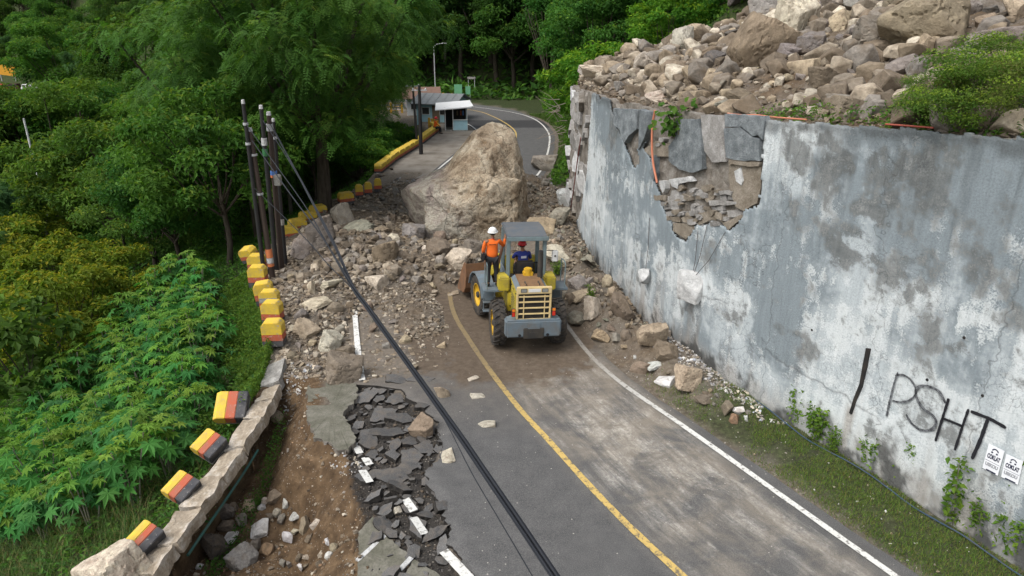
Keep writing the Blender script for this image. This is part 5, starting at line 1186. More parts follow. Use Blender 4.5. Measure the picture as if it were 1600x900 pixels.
pole(5, (446,414), (427,190), 0.075, MAT_POLE, 'rightmost black pole of the group at the parapet', [(0.9,.008,MAT_STEELW,'clamp'),(0.35,.02,MAT_CON,'band')])
SHARED = [(550,447),(575,481),(605,523),(640,571),(680,627),(720,683),(760,742),(810,815),(867,900),(940,1008)]
def cab(start, mids, off, r, label, seed, nshare=0, name='cable', tail=None):
    pts2 = mids + (SHARED[nshare:] if tail is None else tail); P = [Vector(start)]
    s = np.array([math.hypot(p[0]-425, p[1]-190) for p in pts2]); inv = 0.0364 + s/838*(0.1587-0.0364)
    rr = random.Random(seed); d0 = depth_of(start)
    for (x, y), iv in zip(pts2, inv): q = Vector(at_depth(x, y, 1/iv)); q += Vector((off[0], 0, off[1]))*1.0; P.append(q)
    Q = [Vector(v) for v in dense3([p[:] for p in P], 8)]
    mb = MB(); mb.tube([tuple(q) for q in Q], r*0.78, 6); o = mb.build(name, MAT_CABLE, None, True); props(o, label, 'cable', 'black cables slung from the poles across the road'); return o
def dense3(P, k):
    P = np.array(P, float); out = []
    for i in range(len(P)-1):
        p0, p1, p2, p3 = P[max(i-1,0)], P[i], P[i+1], P[min(i+2,len(P)-1)]
        for j in range(k):
            t = j/k; out.append(0.5*((2*p1)+(-p0+p2)*t+(2*p0-5*p1+4*p2-p3)*t*t+(-p0+3*p1-3*p2+p3)*t**3))
    out.append(P[-1]); return out
def on(i, k): 
    return PTOP[i] - Vector((0,0,1))*k
cab(on(1,.7), [(435,262),(480,325),(520,395)], (-0.02,0.0), 0.017, 'cable slung from the leftmost pole into the thick black bundle', 1)
cab(on(2,.3), [(450,300),(500,368),(530,415)], (0.008,0.028), 0.020, 'cable slung from the thick brown pole into the bundle', 2)
cab(on(3,.4), [(440,235),(478,300),(518,375)], (0.030,0.006), 0.019, 'cable slung from the pole with a pale box into the bundle', 3)
cab(on(4,.3), [(450,245),(485,312),(522,385)], (0.014,-0.026), 0.021, 'cable slung from the thick dark pole into the bundle', 4)
cab(on(5,.3), [(455,250),(492,318),(528,392)], (-0.012,-0.03), 0.017, 'cable slung from the rightmost pole into the bundle', 5)
cab(on(1,3.0), [(470,362),(515,412)], (-0.035,-0.012), 0.012, 'thin low cable rising from the middle of the leftmost pole', 6)
cab(Vector(at_depth(660,600,1/(0.0364+math.hypot(235,410)/838*0.1223))), [(697,660),(735,735),(780,812),(826,890)], (0,0), 0.008, 'single thin wire parting from the bundle over the grey asphalt', 7, tail=[(880,985)])
def conduit(P, r, label, m=MAT_ORANGE, name='conduit', cat='pipe', group=None):
    Q = dense3(P, 6); mb = MB(); mb.tube([tuple(q) for q in Q], r, 8); return props(mb.build(name, m, None, True), label, cat, group)
WP = lambda pts, off: [wall_pt(*wall_hit(*p), off) for p in pts]
conduit(WP([(1031,172),(1027,195),(1026,225),(1028,255),(1034,285)], 0.16), 0.034, 'orange plastic pipe hanging down the broken face of the wall')
def tops(pts, dz=0.05):
    out = []
    for px_ in pts:
        best = min(np.arange(2, WU, .1), key=lambda u: abs(proj_x(wall_pt(u, float(top_z(np.array([u]))[0]), -.25)) - px_)); v = wall_pt(best, float(top_z(np.array([best]))[0])+dz, -.22); out.append(v)
    return out
def proj_x(p): return 800 + FPX*p[0]/depth_of(p)
conduit(tops([1140,1160,1185,1210,1240,1262]), 0.018, 'orange pipe lying on the wall top left of the bush')
conduit(tops([1388,1405,1430,1462]), 0.018, 'reddish pipe lying on the wall top under the bush', paint('red_plastic', (0.38,0.075,0.05)))
conduit([at(882,372,.9), *WP([(893,340),(899,305),(905,262),(912,215)], .12)], 0.025, 'thin red brown cable dangling at the torn end of the wall', paint('red_cable', (0.20,0.055,0.045)), 'cable', 'cable')
conduit([(float(wall_x(y))-.22, y, float(hh(wall_x(y)-.3, y))+.05+.03*math.sin(y*3)) for y in np.arange(8.5, 16.2, .5)], 0.016, 'dark blue hose lying along the foot of the wall', paint('blue_hose', (0.03,0.06,0.10)), 'hose', 'hose')
conduit([(p[0]+.30*1, p[1]-.05, -.35) for p in KPATH[len(KPATH)//2:len(KPATH)-14:14]], 0.03, 'green hose exposed under the inner side of the broken kerb', paint('green_hose', (0.02,0.09,0.075)), 'hose', 'hose')
# chunks of concrete that hang on their steel at the wall face
def chunk(px, py, wpx, hpx, wires, lab, seed):
    q = wall_hit(px, py); c = Vector(wall_pt(*q, 0.16)); d = depth_of(c); P, F = plane_rock(seed, 4, 9, 0.05, 0.03)
    root = thing('concrete_chunk', lab, 'concrete chunk', c)
    me = np_mesh('chunk', P*np.array([wpx/FPX*d/2*1.1, .26, hpx/FPX*d/2*1.12]), F, [MAT_WHITEC], True); ch = mesh_obj('chunk', me, root, (0,0,0), (0,0,R(-58)))
    try: me.set_sharp_from_angle(angle=R(30))
    except Exception: pass
    for wpt in wires:
        a = Vector(wall_pt(*wall_hit(*wpt), .03)) - c; mb = MB(); mb.tube([tuple(a), tuple(a*.5+Vector((.03,0,0))), (0,0,hpx/FPX*d*.25)], .008, 5); mb.build('steel_wire', MAT_POLEB, root)
chunk(1087,448,40,50,[(1107,348),(1092,360),(1135,362)], 'pale concrete chunk hanging on steel wires against the wall', 71)
chunk(1015,431,18,26,[(1016,340)], 'small brown grey chunk stuck to the wall left of the hanging one', 72)
# ------------------------------------------------------------------ wheel loader
MAT_LY = paint('loader_yellow', (0.46,0.365,0.035), 0.55, 0.75, (0.17,0.14,0.06), 3.5, chip=0.25, chipcol=(0.20,0.17,0.10)); MAT_LB = paint('loader_blue_grey', (0.130,0.170,0.200), 0.65, 0.7, (0.135,0.12,0.10), 3.5, chip=0.12)
MAT_LT = paint('loader_teal_post', (0.17,0.225,0.235), 0.6, 0.4, (0.10,0.09,0.08), 4, chip=0.1); MAT_CREAM = paint('loader_cream', (0.66,0.52,0.27), 0.5, 0.25, (0.28,0.20,0.11), 4)
MAT_RUST = paint('rusty_top', (0.20,0.115,0.058), 0.9, 0.6, (0.10,0.065,0.04), 4, chip=0.3, chipcol=(0.31,0.20,0.10)); MAT_BUCK = paint('rusty_bucket', (0.20,0.10,0.05), 0.85, 0.9, (0.085,0.058,0.04), 3)
MAT_RUBBER = paint('tyre_rubber', (0.028,0.027,0.026), 0.9, 0.75, (0.105,0.085,0.065), 6); MAT_DKM = paint('dark_machine_metal', (0.035,0.034,0.032), 0.7, 0.5, (0.10,0.08,0.055), 4)
MAT_RIM = paint('rim_yellow', (0.60,0.36,0.02), 0.5, 0.35, (0.16,0.11,0.05), 5); MAT_ROOF = paint('canopy_roof', (0.085,0.10,0.115), 0.75, 0.5, (0.16,0.14,0.12), 3); MAT_LENS = paint('red_lens', (0.55,0.03,0.015), 0.25, 0.1)
MAT_AMBER = paint('amber_lens', (0.75,0.22,0.02), 0.25, 0.1); MAT_GLASSL = paint('lamp_glass', (0.25,0.26,0.25), 0.2, 0.2); MAT_SEAT = paint('seat_vinyl', (0.03,0.03,0.032), 0.55, 0.3); MAT_PLATE = paint('white_plate', (0.70,0.70,0.69), 0.5, 0.2)
LOADER = thing('wheel_loader', 'old yellow and blue wheel loader with canopy clearing the landslide', 'wheel loader', (0.45, 20.0, 0.02)); LOADER.rotation_euler = (0, R(1.6), R(8.5))
def bp(nm, c, d, m, rot=None, bevel=0.015, parent=None, taper=1.0):
    mb = MB(); mb.box(c, d, rot, taper); return mb.build(nm, m, parent or LOADER, False, bevel)
def wheel_mesh():
    mb = MB(); Rr, W = 0.70, 0.40; prof = [(0.36,-W*.40),(0.50,-W*.50),(0.62,-W*.50),(0.665,-W*.42),(0.675,0),(0.665,W*.42),(0.62,W*.50),(0.50,W*.50),(0.36,W*.40)]
    mb.lathe(prof, (0,0,0), 'x', 40); n = 20
    for k in range(n):
        for sd in (-1, 1):
            a0 = 2*math.pi*(k + (0.5 if sd > 0 else 0))/n; pts = []
            for (xx, da) in ((0.015*sd, 0.0), (W*.27*sd, .05), (W*.49*sd, .16)):
                for w_ in (-.045, .045):
                    a = a0 + da + w_; ro = 0.715 if abs(xx) < W*.4 else 0.685; pts.append((xx, ro*math.cos(a), ro*math.sin(a)))
            low = [(p[0], p[1]*.93, p[2]*.93) for p in pts]; V = pts + low
            mb.add(V, [[0,2,3,1],[2,4,5,3],[6,7,9,8],[8,9,11,10],[0,6,8,2],[2,8,10,4],[1,3,9,7],[3,5,11,9],[4,10,11,5],[0,1,7,6]])
    return mb.mesh('wheel', MAT_RUBBER)
def rim_mesh():
    mb = MB(); mb.lathe([(0.37,-.17),(0.40,-.17),(0.36,-.12),(0.30,-.06),(0.18,-.03),(0.12,-.10),(0.0,-.11)], (0,0,0), 'x', 28)
    mb.lathe([(0.37,.17),(0.40,.17),(0.36,.1),(0.2,.1),(0.0,.12)], (0,0,0), 'x', 28)
    for k in range(10): a = 2*math.pi*k/10; mb.cyl((-.035, .24*math.cos(a), .24*math.sin(a)), (-.065, .24*math.cos(a), .24*math.sin(a)), .018, n=6)
    return mb.mesh('rim', MAT_RIM, True)
def hubm(): mb = MB(); mb.lathe([(0.115,-.09),(0.10,-.16),(0.05,-.18),(0.0,-.18)], (0,0,0), 'x', 16); return mb.mesh('hub', MAT_DKM, True)
WM, RM, HM = wheel_mesh(), rim_mesh(), hubm()
AR = Matrix.Translation((0,1.25,0)) @ Matrix.Rotation(R(11), 4, 'Z')      # the front half is steered to the left about the joint
def wheel(x, y, front, flip, spin):
    w_ = mesh_obj('wheel', WM, LOADER); M = (AR if front else Matrix.Identity(4)) @ Matrix.Translation((x, y, 0.70)) @ (Matrix.Rotation(math.pi, 4, 'Z') if flip else Matrix.Identity(4)) @ Matrix.Rotation(spin, 4, 'X')
    w_.matrix_local = M; mesh_obj('rim', RM, w_); mesh_obj('hub', HM, w_)
wheel(-.92, 0, False, False, .2); wheel(.92, 0, False, True, .5); wheel(-.92, 1.35, True, False, .9); wheel(.92, 1.35, True, True, 1.3)
# rear half
mb = MB(); mb.prism([(-.83,-1.12),(.83,-1.12),(.83,-.72),(.55,-.55),(-.55,-.55),(-.83,-.72)], 'z', 0.66, 1.20); cw = mb.build('counterweight', MAT_LB, LOADER, False, 0.05)
bp('tow_hitch', (0,-1.135,.78), (.30,.05,.14), MAT_DKM, parent=cw); bp('hitch_plate', (0,-1.13,1.02), (.36,.03,.22), MAT_LB, parent=cw, bevel=.01)
for sx in (-.42,.42): mb = MB(); mb.cyl((sx,-1.09,.74),(sx,-1.135,.74), .045, n=12); mb.build('tie_down_hole', MAT_BLACK, cw)
mb = MB(); mb.box((0,-.2,.80), (.62,1.9,.34)); mb.box((0,0,.70),(1.5,.22,.24)); mb.build('rear_frame', MAT_DKM, LOADER, False, .02)
mb = MB(); mb.prism([(-.92,1.18),(.42,1.0),(.42,2.02),(-.92,1.98)], 'x', -.50, -.485); mb.prism([(-.92,1.18),(.42,1.0),(.42,2.02),(-.92,1.98)], 'x', .485, .50); mb.box((0,.40,1.5),(.97,.04,1.0)); hood = mb.build('hood', MAT_LY, LOADER, False, .006)
mb = MB(); mb.prism([(-.90,1.98),(.42,2.00),(.42,2.12),(-.60,2.14),(-.90,2.06)], 'x', -.36, .36); mb.build('hood_top', MAT_RUST, LOADER, False, .02)
for sx in (-1, 1):
    mb = MB(); vs = []
    for y, zt, zs in ((-.92,2.10,1.97),(.42,2.115,1.99)): vs += [(sx*.50,y,zs),(sx*.36,y,zt),(sx*.36,y,zs-.05),(sx*.49,y,zs-.05)]
    mb.add(vs, [[0,1,5,4],[1,2,6,5],[2,3,7,6],[3,0,4,7],[0,3,2,1],[4,5,6,7]]); mb.build('hood_shoulder', MAT_LB, LOADER, False, .01)
    o = bp('seam_panel', (sx*.505,-.28,1.50), (.02,.80,.62), MAT_LY, bevel=.01)
    for k in range(6): bp('vent_slat', (sx*.517,-.28,1.30+k*.08), (.012,.6,.022), MAT_DKM, parent=o, bevel=.004)
# grille
gr = bp('radiator', (0,-.93,1.60), (.92,.03,.84), MAT_BLACK)
mb = MB()
for (c, d) in (((0,-.965,2.10),(1.04,.09,.22)), ((0,-.965,1.17),(1.04,.07,.075)), ((-.49,-.965,1.60),(.065,.07,.80)), ((.49,-.965,1.60),(.065,.07,.80))): mb.box(c, d)
gf = mb.build('grille_frame', MAT_CREAM, LOADER, False, .02)
for z in (1.36,1.545,1.73,1.90): bp('grille_bar', (0,-.968,z), (.92,.045,.045), MAT_CREAM, parent=gf, bevel=.012)
for x in (-.30,.32): bp('grille_bar', (x,-.972,1.58), (.032,.03,.74), MAT_CREAM, parent=gf, bevel=.008)
for x in (-.31,.31): l = bp('work_lamp', (x,-1.012,2.105), (.19,.02,.115), MAT_DKM); bp('lens', (x,-1.025,2.105), (.16,.01,.09), MAT_GLASSL, parent=l, bevel=.004)
bp('number_plate', (0,-1.014,2.105), (.36,.014,.10), MAT_PLATE, bevel=.004)
for x in (-.60,.60): l = bp('tail_lamp', (x,-.99,1.42), (.11,.07,.26), MAT_DKM); bp('red_lens', (x,-1.03,1.375), (.09,.02,.13), MAT_LENS, parent=l, bevel=.008); bp('amber_lens', (x,-1.03,1.50), (.09,.02,.08), MAT_AMBER, parent=l, bevel=.008)
mb = MB(); mb.tube([(.36,.10,2.10),(.36,.10,2.50),(.36,.10,2.84),(.36,.07,2.95)], [.085,.085,.075,.07], 14); ex = mb.build('exhaust_pipe', MAT_DKM, LOADER, True)
mb = MB(); mb.cyl((.36,.075,2.93),(.36,.068,2.962), .058, n=12); mb.build('pipe_mouth', MAT_BLACK, ex)
mb = MB(); mb.cyl((.02,.30,2.10),(.02,.30,2.34), .13, n=16); mb.box((.02,.30,2.17),(.30,.22,.14)); mb.build('air_cleaner', MAT_RIM, LOADER, False, .02)
mb = MB(); mb.box((-.72,.46,1.86),(.34,.60,.44)); mb.build('fuel_tank', MAT_LY, LOADER, False, .04); mb = MB(); mb.box((.72,.46,1.86),(.34,.60,.44)); mb.build('oil_tank', MAT_LY, LOADER, False, .04)
mb = MB(); mb.box((-.45,.62,1.28),(.3,.9,.62)); mb.box((.45,.62,1.28),(.3,.9,.62)); mb.build('side_frame', MAT_LY, LOADER, False, .03)
bp('cab_floor', (0,1.02,1.60), (1.30,1.20,.08), MAT_DKM)
for sx in (-1, 1):
    st = bp('side_platform', (sx*1.02,.72,1.585), (.62,.70,.07), MAT_LB, bevel=.012)
    mb = MB(); x = sx*1.22; mb.tube([(x,.42,1.60),(x,.42,2.02),(x,.42,2.40)], .020, 8); mb.tube([(x,.42,2.40),(x,.62,2.44),(x,.98,2.40),(x,1.02,1.62)], .018, 8); mb.build('handrail', MAT_LT, LOADER, True)
    mb = MB(); mb.box((sx*1.08,.95,1.30),(.30,.04,.50)); mb.box((sx*1.08,.93,1.02),(.40,.22,.03)); mb.box((sx*1.08,.93,.72),(.40,.22,.03)); mb.box((sx*1.26,.95,1.0),(.03,.05,.62)); mb.box((sx*.90,.95,1.0),(.03,.05,.62)); mb.build('access_ladder', MAT_LB, LOADER, False, .006)
# canopy
mb = MB(); mb.prism([(.42,3.20),(1.90,3.28),(1.90,3.36),(1.2,3.41),(.42,3.30)], 'x', -.62, .62); rf = mb.build('canopy_roof', MAT_ROOF, LOADER, False, .03)
bp('roof_edge', (0,.40,3.235), (1.30,.05,.13), MAT_LT, parent=rf, bevel=.012)
for sx in (-1, 1):
    for y in (.56, 1.74):
        mb = MB(); mb.box((sx*.56,y,2.45),(.115,.13,1.60)); mb.build('canopy_post', MAT_LT, LOADER, False, .02)
    bp('mudguard_panel', (sx*.62,1.15,1.86), (.05,1.1,.45), MAT_LB, bevel=.01)
mb = MB(); mb.tube([(.64,.60,2.80),(.84,.58,2.80),(.88,.58,2.70)], .014, 8); mi = mb.build('mirror_arm', MAT_DKM, LOADER); bp('mirror', (.90,.57,2.62), (.21,.06,.38), MAT_PLATE, parent=mi, bevel=.03); mb = MB(); mb.cyl((.90,.53,2.63),(.90,.536,2.63), .03, n=10); mb.build('bolt', MAT_BLACK, mi)
# operator's place
mb = MB(); mb.box((-.02,.98,1.98),(.52,.48,.14)); st = mb.build('seat', MAT_SEAT, LOADER, False, .05); mb = MB(); mb.box((-.02,.72,2.22),(.60,.13,.48),(R(8),0,0)); mb.build('backrest', MAT_SEAT, st, False, .055)
bp('seat_post', (-.02,.98,1.76), (.36,.36,.30), MAT_DKM)
mb = MB(); mb.tube([(0,1.72,1.66),(0,1.62,2.05),(0,1.50,2.28)], [.07,.05,.03], 10); cs = mb.build('steering_column', MAT_DKM, LOADER)
mb = MB(); ring = [(.20*math.cos(a)-.0, 1.50+.20*math.sin(a)*.80, 2.30+.20*math.sin(a)*-.55) for a in np.linspace(0, 2*math.pi, 25)]; mb.tube(ring, .016, 8, False); mb.tube([ring[0], (0,1.5,2.29), ring[12]], .012, 6); mb.build('steering_wheel', MAT_BLACK, cs)
bp('dash_panel', (0,1.78,1.96), (1.05,.16,.62), MAT_LY, bevel=.03)
for k in range(3): mb = MB(); mb.tube([(.36+k*.06,1.28,1.75),(.36+k*.06,1.30,2.15)], .012, 6); lv = mb.build('lever', MAT_DKM, LOADER); mb = MB(); mb.lathe([(0,-.03),(.026,-.015),(.03,0),(.02,.025),(0,.03)], (.36+k*.06,1.30,2.17), 'z', 10); mb.build('knob', MAT_BLACK, lv)
# front half (everything steered)
def front(o): o.matrix_local = AR @ o.matrix_local; return o
mb = MB(); mb.box((0,.62,.92),(.60,1.5,.52)); mb.box((0,1.35,.70),(1.5,.24,.26)); mb.prism([(.5,1.1),(1.35,1.1),(1.2,1.95),(.75,1.95)], 'x', -.36, -.28); mb.prism([(.5,1.1),(1.35,1.1),(1.2,1.95),(.75,1.95)], 'x', .28, .36); front(mb.build('front_frame', MAT_LY, LOADER, False, .015))
mb = MB(); mb.cyl((0,0,.55),(0,0,1.45), .13, n=16); mb.build('articulation_pin', MAT_DKM, LOADER).location = (0,1.25,0)
for sx in (-1, 1):
    mb = MB(); A = [R(a) for a in (12, 40, 65, 90, 115, 140, 168)]; o_, i_ = .80, .765
    prof = [(1.35 - o_*math.cos(a), .70 + o_*math.sin(a)) for a in A] + [(1.35 - i_*math.cos(a), .70 + i_*math.sin(a)) for a in A[::-1]]
    mb2 = MB(); n = len(A)
    for k in range(n-1):
        p = [prof[k], prof[k+1], prof[2*n-2-k], prof[2*n-1-k]]; mb2.prism(p, 'x', sx*.68 if sx > 0 else -1.16, 1.16 if sx > 0 else -.68)
    front(mb2.build('front_mudguard', MAT_LB, LOADER))
    mb = MB(); mb.prism([(.85,1.75),(1.05,1.95),(2.05,1.35),(2.75,.55),(2.55,.42),(1.85,1.08)], 'x', sx*.44-.05, sx*.44+.05); front(mb.build('lift_arm', MAT_LY, LOADER, False, .01))
    mb = MB(); mb.cyl((sx*.30,.95,1.15),(sx*.36,2.05,1.12), .06, n=12); mb.cyl((sx*.36,2.05,1.12),(sx*.40,2.35,1.0), .035, n=10); front(mb.build('lift_cylinder', MAT_DKM, LOADER, True))
mb = MB(); mb.box((0,1.62,1.78),(.14,.9,.16),(R(-12),0,0)); mb.box((0,2.05,1.60),(.20,.20,.5)); front(mb.build('tilt_lever', MAT_LY, LOADER, False, .02))
mb = MB(); W = 1.10; prof = [(2.50,1.42),(2.46,.95),(2.55,.50),(2.80,.24),(3.55,.12),(3.58,.15),(2.86,.33),(2.62,.55),(2.53,.95),(2.57,1.40)]
for k in range(4): mb.prism([prof[k], prof[k+1], prof[8-k], prof[9-k]], 'x', -W, W)
bk = front(mb.build('bucket', MAT_BUCK, LOADER))
for sx in (-1, 1): mb = MB(); mb.prism([(2.50,1.42),(2.46,.95),(2.55,.50),(2.80,.24),(3.55,.12),(3.52,.30),(3.05,1.05),(2.75,1.40)], 'x', sx*W-(0 if sx > 0 else .05), sx*W+(.05 if sx > 0 else 0)); o = mb.build('side_plate', MAT_BUCK, bk, False, .008)
for k in range(7): x = -W+.12+k*(2*W-.24)/6; mb = MB(); mb.prism([(3.45,.10),(3.75,.07),(3.75,.095),(3.5,.19)], 'x', x-.05, x+.05); mb.build('bucket_tooth', MAT_DKM, bk)
mb = MB()
for x in (-.44,.44): mb.box((x,2.44,.62),(.16,.16,.4))
mb.box((0,2.42,1.15),(.26,.16,.4)); front(mb.build('bucket_bracket', MAT_DKM, LOADER, False, .01))
for (P, r_) in (([(-.30,.9,1.50),(-.42,1.15,1.62),(-.30,1.45,1.40),(-.22,1.75,1.35)], .022), ([(.30,.9,1.50),(.42,1.2,1.60),(.30,1.5,1.42)], .022), ([(-.52,.1,1.20),(-.56,.45,1.05),(-.50,.8,1.12)], .020), ([(.52,-.2,1.9),(.60,.1,1.72),(.56,.4,1.62)], .016)):
    mb = MB(); mb.tube([tuple(q) for q in dense3(P, 5)], r_, 7); mb.build('hose', MAT_BLACK, LOADER, True)
for sx in (-1, 1):
    for y in (-.75,-.35,.05): mb = MB(); mb.cyl((sx*.50,y,1.92),(sx*.522,y,1.92), .022, n=8); mb.build('bolt', MAT_DKM, LOADER)
    mb = MB(); mb.tube([(sx*.20,-.70,2.14),(sx*.20,-.70,2.19),(sx*.20,-.45,2.19),(sx*.20,-.45,2.14)], .014, 6); mb.build('hood_handle', MAT_DKM, LOADER)
bpy.context.view_layer.update()

# ------------------------------------------------------------------ people
def cloth(name, col, d=0.25):
    return paint(name, col, 0.85, d, tuple(c*0.55 for c in col), 5)
MAT_SKIN = paint('skin', (0.23,0.115,0.065), 0.6, 0.1, (0.17,0.08,0.05)); MAT_OR = cloth('orange_workwear', (0.72,0.135,0.015)); MAT_TROU = cloth('dark_trousers', (0.022,0.022,0.026)); MAT_BLU = cloth('blue_shirt', (0.030,0.045,0.23)); MAT_HW = paint('white_helmet', (0.74,0.74,0.72), 0.35, 0.15); MAT_HR = paint('red_helmet', (0.60,0.025,0.035), 0.35, 0.15); MAT_BOOT = cloth('boots', (0.018,0.016,0.014)); MAT_HAIR = cloth('black_hair', (0.008,0.007,0.007)); MAT_REDC = cloth('red_collar', (0.48,0.03,0.03)); MAT_GREYB = cloth('black_bag', (0.02,0.02,0.022)); MAT_WPR = paint('white_print', (0.55,0.56,0.62), 0.8, 0.3); MAT_DKP = paint('dark_print', (0.12,0.03,0.01), 0.8, 0.1)
def skin(name, chains, m, parent, sub=2):
    """chains: lists of (key, xyz, radius); same key = same vertex"""
    keys, V, E, Rd = {}, [], [], []
    for ch in chains:
        prev = None
        for it in ch:
            if it[0] in keys: i = keys[it[0]]
            else: i = keys[it[0]] = len(V); V.append(it[1]); Rd.append(it[2])
            if prev is not None: E.append((prev, i))
            prev = i
    me = bpy.data.meshes.new(name); me.from_pydata(V, E, []); me.materials.append(m)
    o = mesh_obj(name, me, parent); md = o.modifiers.new('skin', 'SKIN'); md.use_smooth_shade = True; md.branch_smoothing = 0.6
    for sv, r in zip(me.skin_vertices[0].data, Rd): sv.radius = r if hasattr(r, '__len__') else (r, r); sv.use_root = False
    me.skin_vertices[0].data[0].use_root = True
    md = o.modifiers.new('sub', 'SUBSURF'); md.levels = sub; md.render_levels = sub; return o
def lerp(a, b, t): return tuple(a[i]+(b[i]-a[i])*t for i in range(3))
def hand(side, wr, fdir, pdir, tdir, curl):
    """palm and five separate fingers; fdir along the fingers, pdir out of the palm, tdir towards the thumb"""
    f, p, t = Vector(fdir).normalized(), Vector(pdir).normalized(), Vector(tdir).normalized(); w_ = Vector(wr); ch = []
    pm = w_ + f*.045; kn = w_ + f*.085
    ch.append([(side+'wr', tuple(w_), .026), (side+'pm', tuple(pm), (.034,.022)), (side+'kn', tuple(kn), (.034,.018))])
    for i, (off, ln) in enumerate(((.028,.066),(.009,.076),(-.010,.070),(-.028,.054))):
        b = kn + t*off; a1 = f*math.cos(curl*.5)+p*math.sin(curl*.5); a2 = f*math.cos(curl*1.2)+p*math.sin(curl*1.2)
        ch.append([(side+'kn', None, 0), (f'{side}f{i}a', tuple(b+f*.012), .0095), (f'{side}f{i}b', tuple(b+f*.012+a1*ln*.5), .0085), (f'{side}f{i}c', tuple(b+f*.012+a1*ln*.5+a2*ln*.5), .0070)])
    tb = pm + t*.030 - f*.012; d1 = (t*.8+f*.7+p*.2).normalized(); d2 = (t*.3+f*.9+p*.5).normalized()
    ch.append([(side+'pm', None, 0), (side+'t0', tuple(tb), .012), (side+'t1', tuple(tb+d1*.034), .0095), (side+'t2', tuple(tb+d1*.034+d2*.028), .0075)]); return ch
def person(label, loc, rz, J, top, helm, pants=MAT_TROU, scale=1.0, hands=None, collar=None, cat='person', parent=None):
    """J: joints pelvis, chest, neck, head, and per side sh el wr hip kn an toe"""
    root = thing('person', label, 'person', loc); root.rotation_euler = (0, 0, rz); root.scale = (scale,)*3
    g_ = lambda k: J[k]; hd = Vector(J['head']); nk = Vector(J['neck']); fw = Vector(J.get('face', (0,1,0))).normalized(); rt = fw.cross(Vector((0,0,1))).normalized()
    ch = [[('pel', g_('pelvis'), (.145,.105)), ('wa', lerp(g_('pelvis'), g_('chest'), .5), (.125,.095)), ('che', g_('chest'), (.150,.105)), ('shc', lerp(g_('chest'), g_('neck'), .62), (.12,.085)), ('nk', J['neck'], .062), ('jaw', tuple(hd-Vector((0,0,.055))+fw*.012), (.064,.070)), ('hd', tuple(hd), (.078,.092)), ('top', tuple(hd+Vector((0,0,.075))), (.062,.072))]]
    ch.append([('hd', None, 0), ('nose', tuple(hd+fw*.105-Vector((0,0,.03))), .014)])
    for sx, k in ((-1,'l'),(1,'r')):
        ch.append([('hd', None, 0), (k+'ear', tuple(hd+rt*sx*.088-Vector((0,0,.015))-fw*.01), .016)])
        ch.append([('shc', None, 0), (k+'sh', g_(k+'sh'), .060), (k+'ua', lerp(g_(k+'sh'), g_(k+'el'), .5), .050), (k+'el', g_(k+'el'), .040), (k+'fa', lerp(g_(k+'el'), g_(k+'wr'), .4), .038), (k+'wr', g_(k+'wr'), .026)])
        ch.append([('pel', None, 0), (k+'hip', g_(k+'hip'), .088), (k+'th', lerp(g_(k+'hip'), g_(k+'kn'), .5), .074), (k+'kn', g_(k+'kn'), .054), (k+'ca', lerp(g_(k+'kn'), g_(k+'an'), .35), .052), (k+'an', g_(k+'an'), .036), (k+'toe', g_(k+'toe'), (.040,.028))])
        h = (hands or {}).get(k) or ((0,.2,-1),(1 if k == 'l' else -1,0,0),(0,1,0.1),.5); ch += hand(k, g_(k+'wr'), *h)
    skin('body', ch, MAT_SKIN, root)
    T = [[('pel', lerp(g_('pelvis'), g_('chest'), -.18), (.190,.140)), ('wa', lerp(g_('pelvis'), g_('chest'), .5), (.185,.135)), ('che', g_('chest'), (.205,.142)), ('shc', lerp(g_('chest'), g_('neck'), .62), (.165,.112)), ('nk', lerp(g_('chest'), g_('neck'), .92), .080)]]
    P = [[('pel', lerp(g_('pelvis'), g_('chest'), .05), (.158,.120))]]
    for k in 'lr':
        T.append([('shc', None, 0), (k+'sh', g_(k+'sh'), .076), (k+'ua', lerp(g_(k+'sh'), g_(k+'el'), .5), .066), (k+'el', g_(k+'el'), .056), (k+'fa', lerp(g_(k+'el'), g_(k+'wr'), .86), .044)])
        P.append([('pel', None, 0), (k+'hip', g_(k+'hip'), .106), (k+'th', lerp(g_(k+'hip'), g_(k+'kn'), .5), .092), (k+'kn', g_(k+'kn'), .074), (k+'ca', lerp(g_(k+'kn'), g_(k+'an'), .4), .072), (k+'an', lerp(g_(k+'kn'), g_(k+'an'), .9), .060)])
        an, to = Vector(g_(k+'an')), Vector(g_(k+'toe')); skin('boot', [[('a', tuple(an+Vector((0,0,.06))), .052), ('b', tuple(an-Vector((0,0,.03))), .054), ('c', tuple(to), (.050,.036)), ('d', tuple(to+(to-an)*.35-Vector((0,0,.0))), (.040,.028))]], MAT_BOOT, root)
    sh = skin('shirt', T, top, root); skin('trousers', P, pants, root)
    mb = MB(); prof = [(.128,-.01),(.132,.012),(.122,.05),(.098,.095),(.055,.125),(0,.134)]; mb.lathe(prof, (0,0,0), 'z', 24)
    rim = [(.150*math.cos(a)*(1), .150*math.sin(a) + (.045 if math.sin(a) > .3 else 0)*1, -.012) for a in np.linspace(0, 2*math.pi, 25)][:-1]
    b = len(rim); mb.add([(x*.8,y*.8,-.004) for x,y,z in rim]+rim+[(x*.99,y*.99,z-.008) for x,y,z in rim], [[i,(i+1)%b,b+(i+1)%b,b+i] for i in range(b)]+[[b+i,b+(i+1)%b,2*b+(i+1)%b,2*b+i] for i in range(b)]+[[2*b+i,2*b+(i+1)%b,(i+1)%b,i] for i in range(b)])
    he = mb.build('helmet', helm, root, True); he.location = tuple(hd+Vector((0,0,.035))); he.rotation_euler = (0, 0, math.atan2(-fw.x, fw.y))
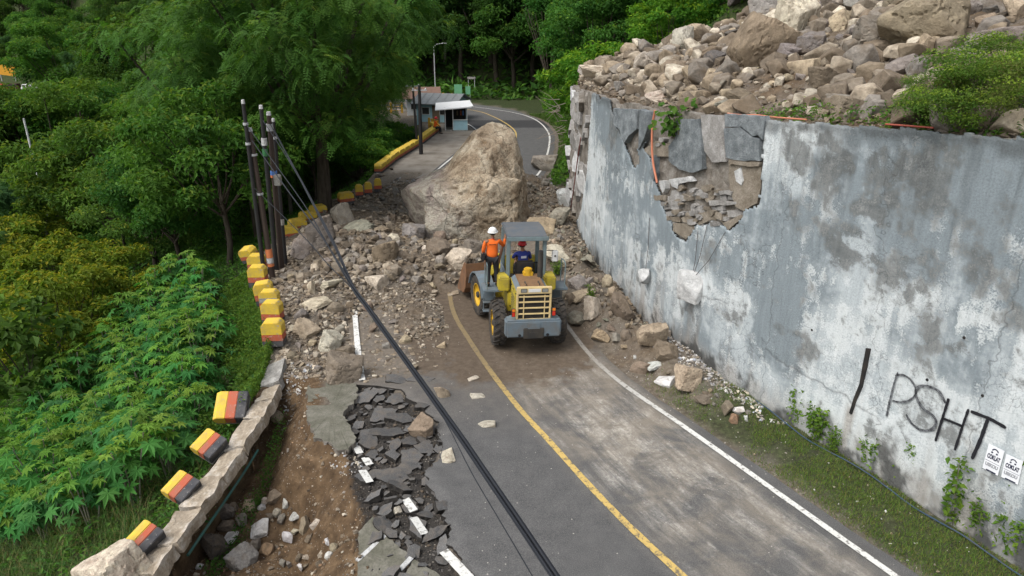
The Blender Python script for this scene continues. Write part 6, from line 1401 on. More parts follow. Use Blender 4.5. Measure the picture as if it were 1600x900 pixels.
    mb = MB(); mb.lathe([(.0,-.075),(.088,-.07),(.098,-.02),(.10,.02)], (0,-.008,0), 'z', 18); ha = mb.build('hair', MAT_HAIR, root, True); ha.location = tuple(hd+Vector((0,0,.035))-fw*.020); ha.scale = (1,1,1)
    for sx in (-1, 1): mb = MB(); c = hd+fw*.082+rt*sx*.032+Vector((0,0,.005)); mb.lathe([(0,-.010),(.010,0),(0,.010)], (0,0,0), 'z', 10); e = mb.build('eye', MAT_WPR, root, True); e.location = tuple(c)
    mb = MB(); mb.box((0,0,0),(.045,.012,.012)); mo = mb.build('mouth', MAT_REDC, root, False, .004); mo.location = tuple(hd+fw*.078-Vector((0,0,.072))); mo.rotation_euler = (0,0,math.atan2(-fw.x, fw.y))
    if collar: skin('collar', [[('a', tuple(nk+Vector((.055,0,-.03))), .024), ('b', tuple(nk+Vector((.0,.055,-.035))), .022), ('c', tuple(nk+Vector((-.055,0,-.03))), .024), ('d', tuple(nk+Vector((0,-.055,-.015))), .026), ('e', tuple(nk+Vector((.055,.0,-.028))), .024)]], collar, root, 1)
    return root, sh
def on_loader(x, y, z): return LOADER.matrix_world @ Vector((x, y, z))
# the man in orange standing on the left platform, one hand on the canopy post
J = dict(pelvis=(0,0,.93), chest=(.01,.02,1.25), neck=(.02,.03,1.475), head=(.03,.05,1.635), face=(.45,1,0), lsh=(-.185,0,1.40), lel=(-.25,.02,1.13), lwr=(-.22,.16,.93), rsh=(.205,.04,1.40), rel=(.36,.16,1.19), rwr=(.44,.30,1.40),
         lhip=(-.095,0,.88), lkn=(-.11,.05,.48), lan=(-.12,-.01,.085), ltoe=(-.14,.12,.035), rhip=(.095,0,.88), rkn=(.12,.04,.48), ran=(.13,-.01,.085), rtoe=(.15,.12,.035))
pl = on_loader(-1.02,.66,1.625)
MAN, sh = person('person in orange shirt and white helmet standing on the left step of the loader', pl, R(9), J, MAT_OR, MAT_HW, hands={'r': ((.15,.4,.85),(.6,.3,-.1),(-.5,.6,.3),.9), 'l': ((.1,.5,-.8),(1,0,0),(0,1,.2),.8)}, collar=MAT_REDC, scale=1.06)
mb = MB(); mb.box((0,-.146,1.335),(.20,.010,.022)); o = mb.build('back_print', MAT_DKP, MAN)
mb = MB(); mb.box((-.26,-.03,.95),(.13,.20,.24),(0,R(8),0)); mb.build('hip_bag', MAT_GREYB, MAN, False, .04)
# the driver
J = dict(pelvis=(0,0,.10), chest=(0,.02,.44), neck=(0,.06,.66), head=(0,.10,.82), face=(.05,1,0), lsh=(-.19,.03,.59), lel=(-.27,.24,.38), lwr=(-.15,.47,.40), rsh=(.19,.03,.59), rel=(.28,.20,.36), rwr=(.32,.36,.30),
         lhip=(-.10,.02,.08), lkn=(-.15,.46,.08), lan=(-.16,.58,-.30), ltoe=(-.16,.70,-.34), rhip=(.10,.02,.08), rkn=(.14,.46,.08), ran=(.15,.60,-.30), rtoe=(.15,.72,-.34))
DRV, sh = person('person in blue shirt and red helmet sitting at the wheel of the loader', on_loader(-.02,.96,2.02), R(11), J, MAT_BLU, MAT_HR, hands={'l': ((.5,.6,.1),(0,.3,-1),(.6,-.3,.2),1.0), 'r': ((.1,.8,-.3),(0,-.1,-1),(-1,.1,0),.9)})
mb = MB(); mb.box((0,-.118,.49),(.17,.010,.075),(R(3),0,0)); mb.build('back_print', MAT_WPR, DRV, False, .003)
# the far watcher sitting on the low yellow blocks
J = dict(pelvis=(0,0,.10), chest=(0,.04,.42), neck=(0,.08,.64), head=(0,.11,.80), face=(.4,1,-.1), lsh=(-.19,.05,.57), lel=(-.25,.15,.33), lwr=(-.12,.34,.22), rsh=(.19,.05,.57), rel=(.25,.15,.33), rwr=(.12,.35,.22),
         lhip=(-.10,.02,.08), lkn=(-.13,.44,.06), lan=(-.13,.40,-.38), ltoe=(-.13,.53,-.43), rhip=(.10,.02,.08), rkn=(.13,.44,.06), ran=(.13,.46,-.38), rtoe=(.13,.58,-.43))
xw = float(para_x(62.2)) + .28
person('person in orange jacket and red helmet sitting at the far yellow blocks near the stall', (xw, 62.2, .50), R(-70), J, MAT_OR, MAT_HR, hands={'l': ((.5,.8,-.1),(0,0,-1),(.5,-.2,0),.4), 'r': ((-.5,.8,-.1),(0,0,-1),(-.5,-.2,0),.4)}, scale=1.05)
# ------------------------------------------------------------------ far road side: stall, houses, fence, signs, lamp
MAT_WHITEP = paint('white_paint', (0.72,0.73,0.73), 0.6, 0.25, (0.4,0.38,0.34)); MAT_AQUA = paint('pale_aqua_paint', (0.36,0.58,0.66), 0.6, 0.3, (0.3,0.36,0.36)); MAT_ZINC = paint('grey_corrugated_sheet', (0.17,0.185,0.19), 0.6, 0.5, (0.10,0.09,0.08)); MAT_TILE = paint('brown_roof_sheet', (0.17,0.10,0.075), 0.8, 0.5); MAT_INT = paint('dark_interior', (0.03,0.03,0.03), 0.8, 0.2); MAT_YF = paint('yellow_fence_paint', (0.55,0.33,0.03), 0.6, 0.35); MAT_GREEN = paint('green_board', (0.13,0.36,0.20), 0.6, 0.2); MAT_TIMB = paint('timber', (0.20,0.15,0.10), 0.8, 0.4)
ST = thing('roadside_stall', 'small roadside stall with white sloping roof and pale aqua counter', 'stall', (-5.0, 64.2, 0), R(6)); ST.scale = (.88,.88,.84)
def sp(nm, c, d, m, parent=None, bevel=0.01, rot=None): mb = MB(); mb.box(c, d, rot); return mb.build(nm, m, parent or ST, False, bevel)
sp('floor', (0,1.1,.05), (2.4,2.6,.1), MAT_CON)
sp('counter', (.42,-.10,.62), (1.42,.12,1.06), MAT_AQUA); sp('counter_top', (.42,-.12,1.17), (1.5,.3,.05), MAT_WHITEP)
sp('side_counter', (1.12,1.05,.62), (.1,2.2,1.06), MAT_AQUA); sp('back_wall', (0,2.3,1.1), (2.3,.08,2.2), MAT_INT); sp('side_wall', (-1.12,1.15,1.1), (.08,2.3,2.1), MAT_ZINC)
for x, y in ((-1.1,-.1),(-.32,-.1),(1.12,-.1),(1.12,2.2)): sp('post', (x,y,1.25), (.07,.07,2.5), MAT_WHITEP)
mb = MB(); mb.add([(-2.1,-.75,2.30),(1.5,-.75,2.62),(1.75,-.55,2.66),(1.55,2.9,2.86),(-2.0,2.9,2.62),(-2.1,-.75,2.22),(1.5,-.75,2.50),(1.75,-.55,2.54),(1.55,2.9,2.80),(-2.0,2.9,2.56)], [[0,1,2,3,4],[9,8,7,6,5],[0,5,6,1],[1,6,7,2],[2,7,8,3],[3,8,9,4],[4,9,5,0]]); mb.build('roof', MAT_WHITEP, ST)
for i, (x, m) in enumerate(((.2, MAT_TIMB),(.55,MAT_RP),(.8,MAT_BLUE))): sp('hanging_pack', (x,1.9,1.62), (.16,.06,.5), m)
def house(label, loc, rz, w_, d_, h, rh, wall, roofm, seed):
    r = thing('house', label, 'house', loc, rz); r.scale = (.88,.88,.80); mb = MB(); mb.box((0,0,h/2-.6), (w_,d_,h+1.2)); mb.build('wall', wall, r)
    for sy in (-1, 1):
        mb = MB(); mb.prism([(0,h+rh),(sy*(d_/2+.6),h-.12),(sy*(d_/2+.6),h-.05),(0,h+rh+.08)], 'x', -w_/2-.5, w_/2+.5); o = mb.build('roof', roofm, r)
        for k in range(int(w_*1.6)): x = -w_/2-.45+k*(w_+.9)/int(w_*1.6-1); mb = MB(); mb.prism([(sy*.02,h+rh+.08),(sy*(d_/2+.6),h-.05),(sy*(d_/2+.6),h-.015),(sy*.02,h+rh+.115)], 'x', x-.035, x+.035); mb.build('roof_rib', roofm, o)
    mb = MB(); mb.prism([(-d_/2,h-.02),(d_/2,h-.02),(0,h+rh)], 'x', -w_/2+.02, w_/2-.02); mb.build('gable', wall, r)
    for x in (-w_*.25, w_*.22):
        mb = MB(); mb.box((x,-d_/2-.02,1.25),(.95,.06,.9)); o = mb.build('window', MAT_WHITEP, r); mb = MB(); mb.box((x,-d_/2-.055,1.25),(.8,.02,.75)); mb.build('pane', MAT_INT, o)
    mb = MB(); mb.box((w_*.02,-d_/2-.03,.95),(.85,.06,1.9)); mb.build('door', MAT_TIMB, r)
house('low house with grey corrugated roof right behind the stall', (-7.0, 72.2, 0), R(-14), 4.4, 4.6, 2.2, 0.85, MAT_AQUA, MAT_ZINC, 1)
house('house with brown roof behind the grey roofed house', (-9.6, 77.0, -0.1), R(8), 3.6, 3.6, 2.3, 1.1, MAT_WHITEP, MAT_TILE, 2)
def fence(P, label, rails=(0.35,0.75,1.05), ph=1.15):
    r = thing('road_fence', label, 'fence', (P[0][0], P[0][1], 0)); o0 = Vector((P[0][0], P[0][1], 0))
    for i, p in enumerate(P):
        q = Vector((p[0], p[1], float(hh(*p)) if len(p) < 3 else p[2])) - o0; mb = MB(); mb.box((q.x,q.y,q.z+ph/2), (.20,.20,ph)); mb.build('post', MAT_YF, r, False, .02)
        if i:
            for h in rails: mb = MB(); mb.cyl((l_.x,l_.y,l_.z+h), (q.x,q.y,q.z+h), .03, n=6); mb.build('rail', MAT_YF, r)
        l_ = q
fence([(-15.6,76.2,-.1),(-14.2,76.6,-.1),(-12.9,77,-.1),(-11.8,77.4,-.1)], 'yellow post and rail fence left of the far poles')
fence([(-8.2,86.6,0),(-7.1,86.0,0),(-6.0,85.2,0)], 'yellow fence posts behind the stall roof by the green boards')
fence([(-7.7,66.6,-.1),(-7.35,66.0,-.1),(-7.0,65.4,-.1),(-6.75,64.9,-.1)], 'short orange yellow rail left of the stall', (.3,.6,.85), .95)
L_ = thing('street_lamp', 'slim pale street lamp rising behind the far houses', 'street lamp', (-9.1, 86.5, 0)); mb = MB(); mb.tube([(0,0,0),(0,0,3),(0,0,6.4)], [.075,.06,.045], 10); mb.build('post', MAT_STEELW, L_, True)
mb = MB(); mb.tube([(0,0,6.3),(.3,0,6.62),(1.1,0,6.75)], .03, 8); a = mb.build('arm', MAT_STEELW, L_, True); mb = MB(); mb.box((1.25,0,6.74),(.5,.16,.08)); mb.build('lamp_head', MAT_WHITEP, L_, False, .02)
def board(x, y, w_, h, z, m, label, cat='sign'):
    r = thing('sign_board', label, cat, (x, y, 0)); mb = MB(); mb.box((0,0,z+h/2),(w_,.05,h)); mb.build('panel', m, r, False, .01)
    for sx in (-.4,.4): mb = MB(); mb.cyl((sx*w_,.05,0),(sx*w_,.05,z+h), .035, n=8); mb.build('post', MAT_STEELW, r)
board(-6.5, 88.0, .95, 1.25, .75, MAT_GREEN, 'larger green board standing behind the far road'); board(-5.35, 88.4, .6, .95, .8, MAT_GREEN, 'smaller green board right of the larger one'); board(-5.1, 92, 1.0, .28, 2.3, MAT_CON, 'narrow grey sign on posts under the dark trees'); board(-14.6, 80.2, .36, .36, 2.0, MAT_PLATE, 'small white square sign above the yellow fence')
def far_pole(base, top, r, label, m=MAT_POLE, arm=True):
    p0 = Vector(base); d = Vector(top)-p0; root = thing('utility_pole', label, 'utility pole', p0); mb = MB(); mb.tube([(0,0,0), tuple(d*.5), tuple(d)], [r*1.15, r, r*.8], 10); mb.build('shaft', m, root, True)
    if not arm: return
    q = d*.93; mb = MB(); mb.box(tuple(q),(1.1,.08,.08)); mb.build('crossarm', MAT_STEELW, root)
    for sx in (-.45,.45): mb = MB(); mb.lathe([(.05,0),(.06,.05),(.03,.12),(0,.13)], (q.x+sx,q.y,q.z+.04), 'z', 8); mb.build('insulator', MAT_WHITEC, root)
b = at(658,241,0); t_ = atY(655,133,b[1]-.1); far_pole((b[0],b[1],-.1), t_, .13, 'dark pole beside the far lay-by blocks, in front of the stall'); b = (b[0]-.7, b[1]+3.4, -.6); far_pole(b, (b[0]-.15,b[1],5.0), .09, 'thin dark pole just left of the lay-by pole')
for (tx, ty, dp, lab) in ((37,185,52,'pale concrete pole among the trees at the left edge'),(118,72,90,'distant pale pole on the wooded hillside, upper left')):
    p = Vector(at_depth(tx, ty, dp)); far_pole((p.x, p.y, p.z-7.5), tuple(p), .085 if dp < 60 else .11, lab, MAT_WHITEC, dp > 60)
b0 = at(705,163,0); 
# far left: a bend of the road with a parked car, seen across the valley
FR = Vector(hit(30, 150)); FR = Vector((FR.x, FR.y, FR.z+1.2))
mb = MB(); mb.box((0,0,-.6),(46,9,1.2)); o = mb.build('far_road', MAT_LAY, None, False, 0, tuple(FR), (0,0,R(-8))); props(o, 'short stretch of far road seen across the valley', None, None, 'structure')
def car(label, loc, rz, m):
    c = thing('parked_car', label, 'car', loc, rz); mb = MB(); mb.prism([(-2.1,.35),(2.1,.35),(2.12,.85),(1.75,1.02),(-2.0,1.05),(-2.1,.8)], 'y', -.85, .85); mb.build('body', m, c, False, .05)
    mb = MB(); mb.prism([(-1.9,1.05),(1.1,1.03),(.62,1.72),(-1.75,1.75)], 'y', -.76, .76); mb.build('cabin', m, c, False, .04)
    for y in (-.77, .77):
        for (a, b) in ((-1.7,-.75),(-.65,.2),(.28,.85)): mb = MB(); mb.prism([(a,1.12),(b,1.12),(min(b,.62)-.04,1.60),(a+.03,1.62)], 'y', y-.012, y+.012); mb.build('window', MAT_INT, c)
        for x in (-1.3, 1.35): mb = MB(); mb.lathe([(0,-.1),(.33,-.1),(.35,0),(.33,.1),(0,.1)], (x,y*1.04,.35), 'y', 14); mb.build('wheel', MAT_RUBBER, c)
    mb = MB(); mb.prism([(.70,1.62),(1.16,1.06),(1.19,1.08),(.73,1.65)], 'y', -.68, .68); mb.build('windscreen', MAT_INT, c)
    for y in (-.6,.6): mb = MB(); mb.box((2.12,y,.72),(.04,.3,.16)); mb.build('headlight', MAT_GLASSL, c)
p = at_depth(50, 146, depth_of(FR)-1.5); car('white car on the far road across the valley', (p[0], p[1], FR.z), R(-5), MAT_WHITEP)
p = at_depth(4, 140, depth_of(FR)-1.5); car('red car at the left edge on the far road', (p[0], p[1], FR.z), R(-5), paint('red_car_paint', (0.50,0.04,0.03), 0.35, 0.1))
p = at_depth(23, 143, depth_of(FR)+.5); car('dark car between the red and the white car', (p[0], p[1], FR.z), R(170), paint('dark_car_paint', (0.05,0.02,0.02), 0.35, 0.1))
p = at_depth(1, 124, depth_of(FR)); H_ = thing('road_shelter', 'yellow orange roofed shelter at the left edge above the red car', 'shelter', (p[0], p[1]+3, FR.z)); mb = MB(); mb.prism([(-2.2,3.8),(2.4,3.2),(2.4,5.8),(-2.2,6.4)], 'y', -.25, .25); mb.build('roof_board', paint('amber_paint', (0.62,0.30,0.02), 0.5, 0.2), H_)
for x in (-1.8, 1.9): mb = MB(); mb.cyl((x,0,0),(x,0,3.6), .12, n=8); mb.build('post', MAT_STEELW, H_)
# dry branches at the torn end of the wall
tw = thing('dead_branches', 'dry bare twigs sticking out at the torn end of the wall', 'branches', (2.4, 37.4, 4.2)); rr = random.Random(3)
MAT_TWIG = paint('dry_twig', (0.26,0.22,0.18), 0.9, 0.4)
for i in range(22):
    a = Vector((rr.uniform(-.1,.5), rr.uniform(-.4,.6), rr.uniform(-1.6,1.4))); d = Vector((-rr.uniform(.5,1.3), rr.uniform(-.3,.3), rr.uniform(-.7,.9))); L0 = rr.uniform(.5,1.5)
    mb = MB(); mb.tube([tuple(a), tuple(a+d*L0*.5+Vector((0,0,rr.uniform(-.1,.15)))), tuple(a+d*L0)], [.018,.012,.005], 5); mb.build('twig', MAT_TWIG, tw)
# ------------------------------------------------------------------ vegetation
def leaf_mat(name, transl=0.42, rough=0.62, spec=0.12):
    g = G(name); tint = g.attr(); oc = g.info('Color')
    c = g.mix(1.0, tint, oc, 'MULTIPLY')
    d = g.n('BsdfPrincipled', {'Base Color': c, 'Roughness': rough, 'Specular IOR Level': spec})
    t = g.n('BsdfTranslucent', {'Color': g.mix(1.0, c, (1.15,1.25,0.55), 'MULTIPLY')})
    m = g.n('MixShader', {0: transl, 1: d.outputs[0], 2: t.outputs[0]}); g.t.links.new(m.outputs[0], g.o.inputs[0]); return g.m
MAT_LEAF = leaf_mat('leaves'); MAT_GRASS = leaf_mat('grass_blades', 0.3, 0.6, 0.2)
def bark_mat(name, a, b):
    g = G(name); p = g.tc(); n = g.noise(g.map(p, (3,3,0.6)), 3, 7, 0.7)
    return g.out(g.ramp(n, [(0.3, a), (0.7, b)]), 0.95, g.bump(n, 0.8, 0.05), spec=0.15)
MAT_BARK = bark_mat('dark_bark', (0.030,0.024,0.018), (0.095,0.080,0.062)); MAT_BARKP = bark_mat('pale_bark', (0.12,0.11,0.085), (0.30,0.28,0.23))
def norm(a): return a/np.maximum(np.linalg.norm(a, axis=-1, keepdims=True), 1e-9)
def frames(r, n, up=0.8, outward=None, ow=0.5, rnd=0.6):
    N = np.zeros((n,3)); N[:,2] = up
    if outward is not None: N = N + ow*outward
    N = norm(N + rnd*r.normal(size=(n,3))); T = norm(np.cross(N, r.normal(size=(n,3)))); return N, T, np.cross(N, T)
def kites(P, N, T, B, L, W, droop=0.2, fold=0.15):
    """leaf = two triangles folded along the midrib, from base P along T"""
    L = np.asarray(L)[:,None]; W = np.asarray(W)[:,None]
    a = P; tip = P + T*L - N*L*droop; m = P + T*L*0.45
    l = m + B*W*0.5 + N*W*fold; rr_ = m - B*W*0.5 + N*W*fold
    V = np.stack([a, l, tip, rr_], 1).reshape(-1, 3); k = np.arange(len(P))*4
    F = np.stack([np.stack([k, k+2, k+1], -1), np.stack([k, k+3, k+2], -1)], 1).reshape(-1, 3); return V, F
def mixcol(r, n, cols, jitter=0.18, pick=None):
    cols = np.array(cols); i = r.integers(0, len(cols), n) if pick is None else pick
    return cols[i]*(1+r.uniform(-jitter, jitter, (n,1)))*(1+r.uniform(-.06,.06,(n,3)))
GREEN = [(0.058,0.145,0.026), (0.076,0.172,0.030), (0.098,0.200,0.035), (0.050,0.122,0.028)]
LIME = [(0.110,0.190,0.028), (0.145,0.215,0.032), (0.090,0.160,0.028)]
def crown_centres(r, n, R_, inner=0.45, low=-0.45):
    D = []; 
    while len(D) < n:
        v = norm(r.normal(size=(1,3)))[0]
        if v[2] < low: continue
        if all(np.dot(v, q) < 1-1.3/n for q in D) or r.random() < .08: D.append(v)
    D = np.array(D); rad = inner + (1-inner)*r.random(n)**0.55
    return D*rad[:,None]*np.array(R_)
def crown_mesh(seed, R_, ncl, per, leaf, kind='broad', cols=GREEN, rc=0.30, tips=LIME, tipf=0.16, inner=.45, low=-.45, asp=.45):
    r = np.random.default_rng(seed); C = crown_centres(r, ncl, R_, inner, low); VV, FF, TT = [], [], []; b = 0
    for ci, c in enumerate(C):
        rcl = np.array([1,1,.62])*max(R_)*rc*r.uniform(.7,1.25); n = int(per*r.uniform(.7,1.3))
        d = norm(r.normal(size=(n,3))); d[:,2] = np.abs(d[:,2])*np.where(r.random(n) < .72, 1, -1); off = d*(r.random(n)**.45)[:,None]*rcl; P = c + off
        ow = norm(off + 0.35*c/max(R_))
        base = mixcol(r, 1, cols, .22)[0]
        if kind == 'broad':
            N, T, B = frames(r, n, .75, ow, .45, .55); L = leaf*r.uniform(.65,1.25,n); V, F = kites(P, N, T, B, L, L*asp, .25, .14)
            col = base*.6 + .4*mixcol(r, n, cols); tip = (off[:,2] > .35*rcl[2]) & (r.random(n) < tipf*2.2); col[tip] = mixcol(r, int(tip.sum()), tips)
            TT.append(np.repeat(col, 4, 0))
        else:      # feather: a drooping rachis with pairs of leaflets
            k = 6; N, T, B = frames(r, n, .9, ow, .35, .35); T = norm(T + .55*ow - np.array([0,0,.30])); B = norm(np.cross(N, T)); L = leaf*r.uniform(.7,1.3,n)
            s = (np.arange(k)+.6)/k; cen = P[:,None,:] + T[:,None,:]*(L[:,None]*s)[...,None] - np.array([0,0,1.])*((L[:,None]*.55)*s**2)[...,None]
            cen = np.repeat(cen[:,:,None,:], 2, 2); sg = np.array([1,-1])[None,None,:,None]
            ll = (L[:,None]*.36*(1-.55*np.abs(s-.4)))[:,:,None]*np.ones((1,1,2)); ax = norm(B[:,None,None,:]*sg + .45*T[:,None,None,:] - np.array([0,0,.25]))
            cen = cen.reshape(-1,3); ax = np.broadcast_to(ax, (n,k,2,3)).reshape(-1,3); NN = np.repeat(N, k*2, 0); BB = norm(np.cross(NN, ax)); ll = ll.reshape(-1)
            w_ = ll*.42; tipP = cen+ax*ll[:,None]; m = cen+ax*(ll*.5)[:,None]; V = np.stack([cen, m+BB*w_[:,None]*.5, tipP, m-BB*w_[:,None]*.5], 1).reshape(-1,3); q = np.arange(len(cen))*4
            F = np.stack([np.stack([q,q+2,q+1],-1), np.stack([q,q+3,q+2],-1)], 1).reshape(-1,3)
            col = base*.6 + .4*mixcol(r, n, cols); tip = (off[:,2] > .4*rcl[2]) & (r.random(n) < tipf*2); col[tip] = mixcol(r, int(tip.sum()), tips)
            TT.append(np.repeat(col, k*8, 0))
        VV.append(V); FF.append(F+b); b += len(V)
    return np_mesh('crown', np.vstack(VV), np.vstack(FF), [MAT_LEAF], False, np.vstack(TT)), C
def trunk_mesh(seed, C, base, fork, r0, m, nl=12, wob=.25, extra=()):
    r = random.Random(seed); mb = MB(); f = Vector(fork); b = Vector(base)
    mid = (b+f)/2 + Vector((r.uniform(-wob,wob), r.uniform(-wob,wob), 0)); Q = dense3([tuple(b), tuple(mid), tuple(f)], 4)
    mb.tube([tuple(q) for q in Q], [r0*(1.25 if i == 0 else 1-.45*i/len(Q)) for i in range(len(Q))], 10)
    idx = sorted(range(len(C)), key=lambda i: -np.linalg.norm(C[i]))[:nl]
    for i in idx:
        c = Vector(C[i]); st = f + (b-f)*r.uniform(0,.18); m1 = st.lerp(c, .45) + Vector((0,0,-.10*(c-st).length)) + Vector((r.uniform(-.3,.3), r.uniform(-.3,.3), 0)); Q2 = dense3([tuple(st), tuple(m1), tuple(c)], 4); rl = r0*r.uniform(.28,.42)
        mb.tube([tuple(q) for q in Q2], [rl*(1-.8*k/len(Q2)) for k in range(len(Q2))], 6)
    return mb.mesh('trunk', m, True)
TREE = {}
def tree_kind(key, seed, R_, cz, ncl, per, leaf, kind, r0, bark=MAT_BARK, nl=12, fork=.62, **kw):
    cm, C = crown_mesh(seed, R_, ncl, per, leaf, kind, **kw)
    Cw = C + np.array([0,0,cz]); V = np.empty(len(cm.vertices)*3, np.float32); cm.vertices.foreach_get('co', V); V[2::3] += cz; cm.vertices.foreach_set('co', V)
    tm = trunk_mesh(seed, Cw, (0,0,-.4), (0.2,0.1,cz*fork), r0, bark, nl); TREE.setdefault(key, []).append((tm, cm))
for i in range(2): tree_kind('rain', 10+i, (6.2,6.0,4.8), 8.3, 66, 270, .38, 'feather', .42, fork=.5, rc=.24, inner=.30, low=-.80)
for i in range(3): tree_kind('broad', 20+i, (3.6,3.5,3.2), 5.6, 34, 430, .27, 'broad', .17, fork=.6, low=-.6, rc=.28)
for i in range(2): tree_kind('dense', 30+i, (4.6,4.4,4.4), 6.6, 40, 420, .30, 'broad', .26, fork=.5, low=-.7, rc=.27, cols=[(0.044,0.112,0.024),(0.058,0.134,0.026),(0.072,0.154,0.029)], tipf=.10)
for i in range(2): tree_kind('airy', 40+i, (3.6,3.5,1.7), 6.0, 30, 150, .42, 'feather', .13, MAT_BARKP, 10, .55, low=-.2, rc=.27, cols=[(0.052,0.115,0.032),(0.064,0.130,0.034),(0.045,0.102,0.030)], tipf=.05)
for i in range(3): tree_kind('shrub', 50+i, (1.55,1.5,1.15), 1.15, 22, 250, .15, 'broad', .05, fork=.2, low=-.6, rc=.30, nl=14)
for i in range(2): tree_kind('bush', 90+i, (1.7,1.6,1.15), 1.0, 24, 330, .085, 'broad', .03, fork=.2, low=-.7, rc=.30, nl=20, cols=[(0.105,0.205,0.034),(0.135,0.235,0.038),(0.08,0.16,0.03),(0.12,0.13,0.04)], tips=[(0.22,0.32,0.045)], tipf=.25)
for i in range(2): tree_kind('lime', 60+i, (2.2,2.1,1.7), 2.1, 26, 260, .20, 'broad', .07, fork=.3, low=-.6, rc=.28, nl=12, cols=[(0.125,0.185,0.022),(0.155,0.205,0.025),(0.095,0.16,0.022)], tips=[(0.23,0.25,0.025),(0.27,0.26,0.025)], tipf=.25)
tree_kind('teak', 70, (2.3,2.2,2.6), 3.6, 22, 46, .48, 'broad', .08, fork=.7, low=-.6, rc=.26, asp=.6, cols=[(0.060,0.120,0.024),(0.080,0.145,0.026)], tipf=.15)
PLANTED = []
def plant(key, x, y, s, rz, label, cat, group, col=(1,1,1), z=None, sz=None, var=None, name=None):
    tm, cm = TREE[key][(len(PLANTED) if var is None else var) % len(TREE[key])]; z = float(hh(x, y)) if z is None else z
    nm = name or {'rain':'rain_tree','broad':'broadleaf_tree','dense':'evergreen_tree','airy':'airy_tree','shrub':'shrub','lime':'shrub','teak':'large_leaved_tree'}[key]
    r = thing(nm, label, cat, (x, y, z-.05), rz, group); r.scale = (s, s, sz or s)
    mesh_obj('trunk', tm, r); c = mesh_obj('crown', cm, r); c.color = (*col, 1); PLANTED.append(r); return r
vr = random.Random(77)
GV = 'trees in the valley left of the road'; GH_ = 'forest trees on the slope beyond the road bend'; GR = 'trees and bushes on the slope right of the far road'
# big rain trees that stand by the parapet
plant('rain', -9.7, 35.4, 1.0, .4, 'tall fine leaved tree with dark trunk growing out of the parapet behind the poles', 'tree', GV, var=0, sz=1.05)
plant('rain', -14.6, 39.5, 1.05, 2.2, 'wide fine leaved tree left of the tall tree at the parapet', 'tree', GV, var=1)
plant('rain', -12.6, 58.5, .92, 4.0, 'fine leaved tree hanging over the far houses', 'tree', GV, var=0, sz=1.15)
plant('rain', -18.8, 52.0, 1.1, 1.1, 'fine leaved tree between the poles and the forest edge', 'tree', GV, var=1, sz=1.1)
plant('rain', -16.0, 66.0, 1.0, 3.1, 'fine leaved tree rising behind the yellow fence', 'tree', GV, var=0, sz=1.2)
plant('broad', -13.3, 31.0, .95, .3, 'leafy tree on the slope just left of the black poles', 'tree', GV, (1.05,1.05,1))
plant('broad', -13.2, 45.8, .8, .3, 'leafy tree below the lay-by row of yellow blocks', 'tree', GV, (1.2,1.2,1))
plant('shrub', -10.2, 48.5, 1.2, 1.3, 'bush on the slope beside the lay-by row of blocks', 'shrub', GV, (1.15,1.2,1)); plant('shrub', -10.0, 54.0, 1.3, 2.3, 'bush at the top of the slope below the dark lay-by pole', 'shrub', GV, (1.05,1.15,1)); plant('shrub', -9.4, 60.6, 1.1, .3, 'bush behind the sitting person in orange', 'shrub', GV, (1.0,1.1,1)); plant('shrub', -11.6, 51.3, 1.6, .9, 'large bush left of the dark lay-by pole', 'shrub', GV, (1.0,1.1,1)); plant('shrub', -11.4, 64, 1.5, .9, 'bush in front of the yellow fence', 'shrub', GV, (.9,1.0,.9))
# lime shrubs and the large leaved tree low on the left
for (px, py, z, s, lab) in [(100,478,-1.2,1.15,'yellow green shrub behind the cassava at the left'),(40,452,-1.6,1.2,'yellow green shrub at the left edge behind the large leaved tree'),(165,420,-1.2,1.0,'yellow green shrub with bright tips behind the cassava'),(20,300,-.8,1.8,'yellow green tree at the left edge'),(60,370,-1.6,1.3,'yellow green shrub under the yellow green tree'),(20,395,-1.5,1.3,'yellow green shrub at the left edge below the yellow green tree'),(190,470,-1.8,.8,'small yellow green shrub at the back edge of the cassava')]:
    q = at(px, py, z); 
    plant('lime', q[0], q[1], s, vr.uniform(0,6), lab, 'shrub', 'yellow green shrubs on the left slope', (1,1,1))
q = at(18,560,-1.3); plant('teak', q[0], q[1], .85, 1.0, 'large leaved light green tree at the left edge', 'tree', None, (1,1,1), z=float(hh(q[0],q[1])))
# valley trees
def scatter(n, xy, ok, sep, fn):
    pts = [(o.location.x, o.location.y) for o in PLANTED]; c = t = 0
    while c < n and t < 20000:
        t += 1; x, y = xy()
        if not ok(x, y) or any((x-a)**2+(y-b)**2 < sep(x,y)**2 for a, b in pts): continue
        pts.append((x, y)); fn(x, y, c); c += 1
    return c
def px_of(x, y, z):
    d = y*_C - (z-CAM_H)*_S; return 800+FPX*x/d
def valley(x, y, i):
    k = vr.choice(['broad','airy','dense','broad','airy','shrub']) if y > 30 else vr.choice(['shrub','shrub','broad','airy'])
    s = vr.uniform(.8,1.25)*(1.0 if y < 60 else 1.25)*(1.7 if k == 'shrub' else 1); c = vr.uniform(.8,1.25)
    col = (c*vr.uniform(.85,1.25), c, c*vr.uniform(.8,1.1))
    if y < 38 and k != 'shrub': s *= .72
    plant(k, x, y, s, vr.uniform(0,6.28), None, 'tree' if k != 'shrub' else 'shrub', GV, col)
def vxy():
    y = 27 + 118*vr.random()**1.35; return (vr.uniform(-.86, -.20)*y, y)
